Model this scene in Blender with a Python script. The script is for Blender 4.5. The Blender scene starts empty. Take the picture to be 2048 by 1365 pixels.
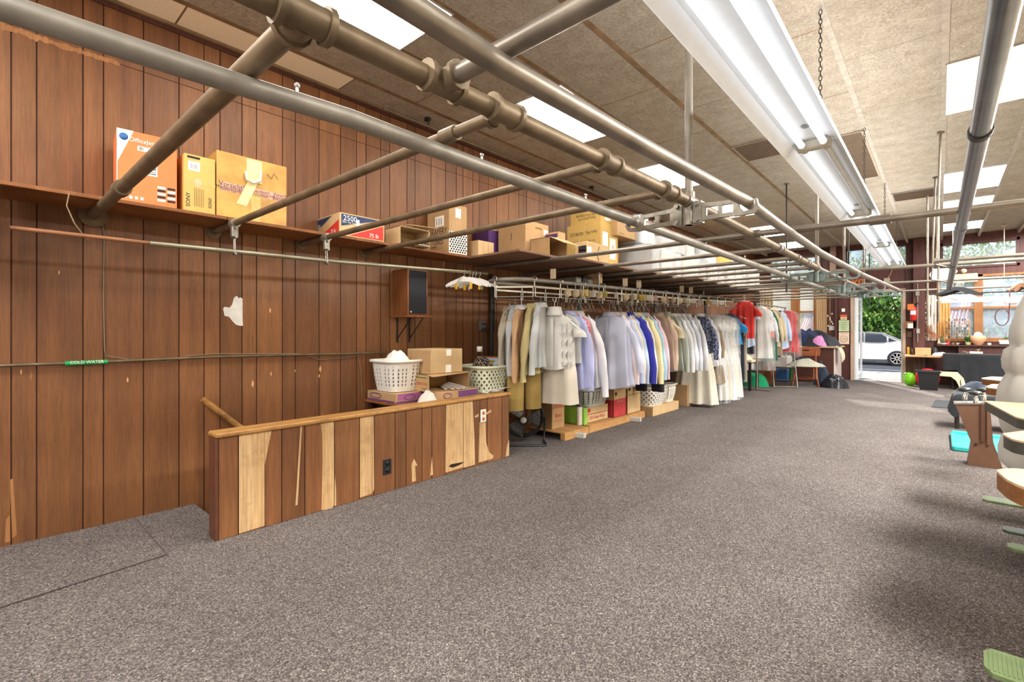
import bpy, math, random
from mathutils import Vector, Matrix, noise
COL = bpy.context.scene.collection
SC = bpy.context.scene
rnd = random.Random(11)
pi = math.pi
# ---- measured camera: lens in pixels of the 2048x1365 frame, horizon row, heading -------------------------------------
FPX, CU, CV, CAMH = 963.0, 1024.0, 664.0, 1.2
YAW = math.atan2(1880 - CU, FPX)
SN, CS = math.sin(YAW), math.cos(YAW)
def P(u, v=664.0, x=None, y=None, z=None):
    """where the sight line of a photo pixel meets a plane of the room"""
    k = (u - CU) / FPX
    d = (-SN + k * CS, CS + k * SN, (CV - v) / FPX)
    t = x / d[0] if x is not None else y / d[1] if y is not None else (z - CAMH) / d[2]
    return Vector((t * d[0], t * d[1], CAMH + t * d[2]))
WX = -3.885          # left wall
FY = 14.6            # shop front wall
CZ = 3.28            # ceiling

# ---- mesh builder ------------------------------------------------------------------------------------------------------
class MB:
    def __init__(s): s.v = []; s.f = []; s.m = []; s.sm = []; s.mats = []
    def mi(s, m):
        if m not in s.mats: s.mats.append(m)
        return s.mats.index(m)
    def add(s, vs, fs, m, smooth=False):
        o = len(s.v); k = s.mi(m)
        s.v += [tuple(q) for q in vs]
        for f in fs: s.f.append([o + i for i in f]); s.m.append(k); s.sm.append(smooth)
        return s
    def box(s, a, b, m, bev=0.0, M=None):
        x0, y0, z0 = a; x1, y1, z1 = b
        if x0 > x1: x0, x1 = x1, x0
        if y0 > y1: y0, y1 = y1, y0
        if z0 > z1: z0, z1 = z1, z0
        if bev <= 0:
            vs = [(x0,y0,z0),(x1,y0,z0),(x1,y1,z0),(x0,y1,z0),(x0,y0,z1),(x1,y0,z1),(x1,y1,z1),(x0,y1,z1)]
            fs = [(0,3,2,1),(4,5,6,7),(0,1,5,4),(1,2,6,5),(2,3,7,6),(3,0,4,7)]
        else:
            e = min(bev, (x1-x0)*.45, (y1-y0)*.45, (z1-z0)*.45)
            vs = []; ix = {}
            for i in (0,1):
                for j in (0,1):
                    for k in (0,1):
                        X, Y, Z = (x0,x1)[i], (y0,y1)[j], (z0,z1)[k]
                        sx, sy, sz = (1,-1)[i], (1,-1)[j], (1,-1)[k]
                        for ax in range(3):
                            ix[i,j,k,ax] = len(vs)
                            vs.append((X + (0 if ax == 0 else sx*e), Y + (0 if ax == 1 else sy*e), Z + (0 if ax == 2 else sz*e)))
            fs = []
            for ax in range(3):
                o = [q for q in range(3) if q != ax]
                for sd in (0,1):
                    loop = []
                    for (p, q) in ((0,0),(1,0),(1,1),(0,1)):
                        c = [0,0,0]; c[ax] = sd; c[o[0]] = p; c[o[1]] = q
                        loop.append(ix[c[0],c[1],c[2],ax])
                    flip = (sd == 0) ^ (ax == 1)
                    fs.append(loop[::-1] if flip else loop)
                for p in (0,1):
                    for q in (0,1):
                        c0 = [0,0,0]; c0[o[0]] = p; c0[o[1]] = q; c1 = list(c0); c1[ax] = 1
                        fs.append([ix[c0[0],c0[1],c0[2],o[0]], ix[c1[0],c1[1],c1[2],o[0]], ix[c1[0],c1[1],c1[2],o[1]], ix[c0[0],c0[1],c0[2],o[1]]])
            for i in (0,1):
                for j in (0,1):
                    for k in (0,1): fs.append([ix[i,j,k,0], ix[i,j,k,1], ix[i,j,k,2]])
        if M is not None: vs = [M @ Vector(q) for q in vs]
        return s.add(vs, fs, m)
    def loft(s, rings, m, caps=(True, True), smooth=True, closed=True):
        n = len(rings[0]); vs = [q for r in rings for q in r]; fs = []
        for i in range(len(rings) - 1):
            for j in range(n if closed else n - 1):
                a = i*n + j; b = i*n + (j+1) % n
                fs.append((a, b, b + n, a + n))
        s.add(vs, fs, m, smooth)
        if closed and caps[0]: s.add(rings[0], [tuple(range(n))[::-1]], m)
        if closed and caps[1]: s.add(rings[-1], [tuple(range(n))], m)
        return s
    def tube(s, pts, r, m, n=10, closed=False, caps=True, smooth=True):
        pts = [Vector(p) for p in pts]; N = len(pts); rr = r if isinstance(r, (list, tuple)) else [r]*N
        T = []
        for i in range(N):
            a = pts[(i-1) % N] if (closed or i > 0) else pts[i]
            b = pts[(i+1) % N] if (closed or i < N-1) else pts[i]
            t = (b - a); T.append(t.normalized() if t.length > 1e-9 else Vector((0,0,1)))
        u = T[0].orthogonal().normalized(); rings = []
        for i in range(N):
            u = u - T[i]*u.dot(T[i]); u = u.normalized() if u.length > 1e-6 else T[i].orthogonal().normalized()
            w = T[i].cross(u)
            rings.append([pts[i] + (u*math.cos(2*pi*j/n) + w*math.sin(2*pi*j/n))*rr[i] for j in range(n)])
        if closed:
            s.loft(rings + [rings[0]], m, (False, False), smooth)
        else: s.loft(rings, m, (caps, caps), smooth)
        return s
    def cyl(s, p0, p1, r, m, r1=None, n=14): return s.tube([p0, p1], [r, r if r1 is None else r1], m, n)
    def lathe(s, prof, m, c=(0,0,0), n=20, M=None, smooth=True, caps=(True, True)):
        rings = []
        for (r, z) in prof:
            ring = [Vector((max(r,1e-4)*math.cos(2*pi*j/n), max(r,1e-4)*math.sin(2*pi*j/n), z)) for j in range(n)]
            rings.append([(M @ q if M is not None else q) + Vector(c) for q in ring])
        return s.loft(rings, m, caps, smooth)
    def ell(s, c, r, m, n=16, k=10, M=None):
        prof = []
        rings = []
        for i in range(k + 1):
            a = -pi/2 + pi*i/k
            ring = [Vector((r[0]*max(math.cos(a),1e-3)*math.cos(2*pi*j/n), r[1]*max(math.cos(a),1e-3)*math.sin(2*pi*j/n), r[2]*math.sin(a))) for j in range(n)]
            rings.append([(M @ q if M is not None else q) + Vector(c) for q in ring])
        return s.loft(rings, m)
    def prism(s, poly, h, m, M=None, smooth=False):
        """polygon in the local xy plane pushed from z=0 to z=h, placed by M"""
        M = M or Matrix.Identity(4); n = len(poly)
        a = [M @ Vector((p[0], p[1], 0)) for p in poly]; b = [M @ Vector((p[0], p[1], h)) for p in poly]
        s.add(a + b, [tuple(range(n))[::-1], tuple(range(n, 2*n))], m)
        s.add(a + b, [(i, (i+1) % n, (i+1) % n + n, i + n) for i in range(n)], m, smooth)
        return s
    def quad(s, a, b, c, d, m): return s.add([a, b, c, d], [(0,1,2,3)], m)
    def grid(s, fn, nu, nv, m, smooth=True):
        vs = [fn(i/(nu-1), j/(nv-1)) for j in range(nv) for i in range(nu)]
        fs = [(j*nu+i, j*nu+i+1, (j+1)*nu+i+1, (j+1)*nu+i) for j in range(nv-1) for i in range(nu-1)]
        return s.add(vs, fs, m, smooth)
    def text(s, txt, m, o, right, up, size, align='CENTER', sx=1.0, ext=0.0006):
        cu = bpy.data.curves.new('t', 'FONT'); cu.body = txt; cu.size = size; cu.align_x = align; cu.align_y = 'CENTER'; cu.resolution_u = 2
        ob = bpy.data.objects.new('t', cu)
        me = bpy.data.meshes.new_from_object(ob)
        R = Vector(right).normalized(); U = Vector(up).normalized(); N = R.cross(U); o = Vector(o)
        s.add([o + R*(q.co.x*sx) + U*q.co.y + N*ext for q in me.vertices], [tuple(p.vertices) for p in me.polygons], m)
        bpy.data.objects.remove(ob); bpy.data.curves.remove(cu); bpy.data.meshes.remove(me)
        return s
    def build(s, name, parent=None, loc=None, rz=0.0):
        me = bpy.data.meshes.new(name)
        me.from_pydata(s.v, [], s.f)
        for m in s.mats: me.materials.append(m)
        me.polygons.foreach_set('material_index', s.m)
        me.polygons.foreach_set('use_smooth', s.sm)
        me.update()
        o = bpy.data.objects.new(name, me); COL.objects.link(o)
        if parent is not None: o.parent = parent
        if loc is not None: o.location = loc
        o.rotation_euler = (0, 0, rz)
        return o
def one(fn, *a, **k):
    m = MB(); getattr(m, fn)(*a, **k); return m
def tag(o, label, cat, group=None, kind=None):
    o['label'] = label; o['category'] = cat
    if group: o['group'] = group
    if kind: o['kind'] = kind
    return o
def thing(name, label, cat, loc=(0,0,0), rz=0.0, group=None):
    o = bpy.data.objects.new(name, None); COL.objects.link(o); o.empty_display_size = .05
    o.location = loc; o.rotation_euler = (0,0,rz)
    return tag(o, label, cat, group)
def struct(o): o['kind'] = 'structure'; return o
def dup(root, loc, rz=0.0, label=None, group=None, scale=None):
    r = root.copy(); COL.objects.link(r); r.location = loc; r.rotation_euler = (0,0,rz)
    if scale: r.scale = scale
    if label: r['label'] = label
    if group: r['group'] = group
    for ch in list(root.children):
        c = ch.copy(); COL.objects.link(c); c.parent = r
        for g in list(ch.children):
            d = g.copy(); COL.objects.link(d); d.parent = c
    return r

# ---- materials ---------------------------------------------------------------------------------------------------------
def lin(h):
    h = h.lstrip('#'); c = [int(h[i:i+2], 16)/255 for i in (0,2,4)]
    return tuple((q/12.92 if q <= .04045 else ((q+.055)/1.055)**2.4) for q in c) + (1.0,)
MATS = {}
class NT:
    def __init__(s, name):
        s.m = bpy.data.materials.new(name); s.m.use_nodes = True; s.t = s.m.node_tree; s.t.nodes.clear()
        s.out = s.n('ShaderNodeOutputMaterial'); s.b = s.n('ShaderNodeBsdfPrincipled'); s.l(s.b, 0, s.out, 0)
    def n(s, t, **k):
        q = s.t.nodes.new(t)
        for a, b in k.items():
            if hasattr(q, a): setattr(q, a, b)
            else: q.inputs[a].default_value = b
        return q
    def l(s, a, ao, b, bi): s.t.links.new(a.outputs[ao], b.inputs[bi])
    def coords(s, scale=(1,1,1), kind='Object'):
        tc = s.n('ShaderNodeTexCoord'); mp = s.n('ShaderNodeMapping'); s.l(tc, kind, mp, 'Vector'); mp.inputs['Scale'].default_value = scale
        return mp
    def noise(s, mp, scale, detail=3.0, rough=.55):
        q = s.n('ShaderNodeTexNoise'); q.inputs['Scale'].default_value = scale; q.inputs['Detail'].default_value = detail; q.inputs['Roughness'].default_value = rough
        s.l(mp, 0, q, 'Vector'); return q
    def ramp(s, src, so, stops, interp='LINEAR'):
        r = s.n('ShaderNodeValToRGB'); cr = r.color_ramp; cr.interpolation = interp
        while len(cr.elements) < len(stops): cr.elements.new(.5)
        for e, (p, c) in zip(cr.elements, stops): e.position = p; e.color = lin(c) if isinstance(c, str) else c
        s.l(src, so, r, 0); return r
    def mix(s, fac, a, b, mode='MIX'):
        q = s.n('ShaderNodeMix'); q.data_type = 'RGBA'; q.blend_type = mode
        for idx, v in ((0, fac), (6, a), (7, b)):
            if isinstance(v, tuple) and not isinstance(v[0], (int, float)): s.t.links.new(v[0].outputs[v[1]], q.inputs[idx])
            elif isinstance(v, str): q.inputs[idx].default_value = lin(v)
            else: q.inputs[idx].default_value = v
        return (q, 2)
    def bump(s, src, so, strength=.3, dist=.005):
        q = s.n('ShaderNodeBump'); q.inputs['Strength'].default_value = strength; q.inputs['Distance'].default_value = dist
        s.l(src, so, q, 'Height'); s.l(q, 0, s.b, 'Normal'); return q
    def col(s, c):
        if isinstance(c, tuple) and not isinstance(c[0], (int, float)): s.t.links.new(c[0].outputs[c[1]], s.b.inputs['Base Color'])
        else: s.b.inputs['Base Color'].default_value = lin(c) if isinstance(c, str) else c
    def set(s, rough=None, metal=None, spec=None, trans=None, alpha=None, ior=None):
        for k, v in (('Roughness', rough), ('Metallic', metal), ('Specular IOR Level', spec), ('Transmission Weight', trans), ('Alpha', alpha), ('IOR', ior)):
            if v is not None: s.b.inputs[k].default_value = v
        return s
def plain(name, c, rough=.55, metal=0.0, var=.12, scale=14.0, bump=0.0, spec=.4):
    """one colour, mottled a little by noise"""
    if name in MATS: return MATS[name]
    t = NT(name); mp = t.coords(); nz = t.noise(mp, scale, 4)
    a = lin(c); lo = tuple(q*(1-var) for q in a[:3]) + (1,); hi = tuple(min(1, q*(1+var)) for q in a[:3]) + (1,)
    t.col((t.ramp(nz, 0, [(.3, lo), (.7, hi)]), 0)); t.set(rough, metal, spec)
    if bump: t.bump(nz, 0, bump, .004)
    MATS[name] = t.m; return t.m
def wood(name, c0, c1, axis='z', rough=.5, fine=60.0, bump=.15, wear=None, wamt=.5):
    if name in MATS: return MATS[name]
    t = NT(name); k = {'x': (.05,1,1), 'y': (1,.05,1), 'z': (1,1,.05)}[axis]
    mp = t.coords(k); a = t.noise(mp, fine, 5, .6); b = t.noise(mp, 9.0, 3, .6)
    c = t.mix((t.ramp(b, 0, [(.3, '000000'), (.75, 'ffffff')]), 0), c0, c1)
    lo = t.ramp(a, 0, [(.25, (.62,.62,.62,1)), (.7, (1.08,1.08,1.08,1))])
    c = t.mix(1.0, c, (lo, 0), 'MULTIPLY')
    if wear:
        w = t.noise(t.coords((1,1,1)), 7.0, 6, .7)
        c = t.mix((t.ramp(w, 0, [(.5, '000000'), (.72, (wamt,wamt,wamt,1))]), 0), c, wear)
    t.col(c); t.set(rough, 0, .35); t.bump(a, 0, bump, .002)
    MATS[name] = t.m; return t.m
def card(name, c, rough=.8):
    if name in MATS: return MATS[name]
    t = NT(name); a = t.noise(t.coords((1,1,.3)), 25, 4); b = t.noise(t.coords(), 4, 3)
    A = lin(c); lo = tuple(q*.86 for q in A[:3]) + (1,); hi = tuple(min(1,q*1.1) for q in A[:3]) + (1,)
    c = t.mix((a, 0), lo, hi); c = t.mix(.5, c, (t.ramp(b, 0, [(.3,(.75,.75,.75,1)),(.7,(1.1,1.1,1.1,1))]), 0), 'MULTIPLY')
    t.col(c); t.set(rough, 0, .2); t.bump(a, 0, .08, .002); MATS[name] = t.m; return t.m
def cloth(name, c, c2=None, stripe=None, rough=.85, sheen=.15, weave=180.0):
    """woven cloth; stripe=(axis, frequency) adds thin stripes of c2"""
    if name in MATS: return MATS[name]
    t = NT(name); mp = t.coords(); nz = t.noise(mp, weave, 2); big = t.noise(mp, 6, 3)
    A = lin(c); lo = tuple(q*.88 for q in A[:3]) + (1,); hi = tuple(min(1,q*1.08) for q in A[:3]) + (1,)
    cc = t.mix((big, 0), lo, hi)
    if c2:
        if stripe:
            w = t.n('ShaderNodeTexWave'); w.bands_direction = stripe[0]; w.inputs['Scale'].default_value = stripe[1]; w.inputs['Distortion'].default_value = .4; t.l(mp, 0, w, 'Vector')
            f = t.ramp(w, 'Fac', [(.72, '000000'), (.85, 'ffffff')])
        else:
            vo = t.n('ShaderNodeTexVoronoi'); vo.inputs['Scale'].default_value = 70; t.l(mp, 0, vo, 'Vector')
            f = t.ramp(vo, 'Distance', [(.25, 'ffffff'), (.4, '000000')])
        cc = t.mix((f, 0), cc, c2)
    t.col(cc); t.set(rough, 0, .2)
    t.b.inputs['Sheen Weight'].default_value = sheen
    t.bump(nz, 0, .12, .002); MATS[name] = t.m; return t.m
def emit(name, c, s):
    if name in MATS: return MATS[name]
    m = bpy.data.materials.new(name); m.use_nodes = True; t = m.node_tree; t.nodes.clear()
    o = t.nodes.new('ShaderNodeOutputMaterial'); e = t.nodes.new('ShaderNodeEmission'); e.inputs[0].default_value = lin(c); e.inputs[1].default_value = s
    t.links.new(e.outputs[0], o.inputs[0]); MATS[name] = m; return m
def film(name, c='eef2f6', alpha=.28, rough=.12):
    """thin clear plastic"""
    if name in MATS: return MATS[name]
    t = NT(name); nz = t.noise(t.coords((1,1,.35)), 11, 4, .6)
    r = t.ramp(nz, 0, [(.40, (alpha*.45,)*3 + (1,)), (.66, (min(1,alpha*1.5),)*3 + (1,))])
    t.col(c); t.set(rough, 0, .4); t.l(r, 0, t.b, 'Alpha'); t.bump(nz, 0, .2, .006); MATS[name] = t.m; return t.m
def glass(name, c='e8f0f0', alpha=.2):
    if name in MATS: return MATS[name]
    t = NT(name); nz = t.noise(t.coords(), 3, 3)
    t.col(c); t.set(.05, 0, .5); t.l(t.ramp(nz, 0, [(.3, (alpha*.7,)*3+(1,)), (.7, (alpha*1.2,)*3+(1,))]), 0, t.b, 'Alpha'); MATS[name] = t.m; return t.m
def mk_panel(name, base, dark, light, wearamt, wearcol):
    t = NT(name); mp = t.coords((1,1,.045)); fine = t.noise(mp, 130, 4, .65); mid = t.noise(mp, 16, 4, .6); blot = t.noise(t.coords((1,1,.55)), 1.7, 5, .62)
    c = t.mix((t.ramp(mid, 0, [(.3,'000000'),(.72,'ffffff')]), 0), dark, base)
    c = t.mix((t.ramp(blot, 0, [(.46,'000000'),(.74,(wearamt,)*3+(1,))]), 0), c, light)
    fl = t.noise(t.coords((1,1,.12)), 5.0, 6, .75)
    c = t.mix((t.ramp(fl, 0, [(.66,'000000'),(.74,(wearamt*.9,)*3+(1,))]), 0), c, wearcol)
    at = t.n('ShaderNodeAttribute'); at.attribute_name = 'tint'
    c = t.mix(1.0, c, (at, 'Color'), 'MULTIPLY')
    c = t.mix(1.0, c, (t.ramp(fine, 0, [(.3,(.72,.7,.7,1)),(.7,(1.08,1.08,1.08,1))]), 0), 'MULTIPLY')
    t.col(c); t.set(.48, 0, .35); t.bump(fine, 0, .25, .002); MATS[name] = t.m; return t.m
PANEL = mk_panel('plywood_paneling', '8a5c38', '6f492e', '9c7046', .5, 'b48c5c')
GROOVE = plain('groove_dark', '4a2c1c', .9)
PALE = wood('bare_plywood', 'dcb98a', 'c89f6a', 'z', .7, 90, .2, '8a5f38', .45)
SHELF = wood('shelf_board', '7a4826', '96602f', 'y', .6, 60, .2, 'b07a48', .5)
SHELFUNDER = wood('shelf_underside', '7a5a44', '94705a', 'y', .7, 50, .15)
CAPWOOD = wood('worn_cap_rail', 'b98a50', 'a07038', 'y', .5, 60, .2, '5a3a1c', .8)
DARKWOOD = wood('dark_brown_paint', '4c2c24', '5a342a', 'z', .5, 70, .1)
OAK = wood('oak_window_frame', 'b27a48', '986234', 'z', .45, 70, .12)
WALNUT = wood('walnut_veneer', '7c4c28', '925c34', 'z', .45, 70, .1)
MAPLE = wood('maple_plywood', 'dcc098', 'cfae7e', 'x', .5, 40, .08)
PLYEDGE = wood('plywood_edge', '84562e', 'a06c3e', 'x', .6, 80, .15)
PINE = wood('pine_pallet', 'c99a62', 'b5844e', 'x', .7, 50, .15)
CHAIRWOOD = wood('chair_wood', '9c5630', '7e4022', 'x', .4, 60, .08)
# carpet: loop pile with pale and dark flecks
t = NT('carpet'); mp = t.coords()
v1 = t.n('ShaderNodeTexVoronoi'); v1.inputs['Scale'].default_value = 190; t.l(mp, 0, v1, 'Vector')
v2 = t.noise(mp, 120, 3, .7); big = t.noise(mp, .55, 4, .6); med = t.noise(mp, 3.0, 4, .6)
c = t.ramp(v1, 'Color', [(.1,'464140'),(.38,'605a58'),(.62,'746e6b'),(.88,'958e89'),(.98,'bcb4ac')])
c = t.mix(1.0, (c, 0), (t.ramp(v2, 0, [(.3,(.62,.6,.6,1)),(.7,(1.25,1.25,1.25,1))]), 0), 'MULTIPLY')
c = t.mix(1.0, c, (t.ramp(big, 0, [(.3,(.86,.84,.83,1)),(.7,(1.1,1.1,1.1,1))]), 0), 'MULTIPLY')
c = t.mix(.6, c, (t.ramp(med, 0, [(.3,(.9,.88,.87,1)),(.7,(1.08,1.08,1.08,1))]), 0), 'MULTIPLY')
t.col(c); t.set(.95, 0, .1); t.bump(v1, 'Distance', .7, .006); CARPET = t.m
# ceiling tile: beige with swept fissures
t = NT('ceiling_tile'); mp = t.coords(); vo = t.n('ShaderNodeTexVoronoi'); vo.inputs['Scale'].default_value = 11; t.l(mp, 0, vo, 'Vector')
mm = t.n('ShaderNodeMapping'); t.l(mp, 0, mm, 0); cc = t.mix(.75, (vo, 'Position'), (vo, 'Color')); mm2 = t.n('ShaderNodeVectorMath'); mm2.operation = 'MULTIPLY'
t.t.links.new(cc[0].outputs[cc[1]], mm2.inputs[0]); mm2.inputs[1].default_value = (3,3,3)
vr = t.n('ShaderNodeVectorRotate'); vr.rotation_type = 'EULER_XYZ'; t.l(mp, 0, vr, 'Vector'); t.l(mm2, 0, vr, 'Rotation')
m3 = t.n('ShaderNodeMapping'); t.l(vr, 0, m3, 0); m3.inputs['Scale'].default_value = (12, 55, 30)
nz = t.noise(m3, 2.2, 4, .7); soft = t.noise(mp, 8, 4, .6); stain = t.noise(mp, .5, 4, .6)
c = t.ramp(nz, 0, [(.32,'88806f'),(.5,'a49c8f'),(.68,'b8b0a3')])
c = t.mix(1.0, (c, 0), (t.ramp(soft, 0, [(.3,(.86,.85,.84,1)),(.7,(1.08,1.08,1.08,1))]), 0), 'MULTIPLY')
c = t.mix(.7, c, (t.ramp(stain, 0, [(.35,(.88,.84,.78,1)),(.65,(1.05,1.05,1.05,1))]), 0), 'MULTIPLY')
t.col(c); t.set(.95, 0, .1); t.bump(nz, 0, .5, .01); CEILT = t.m
TEE = plain('ceiling_tee', 'a1988a', .6, var=.2)
TEERUST = plain('ceiling_tee_dull', '7c6448', .8, var=.35, scale=6)
SPLIT = plain('ceiling_gap', '54422f', .9)
PIPE = plain('old_pipe', '857c70', .42, .65, .25, 9, .05)
PIPEDK = plain('old_pipe_brown', '75654f', .5, .55, .3, 9, .06)
GALV = plain('galvanised', '8c867b', .5, .5, .16, 12)
CREAMTILE = plain('cream_ceiling_tile', 'efe4ca', .9, 0, .05, 60)
STEEL = plain('bright_steel', 'c8c8c4', .25, .95, .08, 20)
CASTING = plain('cast_bracket', '928c80', .45, .7, .25, 25, .1)
CASTGREEN = plain('cast_bracket_weathered', '74807c', .5, .6, .25, 25, .1)
DARKMETAL = plain('dark_metal', '35322f', .5, .5, .2, 20)
BLACKP = plain('black_plastic', '1c1d20', .45, 0, .1)
WHITEP = plain('white_plastic', 'e9e7e0', .4, 0, .04)
WHITEENAMEL = plain('white_enamel', 'dfe1e1', .35, 0, .03)
CARD = card('cardboard', 'b8966c'); CARDLT = card('cardboard_light', 'ccae82'); CARDDK = card('cardboard_dark', '9c7a52'); CARDYEL = card('cardboard_yellow', 'd0ae66')
CARDIN = card('cardboard_inside', 'a88258')
PAPER = plain('white_paper', 'efece4', .7, 0, .04)
INK = plain('black_print', '22201e', .7); REDINK = plain('red_print', 'b5302c', .7); BLUEINK = plain('blue_print', '2c3a62', .6); PURPLE = plain('purple_print', '4c2c64', .6)
ORANGE = plain('orange_print', 'ea7a45', .5, 0, .05); WHITEINK = plain('white_print', 'f4efe4', .6); GREENINK = plain('green_print', '3e6b3a', .6)
PINKTAPE = plain('pink_tape', 'd9a08c', .4); TAPE = plain('brown_tape', 'd2a860', .2, spec=.6); SILVERTAPE = plain('silver_tape', 'b9b7a6', .3)
PURPLEDK = plain('violet_print', '6d3f74', .6)
BLACKCLOTH = cloth('black_cloth', '26282c', rough=.9)
CARDS = [CARD, CARDLT, CARDDK]
LIGHTPANEL = emit('light_diffuser', 'fff9f0', 10.0); LIGHTCOOL = emit('light_diffuser_cool', 'f6f8ff', 8.0)
TUBE = emit('lit_tube', 'f6f9ff', 1.25)
FILM = film('clear_film'); FILM2 = film('clear_film_dense', 'e8ecf0', .2, .4); PANE = glass('window_pane'); 
FILM3 = film('thin_film', 'eef1f4', .13, .4)
BAGBROWN = film('brown_film', '6a5238', .75, .25)
# ======================================================================================= the room
def yl(u): return P(u, x=WX).y
gu = [22.5,73.5,166,207,287,358,408,440,484,513,565,590.5,638,681,713,732,761,779.5,814,830,862,891,912.5,926,945.6,958,977,993.5,1017,1037.5,1053.5,1078,1088,1105.5,1114,1131,1141]
gy = [yl(u) for u in gu]
step = [.30,.17,.22,.16,.28,.12,.20,.26,.14,.31]
y = gy[-1]; i = 0
while y < FY - .3: y += step[i % 10]; gy.append(y); i += 1
y = gy[0]; pre = []
while y > -2.6: y -= step[i % 10]; pre.append(y); i += 1
gy = sorted(pre) + gy
def boarded(name, edges, zs, place, m, gm, gw=.007, gd=.005, tint=.16, strips=None):
    """plank-grooved sheet: edges along the run, zs the heights; place(t, d, z) -> point (d into the sheet)"""
    mb = MB(); tints = []
    r = random.Random(5)
    for a, b in zip(edges[:-1], edges[1:]):
        k = 1 + r.uniform(-tint, tint)
        for z0, z1 in zip(zs[:-1], zs[1:]):
            kk = k * (1 + r.uniform(-.05, .05)); e = .0025
            mb.quad(place(a+gw/2, 0, z0+e), place(b-gw/2, 0, z0+e), place(b-gw/2, 0, z1-e), place(a+gw/2, 0, z1-e), m); tints.append(kk)
            mb.quad(place(a+gw/2, 0, z1-e), place(b-gw/2, 0, z1-e), place(b-gw/2, gd*.5, z1), place(a+gw/2, gd*.5, z1), gm); tints.append(1)
            mb.quad(place(a+gw/2, gd*.5, z0), place(b-gw/2, gd*.5, z0), place(b-gw/2, 0, z0+e), place(a+gw/2, 0, z0+e), gm); tints.append(1)
        zlo, zhi = zs[0], zs[-1]
        for (p, q, d0, d1) in ((a-gw/2, a+gw/2, gd, gd), (a+gw/2, a+gw/2, gd, 0), (b-gw/2, b-gw/2, 0, gd)):
            mb.quad(place(p, d0, zlo), place(q, d1, zlo), place(q, d1, zhi), place(p, d0, zhi), gm); tints.append(1)
    return mb, tints
def set_tint(o, tints):
    at = o.data.attributes.new('tint', 'FLOAT_COLOR', 'FACE'); n = len(o.data.polygons); t = list(tints) + [1]*(n - len(tints))
    at.data.foreach_set('color', [q for k in t[:n] for q in (k, k*.98, k*.96, 1)])
mb, tn = boarded('wall_left', [-2.8] + gy + [FY], [-2.2, 2.897, 3.5], lambda t, d, z: (WX - d, t, z), PANEL, GROOVE)
mb.box((WX-.12, -2.8, -2.2), (WX-.012, FY+.2, 3.5), GROOVE)
SCR = wood('scraped_panel', 'a87548', '946238', 'z', .6, 90, .1); r_ = random.Random(8); MW = Matrix(((0,0,1,WX),(1,0,0,0),(0,1,0,0),(0,0,0,1)))
def scrape(pts, m=None): mb.prism([(P(u,v,x=WX).y, P(u,v,x=WX).z) for u,v in pts], .0012, m or SCR, MW)
up = [(u, 47+.335*u-r_.uniform(0,5)) for u in range(0,245,7)]; dn = [(u, 50+.335*u+r_.uniform(3,14)*(1-u/300)) for u in range(241,-1,-7)]
scrape(up+dn)
for (u, v, s_) in ((540,621,6),(542,748,5),(505,768,8),(640,738,7),(638,752,4),(118,545,5),(42,744,6),(62,752,9),(255,760,6),(590,742,3)): scrape([(u,v-s_),(u+s_*.35,v-s_*.2),(u+s_*.15,v+s_),(u-s_*.3,v+s_*.3)], plain('bare_chip','d8a070',.8) if s_ < 9 else SCR)
scrape([(20,960),(26,958),(30,1010),(34,1070),(24,1078),(22,1020)]); scrape([(12,1040),(20,1030),(21,1084),(10,1086)])
wl = struct(mb.build('wall_left')); set_tint(wl, tn)
# white dab of primer and old scrapes on the paneling
pm = MB(); pc = Vector(P(466, 612, x=WX)); r = random.Random(3)
prim = [(446,617),(449,632),(458,634),(466,644),(472,650),(480,652),(486,652),(485,640),(485,598),(481,595),(478,597),(473,592),(468,596),(464,610),(459,616),(450,614)]
pm.prism([(P(u,v,x=WX).y, P(u,v,x=WX).z) for u,v in prim], .0015, plain('white_primer','dcdad2',.8), Matrix(((0,0,1,WX),(1,0,0,0),(0,1,0,0),(0,0,0,1))))
tag(pm.build('paint_patch'), 'white patch of brushed primer on the brown plank wall', 'paint patch')
# floor with the stair opening
SX, SY0, SY1 = -3.2, 1.04, 3.42
fl = MB()
for a, b in (((WX,-2.8),(3.2,SY0)), ((SX,SY0),(3.2,SY1)), ((WX,SY1),(3.2,FY+.02))): fl.box((a[0],a[1],-.12), (b[0],b[1],0), CARPET)
struct(fl.build('floor'))
# stairwell
st = MB()
for k in range(7):
    y0 = SY0 + .26*k
    st.box((WX, y0, -.2*(k+1)-.14), (SX, y0+.29, -.2*(k+1)), CARPET if k < 1 else DARKWOOD, .01)
st.box((WX, SY1, -2.2), (SX, SY1+.05, -.12), GROOVE); st.box((SX-.0, SY0, -2.2), (SX+.05, SY1, -.12), PANEL); st.box((WX, SY0, -2.2), (SX, SY1, -2.15), GROOVE)
struct(st.build('floor_stairwell'))
fm = MB(); q = [P(u,v,z=0) for u,v in ((0,1098),(270,1038),(333,1112),(0,1218))]
fm.prism([(p.x+.0, p.y) for p in q], .006, CARPET); fm.tube([(q[1].x,q[1].y,.005),(q[2].x,q[2].y,.005),(q[3].x,q[3].y,.005)], .003, plain('seam_brown','4a403c',.9), 6)
tag(fm.build('carpet_patch'), 'loose carpet remnant laid at the head of the stairs by the wall', 'carpet')
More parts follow.
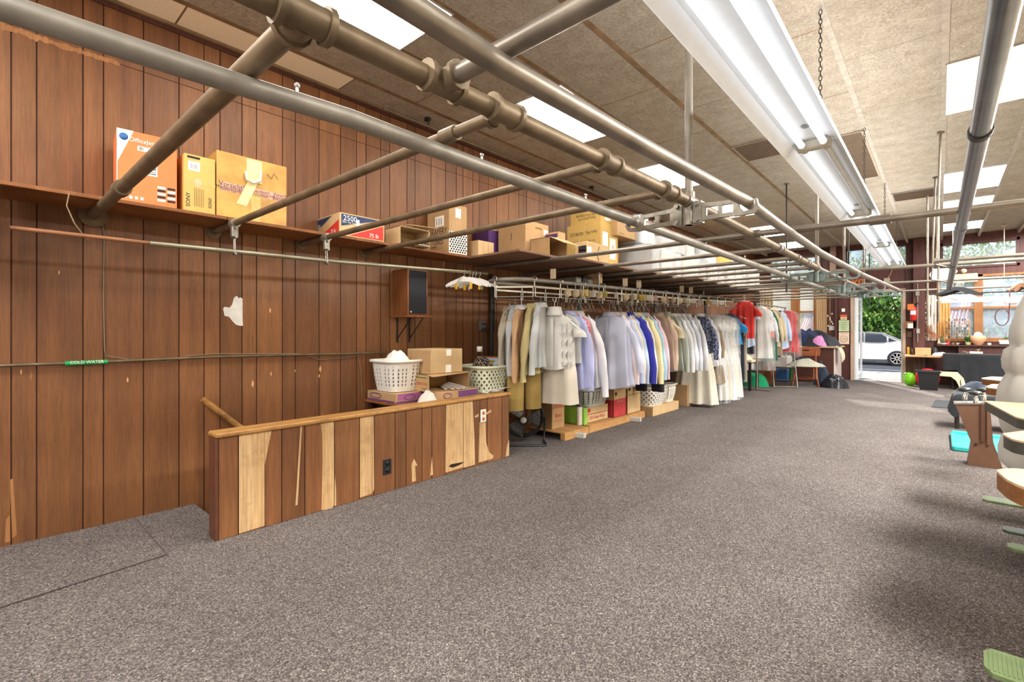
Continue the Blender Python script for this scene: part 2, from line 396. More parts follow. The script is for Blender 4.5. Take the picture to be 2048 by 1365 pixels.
# ceiling
tees = [.03 + .6*k for k in range(-6, 6)]
def cz(y): return CZ + (max(0, y - 11.5)/3.1)*.08
ce = MB(); cols = [WX] + tees + [3.2]; bn = MB()
for ci, (xa, xb) in enumerate(zip(cols[:-1], cols[1:])):
    ph = (.33 if ci % 2 else .92) - 1.18*5
    if ci == 0: ph = .92 - 1.18*5
    ys = [-2.8] + [ph + 1.18*k for k in range(40) if -2.75 < ph + 1.18*k < FY - .05] + [FY]
    g = .012 if xa < -.8 else .004; w = .02
    for ya, yb in zip(ys[:-1], ys[1:]):
        ce.quad((xa+w, ya+g/2, cz(ya)), (xa+w, yb-g/2, cz(yb)), (xb-w, yb-g/2, cz(yb)), (xb-w, ya+g/2, cz(ya)), CREAMTILE if ci == 0 and yb < 2.2 else CEILT)
        if xa < -.8 and g > .01: ce.box((xa, yb-.012, cz(yb)+.0005), (xb, yb+.012, cz(yb)+.003), TEERUST)
    ce.box((xb-.021, -2.8, CZ-.004), (xb+.021, 11.5, CZ+.002), TEE if xa > -1.9 else TEERUST)
    ce.box((xb-.021, 11.5, CZ+.0), (xb+.021, FY, CZ+.08), TEE)
ce.quad((WX, -2.8, CZ+.006), (WX, 11.5, CZ+.006), (3.2, 11.5, CZ+.006), (3.2, -2.8, CZ+.006), SPLIT)
ce.quad((WX, 11.5, CZ+.006), (WX, FY, CZ+.09), (3.2, FY, CZ+.09), (3.2, 11.5, CZ+.006), SPLIT)
struct(ce.build('ceiling'))
tr = MB(); tr.box((WX, -2.8, CZ-.02), (WX+.03, 11.5, CZ+.004), TEERUST); tr.box((WX, -2.8, CZ-.022), (WX+.012, 11.5, CZ-.05), DARKWOOD)
struct(tr.build('trim_1'))
# other walls, out of frame, close the room
def holes_wall(name, x0, x1, z0, z1, ya, yb, holes, m):
    xs = sorted({x0, x1, *[h[0] for h in holes], *[h[1] for h in holes]}); zs = sorted({z0, z1, *[h[2] for h in holes], *[h[3] for h in holes]})
    w = MB()
    for a, b in zip(xs[:-1], xs[1:]):
        for c, d in zip(zs[:-1], zs[1:]):
            cx, cy = (a+b)/2, (c+d)/2
            if not any(h[0] < cx < h[1] and h[2] < cy < h[3] for h in holes): w.box((a, ya, c), (b, yb, d), m)
    return struct(w.build(name))
FRONT = wood('front_paint', '593430', '683e38', 'z', .5, 60, .1)
LW = (-3.72,-2.42,1.05,2.43); LT = (-3.5,-2.3,2.58,3.19); DR = (-1.6,-.66,0,2.14); DT = (-1.76,-.57,2.73,3.24); RT = (.03,1.22,2.63,3.15); RW = (-.02,2.5,1.03,2.43)
holes_wall('wall_front', WX, 3.2, -.3, 3.5, FY, FY+.18, [LW, LT, DR, DT, RT, RW], FRONT)
wr = MB(); wr.box((3.2, -2.8, 0), (3.3, FY+.2, 3.5), plain('cream_wall','b9a88e',.8)); struct(wr.build('wall_right'))
wb = MB(); wb.box((WX, -2.9, 0), (3.2, -2.8, 3.5), plain('cream_wall','b9a88e',.8)); struct(wb.build('wall_back'))
# half wall round the stair
HX, HT = -3.095, .10
hu = [437,476.7,529,563.5,609.7,669,719,748,790,812,844,863.6,891.6,927,960,974.7,1003.7,1018]
he = [P(u, x=HX).y for u in hu]; y0, y1 = he[0], he[-1]; HZ = .59
mb, tn = boarded('half_wall', he, [0, HZ], lambda t, d, z: (HX - d, t, z), PANEL, GROOVE, .006, .005)
mb.box((HX-HT, y0+.001, 0), (HX-.006, y1, HZ), PANEL)
def hw(u, v): p = P(u, v, x=HX); return (p.y, p.z)
MH = Matrix(((0,0,1,HX-.0015),(1,0,0,0),(0,1,0,0),(0,0,0,1)))
def peel(pts, m=PALE): mb.prism([hw(u,v) for u,v in pts], .0025, m, MH)
peel([(478,867),(529,863),(529,1052),(478,1068)]); peel([(529.5,863),(543,861),(529.5,930)])
peel([(601,852),(604,852),(595,1010),(591,1012)])
peel([(641,846),(668,843),(668,1010),(664,1018),(643,1021),(645,920),(644,870)]); peel([(670,950),(672,985),(672,1012),(669,1013)])
peel([(720,833),(744,830),(744,988),(720,996)]); peel([(745,830),(747,830),(748,980),(745,986)])
peel([(892,808),(926,804),(926,935),(891,946)]); peel([(927,804),(945,803),(949,880),(950,930),(927,936)])
peel([(959,845),(971,845),(972,885),(978,905),(987,912),(985,918),(957,926),(958,880)]); peel([(1014,893),(1018,880),(1018,912),(1011,914)])
peel([(949,833),(957,828),(957,834),(950,836)]); peel([(972,826),(982,820),(983,824),(973,830)])
peel([(823,930),(828,918),(835,932),(830,932),(832,962),(824,965)]); peel([(864,915),(866,950),(860,952)])
BURN = plain('burnt_gouge', '2a1a10', .95)
mb.prism([hw(u,v) for u,v in [(897,934),(902,929),(930,924),(918,931),(905,936)]], .003, BURN, MH)
hwo = struct(mb.build('wall_half')); set_tint(hwo, tn)
cp = MB(); cp.box((HX-HT-.02, y0-.02, HZ), (HX+.022, y1+.01, HZ+.028), CAPWOOD, .008); cp.box((HX-HT-.004, y0-.018, 0), (HX+.004, y0, HZ), plain('end_trim','5e3826',.5), .003)
struct(cp.build('trim_2'))
def outlet(name, label, u, v, plate, hole, n=Vector((1,0,0)), x=HX, w=.072, h=.115):
    c = P(u, v, x=x); b = MB(); M = Matrix(((0,0,1,x+.001),(1,0,0,c.y),(0,1,0,c.z),(0,0,0,1)))
    root = thing(name, label, 'outlet', (x, c.y, c.z))
    b.box((.0005,-w/2,-h/2),(.007,w/2,h/2), plate, .003); b.build('cover_plate', root)
    for dz in (-.026, .026):
        s = MB(); s.lathe([(.0,.006),(.017,.006),(.017,.0095),(.0,.0095)], hole, (0,0,dz), 14, Matrix.Rotation(pi/2,4,'Y'))
        for dy in (-.006,.006): s.box((.0092,dy-.001,dz-.004),(.0102,dy+.001,dz+.005), INK)
        s.build('socket', root)
    return root
outlet('wall_outlet', 'white outlet plate with orange sockets on the half wall', 966, 832, WHITEP, plain('orange_plastic','e2703a',.4))
outlet('wall_outlet', 'black outlet plate low on the half wall', 774, 934, BLACKP, plain('black_socket','101010',.4))
# ---- ceiling lights
def ceiling_light(x0, x1, ya, yb, m, label, g='flush panels in the ceiling grid'):
    cx, cy = (x0+x1)/2, (ya+yb)/2; z = cz(cy); w, h = (x1-x0)/2 - .012, (yb-ya)/2 - .01
    r = thing('ceiling_light', label, 'ceiling light', (cx, cy, z), 0, g)
    f = MB()
    for a, b in (((-w-.01,-h-.01),(-w,h+.01)), ((w,-h-.01),(w+.01,h+.01)), ((-w,-h-.01),(w,-h)), ((-w,h),(w,h+.01))): f.box((a[0],a[1],-.012),(b[0],b[1],-.003), TEE)
    f.build('frame', r); one('box', (-w,-h,-.010), (w,h,-.0045), m).build('diffuser', r)
for i, (a, b, lb) in enumerate(((.92,2.10,'bright panel light nearest the camera, crossed by the round pipe rail'), (3.28,4.46,'bright panel light above the shelf with the fabric tube carton'), (5.64,6.82,'bright panel light right behind the vertical hanger pipe'), (8.0,9.18,'panel light glowing behind the cast bracket arm'), (10.36,11.54,'small distant panel light above the clothes conveyor'), (12.72,13.8,'farthest panel light, near the left shop window'))):
    ceiling_light(-2.97, -2.37, a, b, LIGHTPANEL, lb)
for i, (a, b, lb) in enumerate(((5.02,6.20,'large cream panel light on the far side of the dark pipe rail'), (8.5,9.68,'white panel light crossed by the dark rail, second along that row'), (10.3,11.05,'thin panel light third along the row over the dark rail'), (12.6,13.6,'panel light last in the row over the right window'))):
    ceiling_light(.03, .63, a, b, emit('light_diffuser_cream','fff0d2',2.2) if i == 0 else LIGHTCOOL, lb)
def vent(x0,x1,y0,y1,label,m):
    b = MB(); z = cz(y0); b.box((x0,y0,z-.014),(x1,y1,z-.003), m); n = int((y1-y0)/.03)
    for i in range(n): b.box((x0+.02,y0+.02+i*.03,z-.018),(x1-.02,y0+.03+i*.03,z-.0138), SPLIT)
    tag(b.build('ceiling_vent'), label, 'vent', 'ribbed vents in the ceiling')
VM = plain('vent_pinkish','a0907e',.7)
vent(-1.75,-1.19,5.68,6.25,'ribbed vent in the ceiling left of the fluorescent fixtures',VM); vent(-.95,-.59,6.1,8.0,'ribbed vent in the ceiling right behind the fixture chains',VM); vent(-.55,.0,9.2,9.75,'dark grey vent in the ceiling before the door transom',plain('vent_grey','86807a',.7))
# ---- hanging fluorescent fixtures
LX, LZ = -.61, 2.36
def chain_mb(z0, z1):
    c = MB(); k = int((z1-z0)/.03)
    for i in range(k):
        z = z0 + (i+.5)*(z1-z0)/k; L = (z1-z0)/k*.62; a = (i % 2)*pi/2
        c.tube([(math.cos(a)*.009*math.cos(t), math.sin(a)*.009*math.cos(t), z + L*math.sin(t)) for t in [2*pi*j/8 for j in range(8)]], .0028, DARKMETAL, 5, True)
    return c
def fixture(ya, yb, lit, label):
    r = thing('fluorescent_fixture', label, 'hanging light', (LX, (ya+yb)/2, LZ), 0, 'hanging fluorescent fixtures end to end'); L = (yb-ya)/2 - .004
    pr = [(-.165,-.004),(-.168,.006),(-.15,.03),(-.12,.068),(-.075,.088),(.075,.088),(.12,.068),(.15,.03),(.168,.006),(.165,-.004)]
    inn = [(x*.975, z-.006) for x, z in pr]; poly = pr + inn[::-1]
    f = MB(); f.prism(poly, 2*L, WHITEENAMEL, Matrix(((1,0,0,0),(0,0,1,-L),(0,1,0,0),(0,0,0,1)))); f.build('reflector', r)
    f = MB(); f.box((-.07,-L,.088),(.07,L,.15), WHITEENAMEL, .01); f.build('ballast_housing', r)
    for s, x in zip(lit, (-.06, .06)):
        if s is None: continue
        f = MB(); f.cyl((x,-L+.05,.044),(x,L-.05,.044), .019, TUBE if s else plain('unlit_tube','d9dcdc',.3), n=14); o = f.build('fluorescent_tube', r)
    for s in (-1, 1):
        f = MB(); f.box((-.095, s*(L-.012)-.018, .02),(.095, s*(L-.012)+.012, .082), plain('lampholder','c8c2b4',.5), .008)
        for x in (-.06,.06): f.cyl((x, s*(L-.03), .044), (x, s*(L-.055), .044), .023, plain('lampholder','c8c2b4',.5))
        f.build('lampholder', r)
    f = MB(); f.ell((0, L-.28, .079), (.022,.035,.004), plain('maker_badge','8d8d88',.4), 16, 6); f.build('badge', r)
    ch = chain_mb(.15, CZ - LZ - .012); ch.box((-.012,-.004,.14),(.012,.004,.16), DARKMETAL)
    o = ch.build('chain', r, (.036, L, 0))
fixture(1.2, 3.63, (1,1), 'longest looking white fluorescent fixture nearest the camera, both tubes lit')
fixture(3.63, 6.03, (1,0), 'white fluorescent fixture next to the nearest, only one of two tubes lit')
fixture(6.03, 8.45, (1,1), 'white fluorescent fixture third along from the camera, both tubes lit')
fixture(8.45, 10.9, (1,1), 'farthest white fluorescent fixture, ending before the transom window')
# ======================================================================================= the overhead pipe frame
ZB = 1.914
pf = thing('overhead_pipe_frame', 'overhead frame of old grey pipes and rails fixed to the plank wall', 'pipe frame', (-1.04, 0, ZB))
def W(o):  # parts of the frame are drawn in room coordinates
    o.location = (1.04, 0, -ZB); return o
one('tube', [(-1.10,-1.2,ZB),(-1.075,.9,ZB),(-1.03,2.6,ZB),(-1.035,4.6,ZB),(-1.03,6.3,ZB)], .031, PIPEDK, 14).build('main_beam', pf).location = (1.04,0,-ZB)
one('tube', [(-1.03,6.3,ZB),(-1.0,8.1,ZB),(-.95,9.6,ZB),(-.93,12.2,ZB)], .026, PIPE, 14).build('main_beam', pf).location = (1.04,0,-ZB)
def railpath(pts): return pts
ZR = ZB - .058
RA = [P(u,v,z=ZR) for u,v in ((0,12),(250,94.5),(500,176),(700,237),(950,329),(1200,419),(1500,527),(1600,561.5),(1690,592))]; RA = [RA[0]+(RA[0]-RA[2])*1.8] + RA
RC = [P(u,v,z=ZR) for u,v in ((800,0),(1000,130),(1300,300),(1465,389),(1492,402),(1560,452),(1640,506),(1722,549),(1795,580))]; RC = [RC[0]+(RC[0]-RC[1])*3] + RC
def at_y(pts, y):
    for a, b in zip(pts[:-1], pts[1:]):
        if a.y <= y <= b.y: return a.x + (b.x-a.x)*(y-a.y)/(b.y-a.y)
    return pts[-1].x
one('tube', RA, .028, GALV, 16).build('rail', pf).location = (1.04,0,-ZB)
one('tube', RC, .028, PIPE, 16).build('rail', pf).location = (1.04,0,-ZB)
crosses = [(.5,.5,.03),(1.155,1.155,.021),(1.79,1.79,.02),(2.36,2.36,.02),(4.6,4.6,.02),(5.25,5.3,.02),(5.72,5.75,.02),(6.22,6.23,.02),(6.9,6.9,.019),(7.45,7.45,.019),(8.0,8.1,.019),(8.4,8.4,.018),(8.8,8.8,.018),(9.5,9.5,.018),(10.3,10.3,.018),(11.1,11.1,.018),(12.0,12.0,.018)]
def bx(y): return -1.075 + .045*min(1, max(0, (y-.5)/2)) + (.05 if y > 8 else 0)
for k, (ya, yb, r) in enumerate(crosses):
    m = PIPEDK if k < 4 else PIPE
    b = MB(); b.tube([(WX+.005, ya, ZB), (bx(yb), yb, ZB)], r, m, 12)
    b.cyl((WX, ya, ZB), (WX+.012, ya, ZB), r*2.4, PIPEDK)
    W(b.build('cross_pipe', pf))
    if k < 9:
        f = MB(); c = Vector((bx(yb), yb, ZB)); R = .037 if k < 4 else .031
        f.tube([c+Vector((0,-.055,0)), c+Vector((0,.055,0))], R, m, 14)
        for s in (-1,1): f.tube([c+Vector((0,s*.048,0)), c+Vector((0,s*.064,0))], R*1.2, m, 14)
        f.cyl(c, c+Vector((-.062,0,0)), r*1.35, m); f.cyl(c+Vector((-.052,0,0)), c+Vector((-.068,0,0)), r*1.6, m)
        W(f.build('tee_fitting', pf))
# couplings on the long cross pipes
for (x, y, r) in ((-3.05,.5,.03), (-1.33,1.155,.021)):
    W(one('cyl', (x-.04,y,ZB), (x+.04,y,ZB), r*1.3, PIPEDK).build('coupling', pf))
# pipes that run on towards the right
b = MB(); b.tube([(bx(.9),.9,ZB),(1.6,.86,ZB)], .026, PIPE, 12); W(b.build('cross_pipe', pf))
f = MB(); c = Vector((bx(.9),.9,ZB)); f.tube([c+Vector((0,-.055,0)), c+Vector((0,.055,0))], .037, PIPEDK, 14)
for s in (-1,1): f.tube([c+Vector((0,s*.048,0)), c+Vector((0,s*.064,0))], .044, PIPEDK, 14)
f.cyl(c, c+Vector((.07,0,0)), .033, PIPEDK); f.cyl(c+Vector((.058,0,0)), c+Vector((.074,0,0)), .04, PIPEDK); W(f.build('tee_fitting', pf))
b = MB(); b.tube([(WX+.005,3.8,ZB),(-1.03,3.8,ZB)], .02, PIPE, 12); W(b.build('cross_pipe', pf))
b = MB(); b.tube([(-1.03,3.8,ZB),(-.25,3.85,ZB),(2.2,3.9,ZB)], .022, PIPE, 12); W(b.build('cross_pipe', pf))
for c in ((-1.03,3.8,ZB), (-.29,3.85,ZB)): W(one('cyl', Vector(c)+Vector((-.05,0,0)), Vector(c)+Vector((.06,0,0)), .03, PIPE).build('coupling', pf))
b = MB(); b.tube([(-.95,6.75,ZB),(-.25,6.85,ZB),(2.4,6.9,ZB)], .02, PIPE, 12); W(b.build('cross_pipe', pf))
b = MB(); b.tube([(-.02,6.55,ZB+.01),(2.4,6.62,ZB+.01)], .018, PIPE, 12); b.cyl((-.05,6.55,ZB+.01),(-.01,6.55,ZB+.01), .03, PIPE); W(b.build('cross_pipe', pf))
b = MB(); b.tube([(-.9,8.9,ZB),(2.4,9.2,ZB)], .018, PIPE, 12); W(b.build('cross_pipe', pf))
b = MB(); b.tube([(-.9,10.5,ZB-.02),(2.4,10.9,ZB)], .017, PIPE, 12); W(b.build('cross_pipe', pf))
# posts down from the ceiling and the cast cross arms
def arm(y, zc, xa, xc, m, x0=-1.03):
    """cast iron cross arm: two slotted blades clamped round the post, a hook at each end under the rail"""
    f = MB()
    f.tube([(x0,y,zc-.065),(x0,y,zc+.05)], .036, m, 14)
    for xe, s in ((xa,-1),(xc,1)):
        L = abs(xe - x0); o = Vector((x0, y, zc))
        def blade(pts, t=.022): f.prism(pts, t, m, Matrix(((s,0,0,x0),(0,0,1,y-t/2),(0,1,0,zc),(0,0,0,1))))
        blade([(.03,-.065),(L*.3,-.05),(L-.05,-.05),(L-.03,-.03),(L*.3,-.028),(.06,-.045)])
        blade([(.03,.04),(L*.3,.018),(L-.06,.012),(L-.055,.032),(L*.3,.04),(.06,.058)])
        for q in (.28,.55,.82): blade([(L*q-.012,-.05),(L*q+.012,-.05),(L*q+.012,.035),(L*q-.012,.035)], .018)
        blade([(.03,-.06),(.075,-.06),(.075,.055),(.03,.055)], .05)
        for dz in (-.045,.04): f.cyl((x0+s*.055,y-.045,zc+dz),(x0+s*.055,y+.045,zc+dz), .012, m)
        blade([(L-.07,-.052),(L-.03,-.056),(L+.03,-.05),(L+.05,-.02),(L+.042,.02),(L+.033,.018),(L+.036,-.016),(L+.02,-.032),(L-.02,-.036),(L-.04,-.01),(L-.05,.03),(L-.07,.03)], .026)
    return W(f.build('cross_arm', pf))
for k, (y, r) in enumerate(((2.62,.021),(6.3,.019),(8.1,.017),(10.45,.016))):
    x = -1.03 if k < 2 else -1.0
    b = MB(); b.tube([(x,y,ZB-.13),(x,y,cz(y)-.002)], r, GALV if k < 2 else PIPE, 12); b.cyl((x,y,cz(y)-.012),(x,y,cz(y)-.001), r*2.3, PIPE); W(b.build('post', pf))
    f = MB(); f.tube([(x,y,ZB-.05),(x,y,ZB+.05)], r*1.5, PIPE, 14); f.tube([(x,y-.06,ZB),(x,y+.06,ZB)], .036, PIPE, 14); W(f.build('tee_fitting', pf))
    arm(y, (ZB-.065,1.82,1.80,1.86)[k], at_y(RA, y), at_y(RC, y), CASTING if k == 0 else CASTGREEN, x)
# small eye bolts along the left rail
for y in (.05,.62,1.35,2.1,2.9,3.8,4.8):
    f = MB(); x = at_y(RA, y); f.cyl((x,y,ZR+.026),(x,y,ZR+.043), .005, STEEL, n=8); f.ell((x,y,ZR+.047),(.009,.009,.008), STEEL, 10, 6); W(f.build('eye_bolt', pf))
# the dark rail on the right, hung from the ceiling by rods
hr = thing('hanging_rail', 'dark steel hanging rail over the right side of the aisle', 'rail', (.105, 3.5, 1.9))
one('tube', [(-.002,-4.5,0),(0,-1.2,0),(.0,1.0,0),(0,2.3,0),(.0,3.7,-.02),(-.01,4.6,-.08),(-.012,5.2,-.12)], .029, plain('blued_steel','6a6d72',.28,.85,.15,14), 16).build('rail', hr)
one('cyl', (0,-1.18,0), (0,-1.14,0), .034, DARKMETAL).build('coupling', hr); one('cyl', (0,.9,0), (0,1.0,0), .034, plain('blued_steel','6a6d72',.28,.85,.15,14)).build('coupling', hr)
for y, x in ((5.1,-.15),(3.2,-.1)):
    b = MB(); b.tube([(x,y,cz(3.5+y)-1.905),(x-.03,y,.2),(x-.04,y,0.0),(0,y,-.05)], .011, PIPE, 8); b.cyl((x,y,cz(3.5+y)-1.92),(x,y,cz(3.5+y)-1.905), .03, PIPE); b.build('drop_rod', hr)
# thin drop rods and wires near the front, each its own thing
for (u, y, z0, lb) in ((1855,9.6,1.3,'slim pipe drop from the ceiling in front of the fire extinguisher column'), (1877,9.9,1.35,'slim pipe drop from the ceiling beside the right transom'), (1697,8.7,1.8,'slim dark rod dropping past the door transom'), (1739,11.2,1.7,'dark rod dropping behind the end of the last fluorescent fixture'), (1573,7.6,1.75,'thin grey rod dropping to the clothes pipes before the left window')):
    p = P(u, y=y); b = MB(); b.tube([(0,0,z0-cz(y)),(0,0,-.001)], .014 if u > 1800 else .010, PIPE if u > 1800 else DARKMETAL, 8); b.cyl((0,0,-.012),(0,0,-.001), .03, PIPE)
    tag(b.build('drop_pipe', None, (p.x, y, cz(y))), lb, 'pipe')
# rod clamped under the first pipes, along the wall
RX, RZ = -3.47, 1.72
wr_ = thing('wall_clothes_rod', 'long clothes rod slung under the shelf along the plank wall', 'clothes rod', (RX, .1, RZ))
one('cyl', (0,.03,0), (0,.66,.002), .011, plain('brown_rod','8a5c3c',.5), n=10).build('wooden_rod', wr_)
one('tube', [(0,.6,.0),(0,1.8,.02),(0,3.42,.075)], .015, plain('zinc_rod','8f8a74',.4,.7), 12).build('zinc_pipe', wr_)
for y in (1.155, 1.79):
    f = MB(); yy = y - .1; zr = .012 if y < 1.5 else .02
    for dx in (-.012,.012): f.tube([(dx,yy,.16),(dx,yy,zr-.02)], .003, STEEL, 6)
    f.tube([(-.02,yy,zr-.02),(0,yy,zr-.03),(.03,yy,zr-.02)], .006, STEEL, 6)
    f.cyl((-.03,yy,ZB-RZ),(.03,yy,ZB-RZ), .03, CASTING); f.box((-.02,yy-.02,.10),(.02,yy+.02,.18), CASTING, .006)
    for dz in (.10,.16): f.cyl((-.035,yy,dz),(.04,yy,dz), .008, CASTING, n=8)
    f.build('rod_clamp', wr_)
f = MB(); f.tube([(0,.25,.22),(.0,.24,.15),(.01,.27,.06),(.0,.31,.0),(-.01,.33,-.02)], .0035, plain('twisted_wire','8a7a60',.4,.6), 6); f.build('hook_wire', wr_)
# cold water line with its marker, and the wire beside it
b = MB(); pts = [P(u, v, x=WX+.02) for u,v in ((-60,735),(0,732),(210,724),(440,714),(700,708),(770,705))]
cwp = thing('water_pipe', 'thin brown water pipe along the plank wall with green marker', 'pipe', (WX+.02, 1.0, 1.01))
o = one('tube', [p - Vector((WX+.02,1.0,1.01)) for p in pts], .009, PIPEDK, 8).build('pipe', cwp)
b = MB(); p0, p1 = P(130,727.5,x=WX+.02), P(215,724,x=WX+.02); b.tube([p0, p1], .0135, plain('green_marker','1d9a54',.4), 10)
b.text('COLD WATER', WHITEINK, (WX+.0345, (p0.y+p1.y)/2, p0.z+.004), (0,1,0), (0,0,1), .024, sx=1.0)
b.build('pipe_marker', cwp, (-(WX+.02),-1.0,-1.01))
b = MB(); b.tube([P(u,v,x=WX+.008) for u,v in ((205,440),(208,470),(207,600),(209,700),(212,712),(260,720),(330,724),(380,712),(430,708),(600,708),(640,720),(690,716),(715,712),(722,740),(724,790))], .003, plain('grey_wire','8c7a64',.6), 6)
tag(b.build('loose_wire'), 'thin grey wire drooping along the water pipe on the wall', 'wire')
# rusty rod and brackets just under the ceiling at the wall
rr = thing('ceiling_rod', 'thin rod hung on small brackets high at the wall edge of the ceiling', 'rod', (-3.72, 2.5, 3.2))
one('tube', [(0,-.05,0),(0,4.2,.0)], .012, PIPEDK, 8).build('pipe', rr)
for y in (.45, 3.4):
    f = MB(); f.box((-.03,y-.02,.05),(.03,y+.02,.079), DARKMETAL, .004); f.tube([(.0,y,.06),(.02,y,.03),(.0,y,.0),(-.015,y,-.015)], .007, DARKMETAL, 6); f.build('bracket', rr)
# corner conduit and box
b = MB(); b.tube([(WX+.03,3.98,1.86),(WX+.03,3.98,.65)], .022, DARKMETAL, 10); b.tube([(WX+.03,4.02,1.8),(WX+.03,4.02,1.2)], .012, DARKMETAL, 8)
tag(b.build('wall_conduit'), 'dark upright conduit on the wall left of the hanging coats', 'conduit')
# ======================================================================================= shelves and cartons
SZ = ZB + .022; ST = SZ + .022
def board(y0, y1, xf, label, z=SZ, th=.022, xb=WX+.004, m=SHELF):
    b = MB(); b.box((xb, y0, 0), (xf, y1, th), m, .003)
    return tag(b.build('shelf_board', None, (0,0,z)), label, 'shelf', 'boards laid over the pipes as a shelf')
board(-.7, 1.12, -3.5, 'long brown shelf board under the orange printer carton'); board(1.125, 2.05, -3.505, 'brown shelf board under the taped caution carton', )
board(2.055, 3.3, -3.51, 'brown shelf board under the blue and red carton')
for a, b, x, l in ((3.32,4.05,-2.86,'wide shelf board under the big plain tan carton'), (4.055,5.45,-2.74,'wide shelf board under the yellow stacked cartons'), (5.455,6.7,-2.66,'wide shelf board below the first plastic wrapped boxes'), (6.705,8.4,-2.5,'long wide shelf board below the middle wrapped boxes'), (8.405,10.0,-2.45,'wide shelf board farthest along, by the left shop window')):
    board(a, b, x, l, m=SHELFUNDER)
def bxy(uL, uC, uR, vT, xE, z0=ST):
    y0 = P(uC, x=xE).y; return (P(uL, y=y0).x, y0), (xE, P(uR, x=xE).y), P(uC, vT, x=xE).z - z0
class Carton:
    """an upright carton: local origin at the foot, E face towards the aisle (+x), S face towards the camera (-y)"""
    def __init__(s, name, label, a, b, h, m, z=None, cat='box', group=None, rz=0, bev=.004):
        s.root = None; s.cx, s.cy = (a[0]+b[0])/2, (a[1]+b[1])/2; s.w, s.d, s.h = abs(b[0]-a[0])/2, abs(b[1]-a[1])/2, h
        s.mb = MB(); s.mb.box((-s.w,-s.d,0), (s.w,s.d,h), m, bev); s.args = (name, label, cat, group, rz); s.z = ST if z is None else z; s.kids = []
    def fr(s, f, u, v, e=.0006):
        if f == 'E': return Vector((s.w+e, -s.d+2*s.d*u, s.h*v))
        if f == 'S': return Vector((-s.w+2*s.w*u, -s.d-e, s.h*v))
        if f == 'T': return Vector((-s.w+2*s.w*u, -s.d+2*s.d*v, s.h+e))
    def ax(s, f): return {'E': ((0,1,0),(0,0,1)), 'S': ((1,0,0),(0,0,1)), 'T': ((1,0,0),(0,1,0))}[f]
    def dec(s, f, u0, u1, v0, v1, m, e=.0008):
        s.mb.quad(s.fr(f,u0,v0,e), s.fr(f,u1,v0,e), s.fr(f,u1,v1,e), s.fr(f,u0,v1,e), m); return s
    def poly(s, f, pts, m, e=.0008):
        s.mb.add([s.fr(f,u,v,e) for u,v in pts], [tuple(range(len(pts)))], m); return s
    def txt(s, f, u, v, size, t, m, flip=False, rot=0, sx=1.0, align='CENTER'):
        r, up = [Vector(q) for q in s.ax(f)]
        if flip: r, up = -r, -up
        if rot: r, up = up, -r
        if rot < 0: r, up = -r, -up
        s.mb.text(t, m, s.fr(f,u,v,.0012), r, up, size, align, sx); return s
    def done(s, parts=()):
        o = s.mb.build(s.args[0], None, (s.cx, s.cy, s.z), s.args[4]); tag(o, s.args[1], s.args[2], s.args[3])
        for nm, mb in parts: mb.build(nm, o)
        return o
# printer carton
c = Carton('printer_carton', 'orange and white printer carton at the near end of the shelf', (-3.82,.575), (-3.545,.865), .425, ORANGE, rz=-.1)
c.dec('E',0,.012,0,1,WHITEINK); c.poly('E',[(0,1),(0,.52),(.27,1)],WHITEINK)
c.mb.lathe([(0,0),(.021,0),(.021,.0009),(0,.0009)], plain('logo_blue','2a5f9e',.5), c.fr('E',.11,.9,.001), 20, Matrix.Rotation(pi/2,4,'Y')); c.txt('E',.11,.9,.032,'hp',WHITEINK)
c.txt('E',.5,.88,.034,'OfficeJet Pro',WHITEINK).dec('E',.33,.7,.745,.81,WHITEINK); c.dec('E',.36,.44,.755,.80,INK); c.dec('E',.5,.66,.768,.775,INK).dec('E',.5,.66,.785,.79,INK)
c.dec('E',.42,.66,.42,.58,WHITEINK).dec('E',.44,.64,.50,.56,plain('grey_print','777777',.6)); c.dec('E',.44,.64,.44,.455,INK).dec('E',.44,.64,.47,.48,INK)
c.poly('E',[(.38,.66),(.66,.66),(.66,.668),(.38,.668)],plain('dark_orange','c55a2c',.6)); c.dec('E',.80,.9,.8,.9,plain('pale_green_label','c9d6b4',.6))
for i in range(5):
    for j in (0,1): c.dec('E',.66+.17*j,.8+.17*j,.08+.045*i,.112+.045*i, INK if (i+j)%2 else WHITEINK)
for i in range(3): c.dec('E',.09,.28-.04*i,.30-.04*i,.308-.04*i,WHITEINK)
for i, uu in enumerate((.1,.2,.29,.38)): c.dec('E',uu,uu+.05,.06,.10,WHITEINK)
c.dec('S',.1,.9,.1,.9,ORANGE); c.done()
c = Carton('electronics_carton', 'slim tan electronics carton with barcode between the orange and taped cartons', (-3.84,.884), (-3.52,1.058), .36, CARDYEL)
c.dec('E',.13,.5,.72,.88,PAPER); 
for i in range(7): c.dec('E',.2+.035*i,.215+.035*i,.75,.84,INK)
c.dec('E',.1,.5,.93,.97,INK); c.txt('E',.13,.2,.034,'SONY',INK,rot=1); c.txt('E',.83,.2,.026,'SONY',INK,rot=1)
for i in range(6): c.dec('E',.32+.055*i,.335+.055*i,.1,.42,plain('fine_print','7c5a30',.7))
c.dec('E',0,1,.49,.53,TAPE); c.mb.ell(c.fr('E',.42,.52,.004),(.006,.022,.025),FILM2,12,8); c.done()
c = Carton('taped_carton', 'battered amber carton wrapped in tape with a plastic handle and caution band', (-3.86,1.066), (-3.52,1.516), .43, plain('aged_cardboard','c2954c',.4,0,.25,7))
c.dec('E',.04,.98,.40,.53,PINKTAPE); c.txt('E',.2,.5,.042,'Vorsicht!',INK); c.txt('E',.2,.455,.026,'Hochempfindliche',INK).txt('E',.2,.425,.026,'Elektrogeräte',INK)
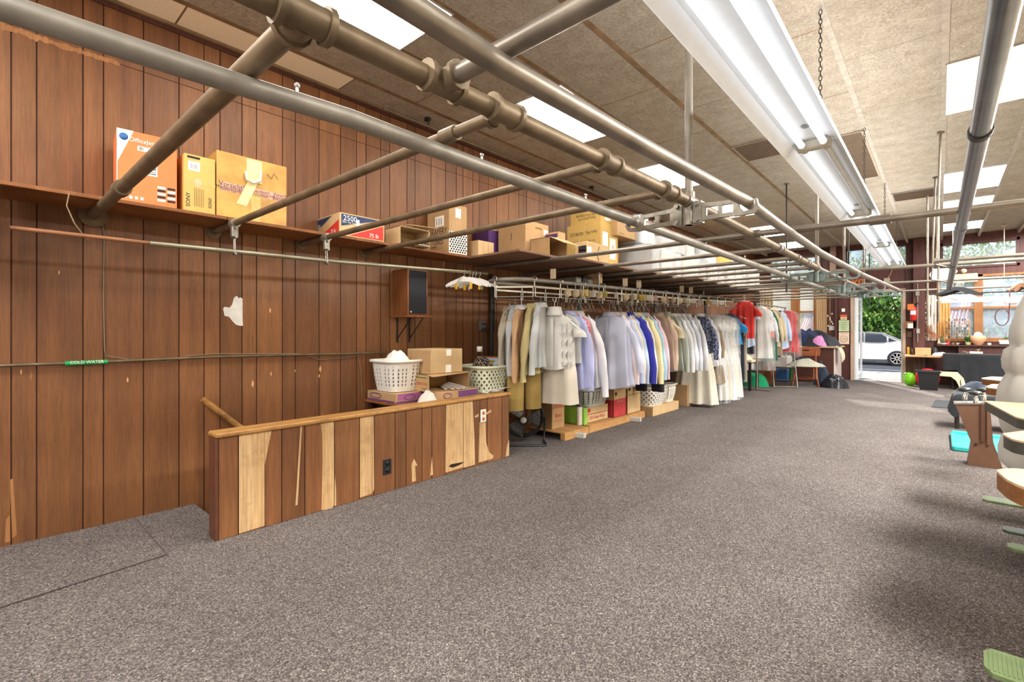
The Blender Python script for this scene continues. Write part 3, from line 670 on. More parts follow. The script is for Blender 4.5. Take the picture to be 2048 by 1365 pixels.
c.txt('E',.6,.495,.034,'Caution!',INK).txt('E',.6,.455,.024,'sensitive electronic',INK).txt('E',.6,.428,.024,'equipment',INK)
c.txt('E',.9,.5,.036,'Vorsicht',INK,sx=.8).txt('E',.9,.455,.024,'Hochempf.',INK).txt('E',.9,.425,.024,'Elektroger.',INK)
c.dec('E',.46,.6,.0,.45,TAPE,.0015).dec('E',.40,.62,.62,.98,plain('pale_tape','ead59a',.25),.002); c.poly('E',[(.42,.62),(.56,.62),(.4,.22),(.26,.24)],plain('pale_tape','ead59a',.25),.002)
c.mb.tube([c.fr('E',.7,.8,.001),c.fr('E',.76,.74,.001),c.fr('E',.8,.84,.001),c.fr('E',.86,.76,.001)],.002,INK,4)
hd = MB(); hd.tube([c.fr('E',.38,.76,.012),c.fr('E',.39,.64,.016),c.fr('E',.48,.60,.016),c.fr('E',.58,.66,.016),c.fr('E',.6,.8,.012)],.009,plain('clear_handle','d8d6cc',.3),8)
c.done([('carry_handle', hd)])
# blue and red carton
a, b, h = bxy(624,679.5,769,424,-3.52)
c = Carton('shirt_box_carton', 'low tan carton with blue and red printed triangles on the shelf', a, b, h, CARDLT)
c.poly('E',[(.03,.96),(.03,.5),(.97,.96)] if 0 else [(.03,.95),(.03,.42),(.9,.95)],BLUEINK); c.poly('E',[(.97,.05),(.97,.62),(.1,.05)] if 0 else [(.97,.06),(.97,.72),(.2,.06)],plain('carton_red','c8352f',.6))
c.txt('E',.22,.78,.06,'2500',WHITEINK).txt('E',.3,.62,.026,'Sure - buy Trouser Guards',WHITEINK,sx=.7).txt('E',.75,.2,.045,'75 lb',WHITEINK); c.dec('E',.35,.42,.5,.8,PAPER,.002)
c.poly('S',[(.03,.9),(.03,.3),(.75,.95)],BLUEINK).poly('S',[(.97,.05),(.97,.7),(.2,.05)],plain('carton_red','c8352f',.6)).txt('S',.24,.6,.05,'2500',WHITEINK,sx=.8).txt('S',.78,.25,.04,'75 lb',WHITEINK)
c.done()
def open_box(name, label, a, b, h, z, face='E', m=CARD, group=None, rz=0, flaps=(), mi=None):
    """a carton with one face or the top open: five walls with thickness"""
    w, d = abs(b[0]-a[0])/2, abs(b[1]-a[1])/2; t = .005; mi = mi or CARDIN
    mb = MB(); S = {'W': ((-w,-d,0),(-w+t,d,h)), 'E': ((w-t,-d,0),(w,d,h)), 'S': ((-w,-d,0),(w,-d+t,h)), 'N': ((-w,d-t,0),(w,d,h)), 'B': ((-w,-d,0),(w,d,t)), 'T': ((-w,-d,h-t),(w,d,h))}
    for k, (p, q) in S.items():
        if k != face: mb.box(p, q, m)
    o = mb.build(name, None, ((a[0]+b[0])/2, (a[1]+b[1])/2, z), rz); tag(o, label, 'box', group)
    for pts in flaps:
        f = MB(); f.add([Vector(p) for p in pts] + [Vector(p)+Vector((0,0,.004)) for p in pts], [(3,2,1,0),(4,5,6,7),(0,1,5,4),(1,2,6,5),(2,3,7,6),(3,0,4,7)], m); f.build('flap', o)
    return o, w, d, mb
a, b, h = bxy(770,800,859,451,-3.52)
open_box('open_carton', 'open carton lying on its side with loose card inside, beside the blue and red carton', a, b, h, ST, 'E', CARDLT, None, 0, ([(.17,-.14,h-.002),(.17,.13,h-.002),(.25,.15,h+.0),(.24,-.12,h-.01)],))
b_ = MB()
for i in range(4): b_.box((-.12,-.1,.0+.012*i),(.12,.1,.004+.012*i), (CARDDK, PAPER, CARDIN, DARKMETAL)[i], 0, Matrix.Rotation(.12*i-.1,4,'Z'))
tag(b_.build('card_sheets', None, ((a[0]+b[0])/2+.05, (a[1]+b[1])/2+.02, ST+.006)), 'loose card sheets stuffed inside the open carton on the shelf', 'card')
a, b, h = bxy(838,898,934,406,-3.54); a = (max(a[0],WX+.012), a[1])
c = Carton('fabric_tube_carton', 'tall carton printed in black capitals with a dotted lower side on the shelf', a, b, h, CARD)
c.txt('S',.48,.46,.095,'DRAPERY',INK,sx=.72).txt('S',.46,.27,.095,'TUBES',INK,sx=.72).txt('S',.3,.17,.03,'2 dozen',INK); c.dec('S',.38,.78,.57,.78,PAPER)
for i in range(3): c.dec('S',.44+.1*i,.47+.1*i,.6,.74,INK)
c.dec('E',0,1,.02,.45,PAPER)
for j in range(9):
    for i in range(7): c.mb.lathe([(0,0),(.0105,0),(.0105,.0006),(0,.0006)], INK, c.fr('E',.07+.135*i+(.06 if j%2 else 0) if .07+.135*i+(.06 if j%2 else 0)<.97 else .95,.055+.046*j,.0014), 8, Matrix.Rotation(pi/2,4,'Y'))
c.dec('E',.35,.65,.74,.93,PAPER); c.done()
a, b, h = bxy(932,956.5,988,480,-3.5)
c = Carton('small_carton', 'small plain tan carton between the tube carton and the big tan one', a, b, h, CARDLT); c.dec('E',.3,.32,.1,.9,CARDDK).dec('E',.62,.64,.1,.9,CARDDK); c.done()
for k in range(0): pass
y0 = P(967,x=-3.7).y; c = Carton('violet_carton', 'violet printed carton standing behind the small tan carton', (-3.86,y0), (-3.62,P(1004,x=-3.62).y+.06), P(980,454,x=-3.62).z-ST, PURPLE)
c.txt('E',.6,.5,.05,'GET PAID TO LOVE',WHITEINK,rot=1,sx=.6); c.dec('E',0,1,.92,1,CARD); c.done()
a, b, h = bxy(996.4,1051,1097,439.5,-3.2)
c = Carton('big_carton', 'big plain tan carton with a hooked ink mark on its side', a, b, h, CARD)
c.mb.tube([c.fr('S',.5,.72,.001),c.fr('S',.5,.6,.001),c.fr('S',.47,.55,.001),c.fr('S',.52,.53,.001)],.003,INK,5); c.dec('E',.78,.98,.72,.86,PAPER); c.txt('E',.55,.86,.03,'PEERLESS',INK,flip=True,sx=.9); c.dec('E',.9,.95,.74,.78,INK); c.done()
a, b, h = bxy(1066,1117,1131,463,-3.02)
c = Carton('violet_carton', 'violet carton with two white tape tabs in front of the big tan carton', a, b, h, CARD)
c.dec('S',.05,.96,.08,.94,PURPLE); c.txt('S',.3,.5,.055,'GET PAID TO SLIM',WHITEINK,rot=1,sx=.62).txt('S',.14,.5,.03,'UP TO CARE',WHITEINK,rot=1)
c.dec('S',.8,1.0,.72,.8,PAPER,.002).dec('S',.8,1.0,.12,.2,PAPER,.002); c.dec('E',0,.9,.05,.95,PALE); c.done()
a, b, h = bxy(1134,1201.5,1236,442.5,-3.05)
c = Carton('yellow_carton', 'yellow carton with upside down print, lower of the stacked pair', a, b, h, CARDYEL)
c.txt('S',.5,.8,.06,'Item No. 18248CLR',INK,flip=True,sx=.8).txt('S',.5,.62,.036,'18 x 24 - 2 MIL - CLEAR',INK,flip=True).txt('S',.5,.48,.036,'ROLL - 500 BAGS',INK,flip=True)
c.dec('E',.1,.4,.5,.8,PAPER).dec('E',.5,.85,.25,.7,PAPER); c.txt('E',.7,.5,.09,'R',REDINK); zy = ST + h
c.done(); y1 = b[1]; x0 = a[0]
a2, b2, h2 = bxy(1140.7,1202,1228,411,-3.07, zy)
c = Carton('yellow_carton', 'dented yellow carton, upper of the stacked pair near the ceiling pipes', a2, b2, h2, CARDYEL, zy)
c.txt('S',.55,.35,.045,'Fast gallery fix',INK,flip=True).txt('S',.5,.55,.045,'the love language',INK,flip=True,sx=.9); c.dec('E',.3,.8,.2,.7,PAPER); c.done()
a, b, h = bxy(1149.5,1174,1217,482,-2.84)
c = Carton('labelled_carton', 'tan carton with a black label and a square code sticker at the shelf edge', a, b, h, CARDLT); c.dec('S',.3,.95,.45,.8,INK).dec('S',.35,.9,.55,.6,plain('pale_blue_label','9fc4d0',.5)); c.dec('E',.0,.2,.3,.75,PAPER)
c.mb.tube([c.fr('E',.55,.85,.003),c.fr('E',.48,.6,.003),c.fr('E',.47,.35,.003),c.fr('E',.52,.15,.003)],.003,INK,5); c.done()
ya = P(1147,x=-2.9).y - .42
o, w, d, m_ = open_box('open_carton', 'small open carton with a striped flap raised beside the violet carton', (-3.15,ya), (-2.9,ya+.3), .19, ST, 'E', CARD, None, 0, ([(.125,-.15,.188),(.125,.15,.188),(.26,.2,.12),(.26,-.1,.12)],))
c = Carton('tan_carton', 'tan carton with black tape high on the wrapped boxes', (-3.5,P(1239,x=-2.95).y), (-2.98,P(1278,x=-2.98).y), .30, CARD, ST+.44); c.dec('E',.42,.6,.3,1,INK); c.dec('E',.1,.3,.1,.12,INK); c.done()
# white boxed garments in clear plastic, shelved along the far half
WB = plain('white_carton', 'd9d6cc', .6, 0, .07); WBG = plain('grey_carton','b9bcbd',.6,0,.08)
def wrapped(y0, y1, h, z, xf, label, m=WB, win=False):
    h *= rnd.uniform(.82,1.1); xf -= rnd.uniform(0,.06)
    r = thing('wrapped_garment_box', label, 'garment box', (xf-.24, (y0+y1)/2, z), rnd.uniform(-.04,.04), 'plastic wrapped garment boxes on the long shelf')
    d = (y1-y0)/2 - .025; b = MB(); b.box((-.24,-d,0),(.23,d,h), m, .01); b.box((.231,-d*.8,.04*h),(.233,d*.8,.9*h), WBG if win else m)
    if win: b.box((.233,-d*.6,h*.5),(.236,d*.5,h*.8), PAPER)
    b.build('box', r)
    f = MB(); ph = rnd.uniform(0,9)
    def ring(zz, e): 
        pts = []
        for q in range(28):
            t = 2*pi*q/28; cxx, syy = math.cos(t), math.sin(t); k = 1/max(abs(cxx),abs(syy)); wob = 1 + .03*math.sin(5*t+ph+zz*20)
            pts.append(Vector((cxx*k*(.245+e)*wob, syy*k*(d+.012+e)*wob, zz)))
        return pts
    f.loft([ring(.004,.0), ring(h*.35,.006), ring(h*.7,.0), ring(h+.012,-.003), [p*.6+Vector((0,0,h*.42+.02)) for p in ring(h+.012,-.02)]], FILM3, (False, True)); f.build('clear_wrap', r)
    return r
names = ['first','second','third','fourth','fifth','sixth','seventh','eighth','ninth','tenth','eleventh','twelfth']
ys = [5.75,6.05,6.45,6.78,7.12,7.45,7.8,8.15,8.5,8.85,9.2,9.55,9.9]
for i in range(12):
    wrapped(ys[i], ys[i+1]-.02, (.40,.36,.34,.33,.34,.35,.37,.34,.36,.40,.36,.38)[i], ST, (-2.70 if i < 3 else -2.58 if i < 7 else -2.5), f'white garment box in clear plastic, {names[i]} along the shelf front from the yellow cartons', WBG if i in (0,4,6) else WB, i in (2,5,9))
for i, (a, b, h) in enumerate(((5.78,6.06,.33),(6.08,6.3,.30),(6.9,7.3,.34),(7.35,7.75,.32),(7.8,8.2,.30),(8.3,8.7,.28))):
    wrapped(a, b, h, ST+.41, -2.86 - .05*(i%2), f'clear wrapped box, {names[i]} of the upper layer over the shelf boxes', WB if i % 2 else WBG, i % 2 == 0)
for i, (a, b) in enumerate(((8.8,9.15),(9.25,9.7))):
    c = Carton('yellow_carton', ('yellow carton on the upper layer far along the shelf','yellow carton last on the upper layer by the front wall')[i], (-3.3,a), (-2.75,b), .2, CARDYEL, ST+.43); c.dec('E',.2,.7,.3,.8,PAPER); c.done()
# ---- the platform behind the half wall and what is piled on it
PX0, PX1, PY0, PY1, PZ = WX+.005, HX-HT-.03, 2.36, 3.9, .59
b = MB(); b.box((PX0,PY0,PZ-.02),(PX1,PY1,PZ), SHELF, .003); b.box((PX0,PY0+.01,-.0),(PX0+.05,PY0+.06,PZ-.02), DARKWOOD); b.box((PX1-.05,PY0+.01,-2.1),(PX1,PY0+.06,PZ-.02), DARKWOOD); b.box((PX0,PY1-.05,0),(PX0+.05,PY1,PZ-.02), DARKWOOD)
tag(b.build('platform'), 'board platform over the stairs carrying the baskets and cartons', 'platform')
def basket(name, label, loc, lx, ly, h, m, rz=0, holes='slot', cat='laundry basket', taper=.8, group=None):
    r = thing(name, label, cat, loc, rz, group)
    def sup(t, a, b, k=5.0):
        c, s_ = math.cos(t), math.sin(t); q = (abs(c)**k + abs(s_)**k)**(-1/k); return a*c*q, b*s_*q
    N = 56; levels = [(0,taper),(.04,taper+.01),(.16,taper+.05),(.28,taper+.08),(.40,taper+.11),(.52,taper+.135),(.64,taper+.155),(.76,taper+.175),(.86,.985),(1,1)]
    b = MB(); rings = []
    for z, k in levels: rings.append([Vector((*sup(2*pi*(j+.5)/N, lx/2*k, ly/2*k), z*h)) for j in range(N)])
    # perforated wall: every other cell of the middle bands is left open
    for i in range(len(rings)-1):
        for j in range(N):
            hole = 2 <= i <= 7 and (j % 2 == 0) and (j % 14 not in (0,)) if holes == 'slot' else (1 <= i <= 7 and (j + i) % 2 == 0)
            p = [rings[i][j], rings[i][(j+1)%N], rings[i+1][(j+1)%N], rings[i+1][j]]
            if not hole: b.quad(*p, m)
            else:
                c = sum(p, Vector())/4; q = [c + (v-c)*.62 for v in p]
                for e in range(4): b.quad(p[e], p[(e+1)%4], q[(e+1)%4], q[e], m)
    b.add(rings[0], [tuple(range(N))[::-1]], m); b.build('tub', r)
    rim = MB(); rim.loft([[Vector((*sup(2*pi*(j+.5)/N, lx/2+o, ly/2+o), z)) for j in range(N)] for o, z in ((-.004,h-.012),(.018,h-.02),(.024,h-.008),(.02,h+.004),(.0,h+.006),(-.004,h-.012))], m, (False,False)); rim.build('rim', r)
    return r
MINT = plain('mint_plastic','d6ddc4',.4,0,.04)
p = P(790,757,x=-3.55)
basket('laundry_basket', 'white slotted laundry basket heaped with white cloth behind the half wall', (-3.63,2.53,PZ+.09), .36, .33, .27, WHITEP)
def pile(name, label, loc, rx, ry, h, m, cat='cloth', seed=0, group=None, amp=.25, rz=0, parent=None, n=52, flat=2.2):
    """a soft heap: a domed grid with folds, resting on its underside"""
    o = Vector((seed*3.7, seed*1.3, 0)); b = MB()
    def f(u, v):
        t = 2*pi*u; q = v; fx = Vector((math.cos(t)*q*rx*22, math.sin(t)*q*ry*22, seed)); rr = 1 + .18*noise.noise(Vector((math.cos(t)*1.3, math.sin(t)*1.3, seed)))
        z = h*max(0, 1 - q**flat) * (1 + amp*noise.noise(Vector((math.cos(t)*q*2.2, math.sin(t)*q*2.2, 0))+o)) + .05*amp*(.5-abs(noise.noise(fx)))*(1-q**6) + .03*amp*(.5-abs(noise.noise(fx*2.3)))*(1-q**6)
        return Vector((rx*q*rr*math.cos(t), ry*q*rr*math.sin(t), max(z,0.0)))
    b.grid(f, n, 24, m)
    b.add([f(i/n, 1) for i in range(n)], [tuple(range(n))[::-1]], m)
    ob = b.build(name, parent, loc, rz)
    if parent is None: tag(ob, label, cat, group)
    return ob
pile('folded_linen', 'folded white linen heaped in the white basket with a yellow edge', (-3.63,2.53,PZ+.29), .15,.14,.13, cloth('white_linen','eeece4'), 'linen', 2, amp=.5)
c = Carton('violet_banded_carton', 'carton with purple ovals and bands under the white basket', (-3.86,2.38), (-3.42,2.66), .085, CARD, PZ); c.dec('S',.0,.95,.03,.22,PURPLEDK).dec('E',.0,1,.03,.22,PURPLEDK)
for f, u in (('S',.3),('E',.5)): c.mb.tube([c.fr(f,u+.2*math.cos(t),.58+.25*math.sin(t),.001) for t in [2*pi*j/16 for j in range(16)]],.004,PURPLEDK,5,True)
c.dec('E',.05,.95,.3,.95,plain('magenta_band','9c5a86',.6)); c.done()
c = Carton('violet_banded_carton', 'long tan carton with a purple oval under the trouser guard carton', (-3.62,2.69), (-3.27,3.2), .08, CARD, PZ); c.dec('E',.5,.98,.1,.9,PURPLEDK)
for f, u in (('E',.25),('S',.7)): c.mb.tube([c.fr(f,u+.09*math.cos(t),.5+.28*math.sin(t),.001) for t in [2*pi*j/16 for j in range(16)]],.004,PURPLEDK,5,True)
c.done()
a, b, h = bxy(803,863,938,755,-3.28,PZ+.082)
a, b = (-3.62,P(863,x=-3.3).y-.03), (-3.3,P(938,x=-3.3).y)
o, w, d, m_ = open_box('guard_carton', 'open carton with red upside down print, holding white strips, on the platform', a, b, .155, PZ+.082, 'E', CARD, None, 0, ([(.155,-.25,.15),(.155,.22,.15),(.22,.2,.155),(.2,-.22,.135)],))
t_ = MB(); t_.text('TROUSERS GUARDS', REDINK, (-.0,-d-.001,.075), (-1,0,0), (0,0,-1), .036, sx=.9); t_.text('ITEM 81', INK, (.1,-d-.001,.03), (-1,0,0), (0,0,-1), .02); t_.text('500 PCS', INK, (-.1,-d-.001,.03), (-1,0,0), (0,0,-1), .02); t_.box((-.13,-d-.0015,.122),(.13,-d-.0003,.13), GREENINK); t_.build('printing', o)
for i in range(6):
    s_ = MB(); s_.box((-.02,-.01,0),(.2,.012,.003), PAPER, 0, Matrix.Rotation(.25*(i-2),4,'Z') @ Matrix.Rotation(.05*i,4,'Y')); tag(s_.build('card_strip', None, (-3.45,2.9+.02*i,PZ+.1+.006*i)), 'white cardboard trouser guard strip in the open red printed carton', 'strip', 'white strips in the guard carton')
c = Carton('plain_carton', 'plain tan carton with two paper labels on top of the guard carton', (P(815,y=P(863,x=-3.32).y).x+.0,P(863,x=-3.32).y), (-3.32,P(925,x=-3.32).y), .215, CARDLT, PZ+.082+.157); c.dec('E',.46,.62,.72,.98,PAPER).dec('E',.44,.62,.02,.34,PAPER); c.dec('S',.0,.96,.05,.95,CARD); c.done()
basket('laundry_basket', 'mint plastic laundry basket full of printed cloth on the platform', (-3.44,3.44,PZ+.002), .42, .40, .27, MINT, 0, 'round')
pile('patterned_cloth', 'navy cloth with cream leaf print in the mint basket', (-3.38,3.36,PZ+.22), .13,.12,.13, cloth('leaf_print','1d2130','e6c07a'), 'cloth', 5, amp=.4)
b = MB(); b.box((-.17,-.15,0),(.17,.15,.012), plain('rust_cloth','9c5430',.8), .004, Matrix.Rotation(.42,4,'X')); b.box((-.13,-.11,.0125),(.13,.11,.0135), plain('pale_blue_cloth','a9bcc4',.8), 0, Matrix.Rotation(.42,4,'X')); b.ell((0,.0,.014),(.06,.06,.004), plain('ochre_motif','b98a3e',.8), 16, 6, Matrix.Rotation(.42,4,'X'))
tag(b.build('bordered_scarf', None, (-3.46,3.54,PZ+.28), .1), 'rust bordered scarf with ochre medallion sticking out of the mint basket', 'scarf')
b = MB(); b.lathe([(.0,0),(.03,0),(.03,.055),(.012,.055),(.012,.0)], PAPER, n=20); tag(b.build('paper_roll', None, (-3.62,3.56,PZ+.40)), 'white paper roll standing on the cloth behind the mint basket', 'paper roll')
pile('white_pillow', 'small white pillow bag lying against the near cartons', (-3.3,2.62,PZ), .07,.1,.09, cloth('grey_white','cfccc2'), 'bag', 9, amp=.3)
b = MB()
for i in range(16):
    a_ = rnd.uniform(-.6,.6); b.box((-.10,-.006,0),(.10,.006,.002), PAPER, 0, Matrix.Translation((rnd.uniform(-.04,.04), .018*i-.15, .002+.0015*i)) @ Matrix.Rotation(a_,4,'Z') @ Matrix.Rotation(-.06,4,'Y'))
tag(b.build('paper_strips', None, (-3.26,3.38,PZ+.03)), 'fan of loose white paper strips by the mint basket', 'paper', kind='stuff')
# handrail down the stairs, speaker and wall odds
b = MB(); p0, p1 = P(405,799,x=WX+.06), P(484,858,x=WX+.06); d = (p1-p0); p1 = p0 + d*1.6
b.tube([p0,p1], .022, CAPWOOD, 8); b.cyl(p0+d*.3, p0+d*.3+Vector((-.058,0,-.01)), .01, DARKMETAL); tag(b.build('handrail'), 'worn wooden handrail running down into the stairwell', 'handrail')
sp = thing('wall_speaker', 'walnut loudspeaker with a black grille on a small wall bracket shelf', 'speaker', (WX+.12, P(835,x=WX+.2).y-.02, 1.335))
b = MB(); b.box((-.118,-.115,.022),(.112,.115,.45), WALNUT, .004); b.build('cabinet', sp)
b = MB(); b.box((.1125,-.1,.034),(.118,.1,.436), BLACKCLOTH, .002); b.build('grille', sp); b = MB(); b.lathe([(0,0),(.008,0),(.008,.003),(0,.003)], PAPER, (.118,-.083,.05), 12, Matrix.Rotation(pi/2,4,'Y')); b.build('badge', sp)
b = MB(); b.box((-.118,-.15,0),(.15,.15,.02), WALNUT, .002); b.build('shelf', sp)
for y in (-.07,.07):
    b = MB(); b.box((-.1185,y-.008,-.24),(-.108,y+.008,-.001), DARKMETAL); b.tube([(-.11,y,-.2),(.1,y,-.004)], .006, DARKMETAL, 6); b.build('bracket', sp)
p = P(961,652,x=WX)
o_ = thing('wall_outlet', 'dark outlet box with a plugged in cord on the plank wall above the mint basket', 'outlet', (WX+.03,p.y,p.z))
b = MB(); b.box((-.029,-.035,-.05),(.02,.035,.05), plain('grey_box','5a5c5e',.4), .004); b.build('box', o_)
for dy in (-.014,.014): one('lathe', [(0,.021),(.011,.021),(.011,.023),(0,.023)], BLACKP, (0,dy,.02), 12, Matrix.Rotation(pi/2,4,'Y')).build('socket', o_)
b = MB(); b.box((.0,-.02,-.06),(.045,.02,-.025), BLACKP, .006); b.tube([(.03,0,-.06),(.025,.0,-.2),(.02,.01,-.35)], .004, BLACKP, 6); b.build('plug_cord', o_)
# flattened carton end hanging at the near end of the shelf
b = MB(); b.box((-.28,-.02,0),(.03,.004,.3), CARD, .002); b.box((-.27,.0035,.01),(.02,.005,.29), BLACKP); b.box((.02,-.03,-.03),(.034,.01,.32), CARDDK, .003)
tag(b.build('carton_flap', None, (-3.42,P(3,x=-3.42).y-.02,1.62), .12), 'torn carton edge hanging at the near end of the clothes rod', 'carton')
# ======================================================================================= the clothes conveyor
def bz(y): return 1.541 + (y-3.4)*.0185 if y < 7 else 1.608 + (y-7)*.025
TX, TB, TY0, TY1, TR = -2.96, -3.5, 3.66, 9.7, .27
cv = thing('clothes_conveyor', 'oval overhead clothes conveyor with steel bars full of hanging garments', 'clothes conveyor', (-3.23, 6.5, 0))
def oval(off=0, n=10):
    cxm = (TX+TB)/2; R = TR + off; pts = []
    for i in range(n+1): a = pi*i/n; pts.append((cxm + R*math.cos(a), TY0 - R*math.sin(a)))
    k = 14
    for i in range(1, k): pts.append((cxm - R, TY0 + (TY1-TY0)*i/k))
    for i in range(n+1): a = pi*i/n; pts.append((cxm - R*math.cos(a), TY1 + R*math.sin(a)))
    for i in range(1, k): pts.append((cxm + R, TY1 - (TY1-TY0)*i/k))
    return pts
L_ = Vector((3.23,-6.5,0))
o = MB(); o.tube([Vector((x,y,bz(y)+.165))+L_ for x,y in oval(-.03)], .022, GALV, 10, True); o.build('track', cv)
ov = oval(0, 4)
# resample the loop into bar lengths
def along(pts, step):
    P_ = [Vector((x,y,0)) for x,y in pts] + [Vector((*pts[0],0))]; seg = [(b-a).length for a,b in zip(P_[:-1],P_[1:])]; tot = sum(seg); n = int(tot/step); out = []; d = 0; i = 0; acc = 0
    for k in range(n):
        t = tot*k/n
        while acc + seg[i] < t: acc += seg[i]; i += 1
        out.append(P_[i] + (P_[i+1]-P_[i])*((t-acc)/seg[i]))
    return out
nodes = along(oval(0, 12), .42); BARW = plain('bar_strip','cfc8b4',.4,.3)
for a, b in zip(nodes, nodes[1:]+nodes[:1]):
    za, zb = bz(a.y), bz(b.y); A = a + L_ + Vector((0,0,za)); B = b + L_ + Vector((0,0,zb)); d = (B-A).normalized()
    m = MB(); m.tube([A+d*.012, B-d*.012], .0055, STEEL, 6)
    for q in (A+d*.014, B-d*.014): m.tube([q, q+Vector((0,0,.085))], .006, STEEL, 6)
    up = Vector((0,0,.085)); sd = d.cross(Vector((0,0,1)))*.003
    m.add([A+up-sd+d*.012, B+up-sd-d*.012, B+up+sd-d*.012, A+up+sd+d*.012] + [q+Vector((0,0,.018)) for q in (A+up-sd+d*.012, B+up-sd-d*.012, B+up+sd-d*.012, A+up+sd+d*.012)], [(3,2,1,0),(4,5,6,7),(0,1,5,4),(1,2,6,5),(2,3,7,6),(3,0,4,7)], BARW)
    m.build('hanger_bar', cv)
    m = MB(); m.tube([A+Vector((0,0,.09)), A+Vector((0,0,.15))], .008, STEEL, 6); m.tube([A+Vector((.0,0,.15))+Vector((math.cos(t)*.028,0,.02+math.sin(t)*.028)) for t in [pi*k/8-.6 for k in range(10)]], .006, STEEL, 5); m.build('trolley', cv)
for y, zb in ((4.85,.085),(6.9,0),(9.0,0)):
    m = MB(); m.tube([(0,y-6.5,zb),(0,y-6.5,bz(y)+.165)], .027, plain('post_grey','5c5c58',.5,.3), 12); m.tube([(-.25,y-6.5,bz(y)+.165),(.25,y-6.5,bz(y)+.165)], .016, GALV, 8)
    m.build('post', cv)
    if zb: one('lathe', [(.032,.085),(.034,.3),(.028,.3)], plain('tape_white','dcd6c6',.7), (0,y-6.5,0), 16, caps=(False,False)).build('post_sleeve', cv)
for y in (4.88,8.2): 
    m = MB(); m.tube([(.25,y-6.5,bz(y)+.18),(.25,y-6.5,ZB-.02)], .017, GALV, 8); m.build('drop_pipe', cv)
m = MB(); m.box((-.1,-1.86,1.76),(.1,-1.5,1.84), plain('motor_grey','77766e',.5), .01); m.cyl((-.12,-1.7,1.80),(.12,-1.7,1.80),.06,DARKMETAL); m.box((.02,-1.5,1.78),(.2,-1.46,1.9),CARD); m.build('motor', cv)
def yb(u): return P(u, x=TX).y
# tags, numbered discs and spare wire hangers along the front run
DISC = plain('cream_disc','d9c9a4',.5); YEL = plain('yellow_tag','e3cf7e',.6); PNK = plain('pink_tag','e9bfb6',.6)
for k, u in enumerate((1133,1149,1160,1174,1196,1250,1262,1282,1300,1325,1344,1358,1374)):
    y = yb(u); m = MB(); m.lathe([(.012,-.002),(.045,-.002),(.045,.002),(.012,.002)], DISC, (0,0,-.045), 18, Matrix.Rotation(pi/2,4,'X') @ Matrix.Rotation(.3,4,'Y'))
    for t in range(6): m.lathe([(0,0),(.004,0),(.004,.001),(0,.001)], INK, (.03*math.cos(t), -.003, -.045+.03*math.sin(t)), 6, Matrix.Rotation(pi/2,4,'X'))
    m.tube([(0,0,-.002),(0,0,.055)], .003, STEEL, 5)
    tag(m.build('number_disc', None, (TX+.012, y, bz(y)+.10), rnd.uniform(-.5,.1)), 'round cream number disc hanging on the conveyor bars', 'number disc', 'number discs along the conveyor')
for k, (u, c) in enumerate(((1166,YEL),(1182,PAPER),(1206,YEL),(1228,PAPER),(1263,PAPER),(1272,YEL),(1281,YEL),(1286,PAPER),(1295,PAPER),(1306,PNK),(1329,PNK),(1366,PAPER),(1383,PAPER),(1398,PAPER),(1412,YEL),(1425,PAPER),(1440,PAPER))):
    y = yb(u); m = MB(); m.box((-.04,-.001,-.075),(.04,.001,.0), c); m.tube([(0,0,0),(0,0,.05)], .002, STEEL, 4)
    tag(m.build('paper_tag', None, (TX+.03, y, bz(y)+.105), rnd.uniform(-.5,.3)), ('white' if c is PAPER else 'yellow' if c is YEL else 'pink')+' paper claim tag clipped along the conveyor', 'paper tag', ('white' if c is PAPER else 'yellow' if c is YEL else 'pink')+' claim tags along the conveyor')
for i, (u, v) in enumerate(((1119,533),(1262,576),(1289,579),(1374,588),(1392,590))):
    y = P(u, x=-2.85).y; m = MB(); m.box((-.03,-.003,0),(.03,.003,.1), plain('pale_wood_tag','d8c3a4',.7)); tag(m.build('wooden_tag', None, (-2.93,y,bz(y)+.187), .2), 'upright pale wooden divider tag on top of the conveyor track', 'tag', 'wooden divider tags on the conveyor track')
for k, u in enumerate((1139,1158,1162,1176,1183,1199,1225,1236,1250,1262,1272,1283,1291,1305,1315,1328,1347,1362)):
    y = yb(u); m = MB(); s_ = .055 + .015*(k % 3); h = .09 + .012*(k % 2)
    m.tube([(0,0,.012),(.009,0,.006),(.0,0,-.012),(0,0,-.03)], .0024, STEEL, 4); m.tube([(0,0,-.03),(s_,0,-.03-h),(-s_,0,-.03-h)], .0026, STEEL, 4, True)
    tag(m.build('wire_hook', None, (TX, y, bz(y)-.006), rnd.uniform(-.4,.4)), 'small empty triangular wire hook on the conveyor bar', 'wire hook', 'empty wire hooks on the conveyor')
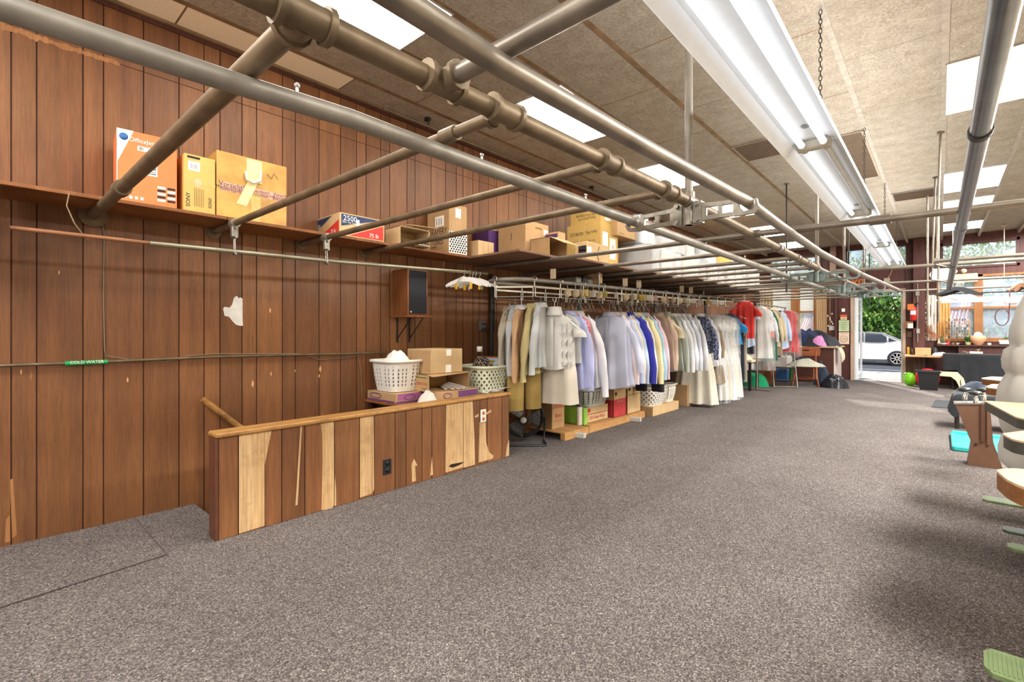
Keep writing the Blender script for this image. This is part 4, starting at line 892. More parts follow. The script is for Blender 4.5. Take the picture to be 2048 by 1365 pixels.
# ---- garments ------------------------------------------------------------------------------------------------------
WIRE = STEEL
def fold(t, z, seed, amp, k=5): return amp*(math.sin(k*t+seed) + .6*math.sin((k+4)*t+1.7*seed) + .8*noise.noise(Vector((math.cos(t)*2, z*3, seed))))
def ringp(hw, ht, z, n, seed, amp, zf=None, yo=0, k=5, p=2.6):
    out = []
    for j in range(n):
        t = 2*pi*j/n; c, s_ = math.cos(t), math.sin(t); q = (abs(c)**p + abs(s_)**p)**(-1/p); w = 1 + fold(t, z, seed, amp, k)
        x = hw*c*q*(1+.25*(w-1)); y = ht*s_*q*w + yo
        out.append(Vector((x, y, z + (zf(x/hw) if zf else 0))))
    return out
def hanger_mb(kind='wire', w=.2, up=0):
    m = MB(); c = plain('plastic_hanger','e9e6dc',.35) if kind == 'white' else plain('wood_hanger','d6ae62',.5) if kind == 'wood' else WIRE; r = .0018 if kind == 'wire' else .006
    m.tube([(-.004,0,up-.016),(-.018,0,up-.006),(-.019,0,up+.008),(-.008,0,up+.02),(.008,0,up+.02),(.019,0,up+.006),(.012,0,up-.018),(0,0,up-.035),(0,0,-.075)], .0018 if kind != 'white' else .004, WIRE if kind != 'white' else c, 6)
    m.tube([(-w,0,-.15),(-w*.5,0,-.105),(0,0,-.075),(w*.5,0,-.105),(w,0,-.15)], r, c, 6)
    if kind == 'wire': m.tube([(-w,0,-.15),(w,0,-.155)], r, c, 5)
    return m
def garment(label, loc, mat, L=.82, kind='shirt', rz=0.0, name='shirt', cat=None, sleeve='long', w=.225, th=.042, hem=None, collar=None, seed=None, hk='wire', flare=.03, slen=.62, splay=.10, group='garments on the clothes conveyor', cover=None, coverlen=None, coll_h=.04, placket=True, inner=None, top=.0, amp=.26, up=.0):
    seed = rnd.uniform(0, 50) if seed is None else seed
    if kind == 'shirt' and L > .75: L *= 1.1
    r = thing(name, label, cat or name.split('_')[-1], loc, rz, group)
    hanger_mb(hk, w*.9, up).build('hanger', r)
    if kind in ('shirt','dress','tee','coat'):
        hemf = hem or ((lambda q: .05*q*q) if kind == 'shirt' else (lambda q: 0))
        lv = [(-.085,.055,.042,0),(-.10,.075,.045,0),(-.122,.13,.042,.02),(-.145,w*.80,.038,.03),(-.175,w*.95,.04,.05),(-.26,w,th,.06),(-.38,w,th*1.08,.5*amp+.03),(-.52,w+flare*.3,th*1.1,amp),(-.52-(L-.52)*.5,w+flare*.6,th*1.15,amp*1.2),(-L,w+flare,th*1.2,amp*1.3)]
        if kind == 'dress': lv = lv[:6] + [(-.42,w*.86,th*.9,.08),(-.55,w*.95,th,.14),(-.52-(L-.52)*.5,w+flare*.6,th*1.4,.24),(-L,w+flare,th*1.7,.3)]
        b = MB(); rings = []
        for i, (z, hw_, ht, am) in enumerate(lv): rings.append(ringp(hw_, ht, z, 60, seed, am, (lambda q, k=i: hemf(q)) if i == len(lv)-1 else None, 0, 9))
        b.loft(rings, mat, (False, False)); b.build('body', r)
        if sleeve != 'none':
            for s_ in (-1, 1):
                m = MB(); rr = []; n = 18
                Ls = {'long': slen, 'short': .24, 'cap': .16}[sleeve]; sp = splay if sleeve == 'long' else .075
                for i in range(9):
                    q = i/8; cx = s_*(w*.80 + sp*math.sin(q*1.5)+.03*min(1,q*5)); cz_ = -.165 - Ls*q; ra = (.046 + .014*min(1,q*6) - .016*q) if sleeve == 'long' else (.046 + .026*min(1,q*2.5)); rb = ra*(.62 + .1*math.sin(seed+q*9))
                    if sleeve == 'long' and i >= 7: ra *= .78
                    ring = []
                    for j in range(n):
                        t = 2*pi*j/n; wv = 1 + .12*math.sin(3*t+seed+q*7) + .15*noise.noise(Vector((math.cos(t), q*5, seed+s_)))
                        ring.append(Vector((cx + ra*math.cos(t)*wv, rb*math.sin(t)*wv + .01*math.sin(q*3+seed), cz_ + (-.075*math.cos(t)*s_*(1-q)**2))))
                    rr.append(ring)
                m.loft(rr, mat, (True, sleeve == 'long')); m.build('sleeve', r)
        cm = collar or mat; m = MB()
        if kind in ('shirt','coat'):
            c0 = ringp(.062,.05,-.10,24,seed,0); c1 = ringp(.056,.046,-.10+coll_h,24,seed,0); c2 = ringp(.068,.06,-.10+coll_h+.004,24,seed,0); c3 = ringp(.09,.075,-.105,24,seed,.05)
            m.loft([c0,c1,c2,c3], cm, (False, False))
        else: m.tube([q for q in ringp(.078,.052,-.102,20,seed,0)], .008, cm, 6, True)
        m.build('collar', r)
        if placket and kind == 'shirt':
            m = MB(); zs = [-.13,-.26,-.4,-.55,-L+.03]
            for z0, z1 in zip(zs[:-1], zs[1:]): m.box((-.016,-th*1.3-.002,z1),(.016,-th*1.26,z0), mat)
            for z in (-.2,-.3,-.4,-.5,-.6): m.ell((0,-th*1.31,z),(.005,.002,.005), WHITEP, 8, 4)
            m.build('placket', r)
    elif kind == 'trousers':
        m = MB(); 
        for s_ in (-1, 1):
            lv = [(-.10-top,.09,.035),(-.16-top,.1,.045),(-.4,.098,.05),(-.7,.09,.045),(-L,.085,.045)]
            rr = [[q + Vector((s_*(.085 if i < 2 else .075+.02*i*.5*(.6 if s_ < 0 else 1)),.008*s_*i,0)) for q in ringp(hw_, ht, z, 24, seed+s_, .1, None, 0, 4)] for i, (z, hw_, ht) in enumerate(lv)]
            m.loft(rr, mat, (True, False))
        m.build('legs', r); m = MB(); m.tube([q for q in ringp(.175,.045,-.105-top,24,seed,0)], .014, mat, 6, True); m.build('waistband', r)
    elif kind == 'skirt':
        m = MB(); m.loft([ringp(.13,.05,-.12-top,36,seed,.02),ringp(.17,.06,-.22-top,36,seed,.08),ringp(.2,.075,-.45-top,36,seed,.18),ringp(.215,.085,-L,36,seed,.24)], mat, (False, False)); m.build('panel', r); one('tube', [q for q in ringp(.132,.052,-.12-top,24,seed,0)], .012, mat, 6, True).build('waistband', r)
    elif kind == 'bag':
        m = MB(); m.loft([ringp(.02,.02,-.05,32,seed,0),ringp(.08,.05,-.09,32,seed,.1),ringp(.2,.08,-.16,32,seed,.15),ringp(.25,.09,-.35,32,seed,.25),ringp(.26,.1,-.7,32,seed,.3),ringp(.27,.1,-L,32,seed,.35)], mat, (True, False)); m.build('film', r)
    if cover:
        CL = coverlen or L + .12; m = MB(); W_ = w + .075
        m.loft([ringp(.03,.03,-.05,36,seed+3,.05),ringp(.1,.06,-.085,36,seed+3,.1),ringp(W_*.9,.085,-.15,36,seed+3,.12),ringp(W_,.1,-.3,36,seed+3,.18),ringp(W_,.11,-.6,36,seed+3,.22),ringp(W_+.01,.11,-CL,36,seed+3,.3)], cover, (True, False)); m.build('plastic_cover', r)
    return r
SHAN = .0
def G(u, label, mat, **k):
    y = yb(u); return garment(label, (TX + k.pop('dx', 0), y, bz(y)-.02-.06), mat, up=.06, rz=k.pop('rz', rnd.uniform(-.12,.12)), **k)
c_lav = cloth('lavender_stripe','d4d7ea','b4bcd8',('X',60)); c_blue = cloth('pale_blue_cotton','b4c2e0'); c_royal = cloth('royal_blue','33349a'); c_cream = cloth('cream_cotton','e9e3d0')
c_white = cloth('white_cotton','d8d9dd'); c_gauze = cloth('white_gauze','d6d5d0'); c_taupe = cloth('taupe_crepe','c3ab98'); c_olive = cloth('khaki_drill','b3a676'); c_khaki = cloth('dark_khaki','9a8148'); c_camel = cloth('camel_knit','c6a07a'); c_grey = cloth('grey_knit','b4ab98')
c_silver = cloth('silver_grey','b8bcbe'); c_peri = cloth('periwinkle','b3b8e2'); c_coral = cloth('coral_print','d66a6e','f2d8d0'); c_pink = cloth('pale_pink','e3c4d0'); c_yellow = cloth('butter_stripe','ecdca0','f5f0dc',('X',40)); c_sky = cloth('sky_blue','a8cbe0'); c_navyw = cloth('navy_white_print','2c3a5e','dfe4ee'); c_navy = cloth('navy_wool','262c3a'); c_greyt = cloth('grey_trouser','a39a8a'); c_bright = cloth('bright_blue','2a8fd0'); c_red = cloth('red_jersey','e2453f'); c_sage = cloth('sage_grey','a9b2a8'); c_black = cloth('black_wool','22222a'); c_ltblue = cloth('light_blue_cotton','bcd0ea'); c_brownfur = cloth('mouse_brown','8d7c66'); c_lace = cloth('ivory_lace','dcd7c9','cbc4b2'); c_orange = cloth('orange_cloth','e86a2c'); c_green = cloth('bottle_green','1f5a44'); c_beige = cloth('beige_linen','cdbfa0')
# around the near end of the loop
ex, ey = (TX+TB)/2, TY0-TR
def E_(u, x, z, rz, label, mat, **k): garment(label, (x, P(u, x=x).y, z), mat, rz=rz, **k)
E_(1019, -3.42, 1.52, 2.0, 'grey knit cardigan hanging first at the near end of the conveyor', c_grey, L=.84, kind='coat', name='cardigan', w=.2, hk='wood', slen=.66)
E_(1047, -3.16, 1.44, 1.05, 'dark khaki trousers hanging low behind the camel sweater', c_khaki, L=1.03, kind='trousers', name='trousers', hk='wood', top=.25)
E_(1030, -3.30, 1.53, 2.08, 'pale grey cardigan between the grey knit and the camel sweater', c_silver, L=.74, kind='coat', name='cardigan', w=.18, slen=.6)
E_(1043, -3.20, 1.53, 2.02, 'camel sweater draped over a hanger with a white collar', c_camel, L=.76, kind='coat', name='sweater', w=.19, collar=c_white, slen=.66, hk='white')
E_(1066, -3.08, 1.54, 1.92, 'khaki drill jacket near the end of the conveyor', c_olive, L=.76, kind='coat', name='jacket', w=.2, slen=.66)
E_(1081, -3.02, 1.55, 1.95, 'silver grey zip jacket next to the khaki jacket', c_silver, L=.7, kind='coat', name='jacket', w=.19, slen=.6)
bl_ = G(1109, 'white ruffled lace blouse above a cream pleated skirt', c_gauze, L=.66, kind='shirt', name='blouse', w=.2, th=.06, sleeve='cap', coll_h=.08, hk='white', flare=.0, rz=.3)
for q in range(3):
    b = MB(); b.grid(lambda u, v: Vector((.06+.05*q+.045*v*(1+.2*math.sin(u*21+q)), -.062-.007*math.sin(u*26+q*2)*v-.004*v, -.16-.03*q-.42*u)), 60, 5, c_gauze); b.build('ruffle', bl_)
garment('cream pleated skirt hanging below the white lace blouse', (TX-.01, yb(1113)+.03, 1.53), cloth('cream_crepe','d2cabb'), 1.07, 'skirt', .15, 'skirt', top=.3)
G(1128, 'grey sleeveless top just behind the white lace blouse', c_silver, L=.6, kind='tee', name='top', w=.19, sleeve='none', flare=0)
G(1138, 'periwinkle shirt behind the white blouse', c_peri, L=.82, w=.215, slen=.72, splay=.05)
G(1146, 'coral and white printed tunic next to the periwinkle shirt', c_coral, L=.66, kind='tee', name='tunic', w=.21, sleeve='none', flare=.0)
G(1154, 'long white shirt over the laundry baskets', c_white, L=.84, w=.225, slen=.8, splay=.12)
garment('brown sheer garment bag behind the lavender shirt', (TB+.05, yb(1200)-.1, bz(4.6)-.02), BAGBROWN, .62, 'bag', .1, 'garment_bag', cat='garment bag')
G(1219, 'wide lavender striped shirt facing the room', c_lav, L=.88, w=.25, th=.06, slen=.6, rz=.1, splay=.16)
G(1226, 'pink edged pale shirt right behind the lavender one', cloth('pink_stripe','e6cfd2','f5eeee',('X',50)), L=.9, w=.24, slen=.74)
G(1231, 'pale blue shirt with gathered cuffs behind the lavender one', c_blue, L=.88, w=.24, slen=.74)
G(1238, 'peach and cream shirt before the royal blue one', cloth('peach_cotton','ecd8c4'), L=.86, w=.24, slen=.74)
G(1243, 'light blue shirt touching the royal blue one', c_ltblue, L=.86, w=.24, slen=.76)
G(1248, 'royal blue shirt with a spotted cuff', c_royal, dx=.05, L=.88, w=.255, slen=.76)
G(1258, 'cream shirt behind the royal blue one', c_cream, L=.86, w=.24, slen=.76)
G(1264, 'white pin dotted shirt next to the cream one', cloth('fine_check','e6e6dc','cfd4cc',('X',70)), L=.86, w=.24, slen=.78)
G(1272, 'butter yellow striped shirt in the middle of the conveyor', c_yellow, L=.86, w=.24, slen=.8)
G(1280, 'sky blue shirt after the yellow striped one', c_sky, L=.82, w=.24, slen=.76)
G(1287, 'pale pink shirt before the taupe jacket', c_pink, L=.8, w=.24, slen=.76)
G(1298, 'black dress trousers hanging low under the taupe jacket', c_black, L=1.12, kind='trousers', name='trousers', top=.3)
G(1309, 'taupe crepe jacket hung higher than its neighbours', c_taupe, dx=.05, L=.82, kind='coat', name='jacket', w=.23, slen=.66, splay=.04)
G(1320, 'beige short sleeved tee shirt next to the taupe jacket', c_beige, L=.74, kind='tee', name='tee_shirt', sleeve='short', w=.23)
G(1331, 'sage grey shirt with a tall collar', c_sage, L=.82, w=.23, slen=.72, coll_h=.06)
G(1341, 'white shirt after the sage grey one', c_white, L=.82, w=.23, slen=.74)
G(1350, 'pale silver shirt, second white looking one after the sage shirt', cloth('pale_silver','d6dade'), L=.8, w=.23, slen=.72)
G(1360, 'bluish white shirt beside the dress with the print panel', cloth('bluish_white','d0d6e2'), L=.84, w=.23, slen=.74)
G(1372, 'starched white shirt touching the printed dress', cloth('starched_white','dcdde2'), L=.84, w=.23, slen=.76)
G(1388, 'dress with a navy and white printed front and white sleeves', c_navyw, dx=.07, L=.72, kind='shirt', name='dress', w=.2, sleeve='long', hk='wood', collar=c_white, placket=False)
G(1391, 'long ivory lace gown under the printed dress', c_lace, L=1.5, kind='dress', name='gown', w=.2, sleeve='none', flare=.13, th=.07)
for k, (u, m_, lb, L) in enumerate(((1400,c_white,'white shirt under clear film after the printed dress',.86),(1408,c_brownfur,'mouse brown fur trimmed coat under clear film',1.2),(1416,c_gauze,'white gauze gown under clear film with shining folds',1.5),(1424,c_lace,'ivory lace wedding gown in a long clear bag',1.52),(1432,c_white,'white gown in the fullest clear plastic bag',1.55),(1440,c_cream,'cream gown with yellow hem in clear film',1.52),(1447,c_gauze,'last long white gown in clear film on the conveyor',1.55))):
    G(u, lb, m_, L=L, kind='dress' if L > 1 else 'shirt', name='gown' if L > 1 else 'shirt', sleeve='long' if k < 2 else 'none', flare=.10, th=.075, cover=FILM if k % 2 else FILM2, coverlen=L+.06, w=.215, placket=False)
G(1455, 'bright blue tee shirt after the plastic covered gowns', c_bright, L=.62, kind='tee', name='tee_shirt', sleeve='short', w=.22)
G(1459, 'long navy wool coat dress near the far end of the conveyor', c_navy, L=1.34, kind='coat', name='coat', sleeve='none', w=.2, flare=.03)
G(1466, 'navy trousers next to the red tee shirt', c_navy, L=1.3, kind='trousers', name='trousers', top=.25)
G(1471, 'long grey trousers under the red tee shirt', c_greyt, L=1.36, kind='trousers', name='trousers', top=.32)
# the red tee and what hangs with it, from the pipes by the second rack
GR2 = 'garments hung by the second rack'
p = P(1489, y=10.35)
def H(u, y, z, label, mat, **k):
    p = P(u, y=y); return garment(label, (p.x, y, z), mat, group=GR2, rz=k.pop('rz', rnd.uniform(-.2,.2)), **k)
H(1489,10.28,1.905,'bright red tee shirt on a white hanger high on the pipes',c_red,L=.84,kind='tee',name='tee_shirt',sleeve='short',w=.165,th=.05,hk='white',collar=c_white,rz=.3,flare=-.005)
H(1486,10.5,1.86,'light blue shirt showing below the red tee shirt',c_ltblue,L=.9,kind='shirt',name='shirt',w=.17,sleeve='short',rz=.3)
H(1487,10.75,1.6,'dark navy trousers below the red tee shirt',c_navy,L=.86,kind='trousers',name='trousers',top=.1)
H(1518,10.9,1.80,'pale gown in a long clear bag right of the red tee shirt',c_gauze,L=1.15,kind='dress',name='gown',sleeve='none',w=.2,cover=FILM2,coverlen=1.4,rz=.4,flare=.05)
rk = thing('clothes_rack', 'second clothes rack past the red tee shirt, by the front windows', 'clothes rack', (-2.8,11.9,0))
for y in (-1.2,1.2):
    b = MB(); b.tube([(0,y,0.02),(0,y,1.78)], .016, GALV, 8); b.tube([(-.25,y,.02),(.25,y,.02)], .016, GALV, 8); b.build('upright', rk)
one('tube', [(0,-1.25,1.78),(0,1.25,1.78)], .014, GALV, 8).build('rail', rk)
for k, (y, m_, lb, kw) in enumerate(((11.1,c_white,'white hanger shirt first on the second rack',dict(L=.6,kind='shirt')), (11.25,c_orange,'orange jacket with the tilted sleeve on the second rack',dict(L=.7,kind='coat',name='jacket')), (11.4,c_green,'bottle green long coat on the second rack',dict(L=1.2,kind='coat',name='coat')), (11.6,c_beige,'beige short coat in the middle of the second rack',dict(L=.9,kind='coat',name='coat')), (11.75,c_brownfur,'brown grey dress behind the beige coat',dict(L=1.1,kind='dress',name='dress',sleeve='none')), (11.95,c_beige,'khaki shirt with dark hem band on the second rack',dict(L=.75,kind='shirt')), (12.1,c_black,'long black trousers on the second rack',dict(L=1.15,kind='trousers',name='trousers')), (12.3,c_ltblue,'pale blue shirt before the red gown',dict(L=.9,kind='shirt')))):
    garment(lb, (-2.8+.0, y, 1.775), m_, group=GR2, rz=rnd.uniform(.7,1.1), **kw)
garment('crimson gown in shining clear plastic at the end of the second rack', (-2.66,12.62,1.775), cloth('crimson_satin','c42f36'), 1.05, 'dress', .1, 'gown', sleeve='none', w=.2, cover=FILM3, coverlen=1.35, group=GR2, flare=.06)
# children's hangers on the rod
for k, u in enumerate((927,938,944,950,958)):
    y = P(u, x=-3.47).y; r = thing('clip_hanger', ('white plastic child hanger in front on the near rod','second white child hanger on the near rod','pale clip hanger with yellow clips on the near rod','white clip hanger behind the yellow clips','last white child hanger, nearest the rod end')[k], 'hanger', (RX, y, 1.785), (.35,.5,.4,.2,.45)[k], 'child hangers on the wall rod')
    b = MB(); b.tube([(-.016,0,-.002),(-.016,0,.012),(0,0,.024),(.016,0,.012),(.012,0,-.02),(0,0,-.05)], .002, STEEL, 6); b.build('hook', r)
    b = MB(); b.prism([(-.2,-.125),(-.19,-.145),(-.165,-.14),(-.05,-.095),(.05,-.095),(.165,-.14),(.19,-.145),(.2,-.125),(.17,-.105),(.05,-.06),(.012,-.045),(-.012,-.045),(-.05,-.06),(-.17,-.105)], .008, WHITEP, Matrix(((1,0,0,0),(0,0,1,-.004),(0,1,0,0),(0,0,0,1)))); b.build('arms', r)
    if k in (0,2,3):
        for s_ in (-1,1): one('box', (s_*.08-.012,-.009,-.17),(s_*.08+.012,.009,-.11), plain('yellow_clip','e0b52c',.4) if k != 3 else STEEL, .003).build('clip', r)
# ---- what stands under the clothes
fan = thing('floor_fan', 'black round floor fan tilted up behind the half wall end', 'fan', (-3.36,P(1046,x=-3.36).y,0), .75)
FR = .22; FC = Vector((0,0,.27)); FM = Matrix.Translation(FC) @ Matrix.Rotation(pi/2+.15,4,'X')
b = MB()
for q in range(26):
    a = 2*pi*q/26; b.tube([FM @ Vector((math.cos(a)*.035,math.sin(a)*.035,.07)), FM @ Vector((math.cos(a+.25)*.13,math.sin(a+.25)*.13,.06)), FM @ Vector((math.cos(a+.4)*FR,math.sin(a+.4)*FR,.0))], .0022, DARKMETAL, 4)
for rr, z in ((FR,0),(.16,.05),(.1,.065)): b.tube([FM @ Vector((math.cos(2*pi*j/28)*rr,math.sin(2*pi*j/28)*rr,z)) for j in range(28)], .005 if rr == FR else .0025, DARKMETAL, 5, True)
b.build('front_grille', fan)
b = MB(); b.tube([FM @ Vector((math.cos(2*pi*j/28)*FR,math.sin(2*pi*j/28)*FR,-.05)) for j in range(28)], .02, BLACKP, 6, True); b.build('drum', fan)
b = MB(); b.ell(FM @ Vector((0,0,.075)), (.035,.035,.01), plain('fan_badge','c9c9c4',.3), 16, 6, Matrix.Rotation(pi/2+.15,4,'X')); b.build('badge', fan)
for q in range(3):
    b = MB(); M_ = FM @ Matrix.Rotation(2*pi*q/3,4,'Z')
    b.grid(lambda u, v: M_ @ Vector(((.03+.15*v), (u-.5)*(.06+.14*v), .02*math.sin((u-.5)*2)-.0+.04*(u-.5))), 6, 6, plain('fan_blade','8f9296',.3,.5)); b.build('blade', fan)
b = MB(); b.tube([(-.24,-.16,.012),(.24,-.16,.012),(.24,.14,.012),(.235,0,.27)], .011, BLACKP, 8); b.tube([(-.24,-.16,.012),(-.24,.14,.012),(-.235,0,.27)], .011, BLACKP, 8); b.build('stand', fan)
# pallets
def pallet(label, a, b, h=.085, m=PINE):
    w, d = (b[0]-a[0])/2, (b[1]-a[1])/2; mb = MB()
    n = 3
    for i in range(n): mb.box((-w,-d+2*d*i/n+.004,h-.018),(w,-d+2*d*(i+1)/n-.004,h), m, .002)
    for x in (-w+.03, w-.03): mb.box((x-.03,-d,0),(x+.03,d,h-.018), m)
    return tag(mb.build('wood_pallet', None, ((a[0]+b[0])/2,(a[1]+b[1])/2,0)), label, 'pallet', 'low plywood pallets under the clothes')
pallet('plywood pallet carrying the conveyor post, beside the fan', (-3.68,4.34), (-3.08,4.82)); pallet('plywood pallet under the red sided cartons', (-3.7,4.86), (-3.1,6.3)); pallet('plywood pallet end showing by the flat carton', (-3.7,6.32), (-3.2,6.75), .07)
for (u, v, l) in ((1165,878,'grey concrete block beside the near pallet corner'), (1278,845,'pale concrete block by the red sided cartons'), (1385,811,'concrete block beyond the tall plain carton')):
    p = P(u, v, z=0); tag(one('box', (-.09,-.045,0),(.09,.045,.055), plain('concrete','b9b4a8',.9,0,.15,30,.2), .006).build('concrete_block', None, (p.x-.08,p.y+.02,0), .3), l, 'block')
PT = .085
c = Carton('tall_carton', 'tall tan carton with red print next to the fan', (-3.62,4.4), (-3.3,4.64), .42, CARD, PT); c.txt('E',.5,.78,.06,'FAN BRAND',REDINK,sx=.7).txt('E',.5,.6,.07,'CAN BAKED',REDINK,sx=.6).txt('E',.5,.34,.06,'BEANS',REDINK,sx=.7); c.dec('E',.15,.85,.2,.21,REDINK); c.done([('flap', one('box',(-.16,-.12,.42),(-.155,.12,.53),CARD,0,Matrix.Rotation(.1,4,'Y')))])
a, b, h = (-3.6,4.95), (-3.2,5.46), .19
open_box('wide_carton', 'open carton holding the grey basket, lettered in red', a, b, .19, PT, 'T', CARDLT)
t_ = MB(); t_.text('28 lb Diaper Wraps', REDINK, (-3.199,5.205,PT+.055), (0,1,0), (0,0,1), .055, sx=.8); t_.box((-3.1995,4.96,PT+.10),(-3.1985,5.45,PT+.108), REDINK); t_.box((-3.1995,4.99,PT+.13),(-3.1985,5.04,PT+.175), REDINK); o = t_.build('printing', bpy.data.objects['wide_carton']); o.location = -bpy.data.objects['wide_carton'].location
c = Carton('green_box', 'lime green box leaning by the conveyor post', (-3.5,4.86), (-3.17,4.935), .2, plain('lime_green','8fc24a',.5), PT); c.done()
basket('grey_basket', 'grey slotted basket of dark odds stacked on the wide carton', (-3.38,5.2,PT+.192), .46, .52, .22, plain('grey_basket_plastic','bcc0ba',.45), 0, 'slot', taper=.84)
pile('dark_odds', 'dark socks and hangers filling the grey basket', (-3.38,5.2,PT+.25), .18,.2,.15, cloth('dark_mixed','3a363a','6a5a52'), 'clothes', 14, amp=.5)
basket('white_basket', 'white slotted basket stacked highest under the long white shirt', (-3.36,5.3,PT+.42), .4, .5, .2, WHITEP, 0, 'slot', taper=.84)
RED = plain('carton_red_side','b5363a',.6)
for i, (y0, y1, l, h) in enumerate(((5.53,5.86,'red sided carton left of its twin on the pallet',.36),(5.9,6.28,'open topped red sided carton right of its twin',.4))):
    rc = open_box('red_side_carton', l, (-3.62,y0), (-3.16,y1), h, PT, 'T', CARDLT, 'red sided cartons on the pallet', 0, (([(-.2,.18,h-.005),(.22,.18,h-.005),(.2,.26,h+.1),(-.2,.26,h+.1)],) if i else ()))
    d = MB(); yy = (y0+y1)/2
    d.box((-3.1595,y0+.005,PT+.005),(-3.1585,y1-.005,PT+h*.62), RED if i == 0 else CARDLT); d.box((-3.62,y0-.0015,PT+.005),(-3.165,y0-.0005,PT+h*.62), RED); d.box((-3.159,y0,PT+h*.625),(-3.1582,y1,PT+h*.64), REDINK if i == 0 else INK)
    d.box((-3.1588,y0+.04,PT+h*.78),(-3.158,y0+.09,PT+h*.9), INK); d.text('PAPER HANGERS', CARDLT, (-3.1584,yy,PT+h*.55), (0,1,0),(0,0,1), .026, sx=.8)
    o = d.build('printing', rc[0]); o.location = -rc[0].location
c = Carton('flat_carton', 'flat plain carton on the carpet under two white baskets', (-3.62,6.4), (-3.03,7.3), .13, CARDLT, 0); c.dec('S',0,1,.0,1,CARD); c.done()
basket('white_basket', 'white round holed basket on the flat carton, nearer of two', (-3.3,6.66,.132), .54, .5, .27, WHITEP, 0, 'round', taper=.86); basket('white_basket', 'white slotted basket on the flat carton, farther of two', (-3.3,7.12,.132), .52, .36, .27, WHITEP, .1, 'slot', taper=.84)
for i in range(5):
    tag(one('box', (-.2,-.22,0),(.2,.22,.022), cloth('folded_pale','d8dccb') if i % 2 else c_sage, .01).build('folded_shirt', None, (-3.28,6.66,.335+.024*i), .05*i), ('lowest','second','middle','fourth','topmost')[i]+' folded shirt in the pile on the nearer white basket', 'shirt', 'folded shirts on the basket')
c = Carton('tall_plain_carton', 'tall plain carton with a drawn hanger beyond the white baskets', (-3.5,7.62), (-3.02,8.02), .34, CARD, 0)
c.mb.tube([c.fr('E',.3,.2,.001),c.fr('E',.5,.4,.001),c.fr('E',.7,.2,.001)],.0025,INK,5,True); c.mb.tube([c.fr('E',.5,.4,.001),c.fr('E',.5,.47,.001),c.fr('E',.54,.5,.001)],.0025,INK,5); c.done()
bt = thing('black_table', 'black legged low table at the far end of the conveyor', 'table', (-3.2,10.0,0))
for x in (-.22,.2):
    for y in (-.22,.28): one('box', (x-.025,y-.025,0),(x+.025,y+.025,.46), BLACKP, .003).build('leg', bt)
one('box', (-.26,-.27,.46),(.24,.33,.49), BLACKP, .004).build('tabletop', bt); one('box', (-.22,-.2,.10),(.2,.27,.13), plain('grey_bar','8a8c90',.5)).build('shelf', bt)
# ======================================================================================= presses and benches on the right
EDGEDK = plain('dark_edge','4a4a44',.5)
def press_table(label, poly, edge, z=.85, th=.045):
    cx = sum(p[0] for p in poly)/len(poly); cy = sum(p[1] for p in poly)/len(poly)
    r = thing('press_table', label, 'table', (cx,cy,0), 0, 'pointed press tables along the aisle'); q = [(x-cx,y-cy) for x,y in poly]
    # round the corners a little
    pts = []; n = len(q)
    for i in range(n):
        a, b, c = Vector(q[i-1]), Vector(q[i]), Vector(q[(i+1)%n]); d1 = (a-b); d2 = (c-b); e = min(.03, d1.length*.3, d2.length*.3); p0 = b + d1.normalized()*e; p2 = b + d2.normalized()*e
        for t in (0,.33,.66,1): pts.append(((p0*(1-t)**2 + b*2*t*(1-t) + p2*t*t).x, (p0*(1-t)**2 + b*2*t*(1-t) + p2*t*t).y))
    m = MB(); m.prism(pts, .006, MAPLE, Matrix.Translation((0,0,z-.006))); m.build('tabletop', r)
    m = MB(); m.prism(pts, th-.006, edge, Matrix.Translation((0,0,z-th)), True); m.build('edge_band', r)
    m = MB(); m.cyl((.28,0,.02),(.28,0,z-th), .05, DARKMETAL); m.box((.08,-.15,0),(.45,.15,.025), DARKMETAL, .004); m.build('pedestal', r)
    return r
press_table('maple press table with a dark edge in front of the puffy white form', [(.165,3.43),(.175,3.36),(.235,2.84),(.29,2.78),(.95,2.74),(.95,3.45)], EDGEDK)
press_table('maple press table with a dark edge, second from the camera', [(.158,2.36),(.18,2.24),(.95,2.05),(.95,2.68),(.30,2.62)], EDGEDK)
press_table('maple press table nearest the camera with an orange plywood edge', [(.105,1.73),(.12,1.62),(.165,1.53),(.95,1.42),(.95,1.9),(.14,1.78)], PLYEDGE)
press_table('pale press table end behind the puffy form, farther one', [(.232,5.08),(.24,5.0),(.36,4.86),(.95,4.82),(.95,5.4),(.3,5.3)], PLYEDGE)
press_table('pale press table end behind the puffy form, nearer one', [(.217,4.3),(.225,4.24),(.29,4.16),(.95,4.14),(.95,4.62),(.26,4.55)], PLYEDGE)
# puffy form finisher
ff = thing('form_finisher', 'puffy off-white garment steaming form standing at the right edge', 'steaming form', (.655,3.82,0))
prof = [(.2,.43),(.37,.445),(.402,.48),(.408,.56),(.395,.61),(.378,.632),(.40,.66),(.414,.72),(.420,.82),(.412,.90),(.385,.955),(.372,.968),(.393,1.0),(.396,1.05),(.382,1.10),(.352,1.122),(.366,1.16),(.366,1.22),(.345,1.32),(.305,1.42),(.25,1.52),(.16,1.62),(.07,1.68),(.0,1.69)]
b = MB(); rings = []
fine = []
for (a, c) in zip(prof[:-1], prof[1:]):
    for t in (0,.5): fine.append((a[0]+(c[0]-a[0])*t, a[1]+(c[1]-a[1])*t))
for r_, z in fine:
    ring = []
    pin = min(abs(z-q) for q in (.632,.968,1.122)); am = .012*math.exp(-pin/.03) + .004
    for j in range(72):
        t = 2*pi*j/72; w_ = r_ + am*math.sin(16*t+z*7) + .010*noise.noise(Vector((math.cos(t)*3,math.sin(t)*3,z*5)))
        ring.append(Vector((w_*math.cos(t), w_*.8*math.sin(t), z)))
    rings.append(ring)
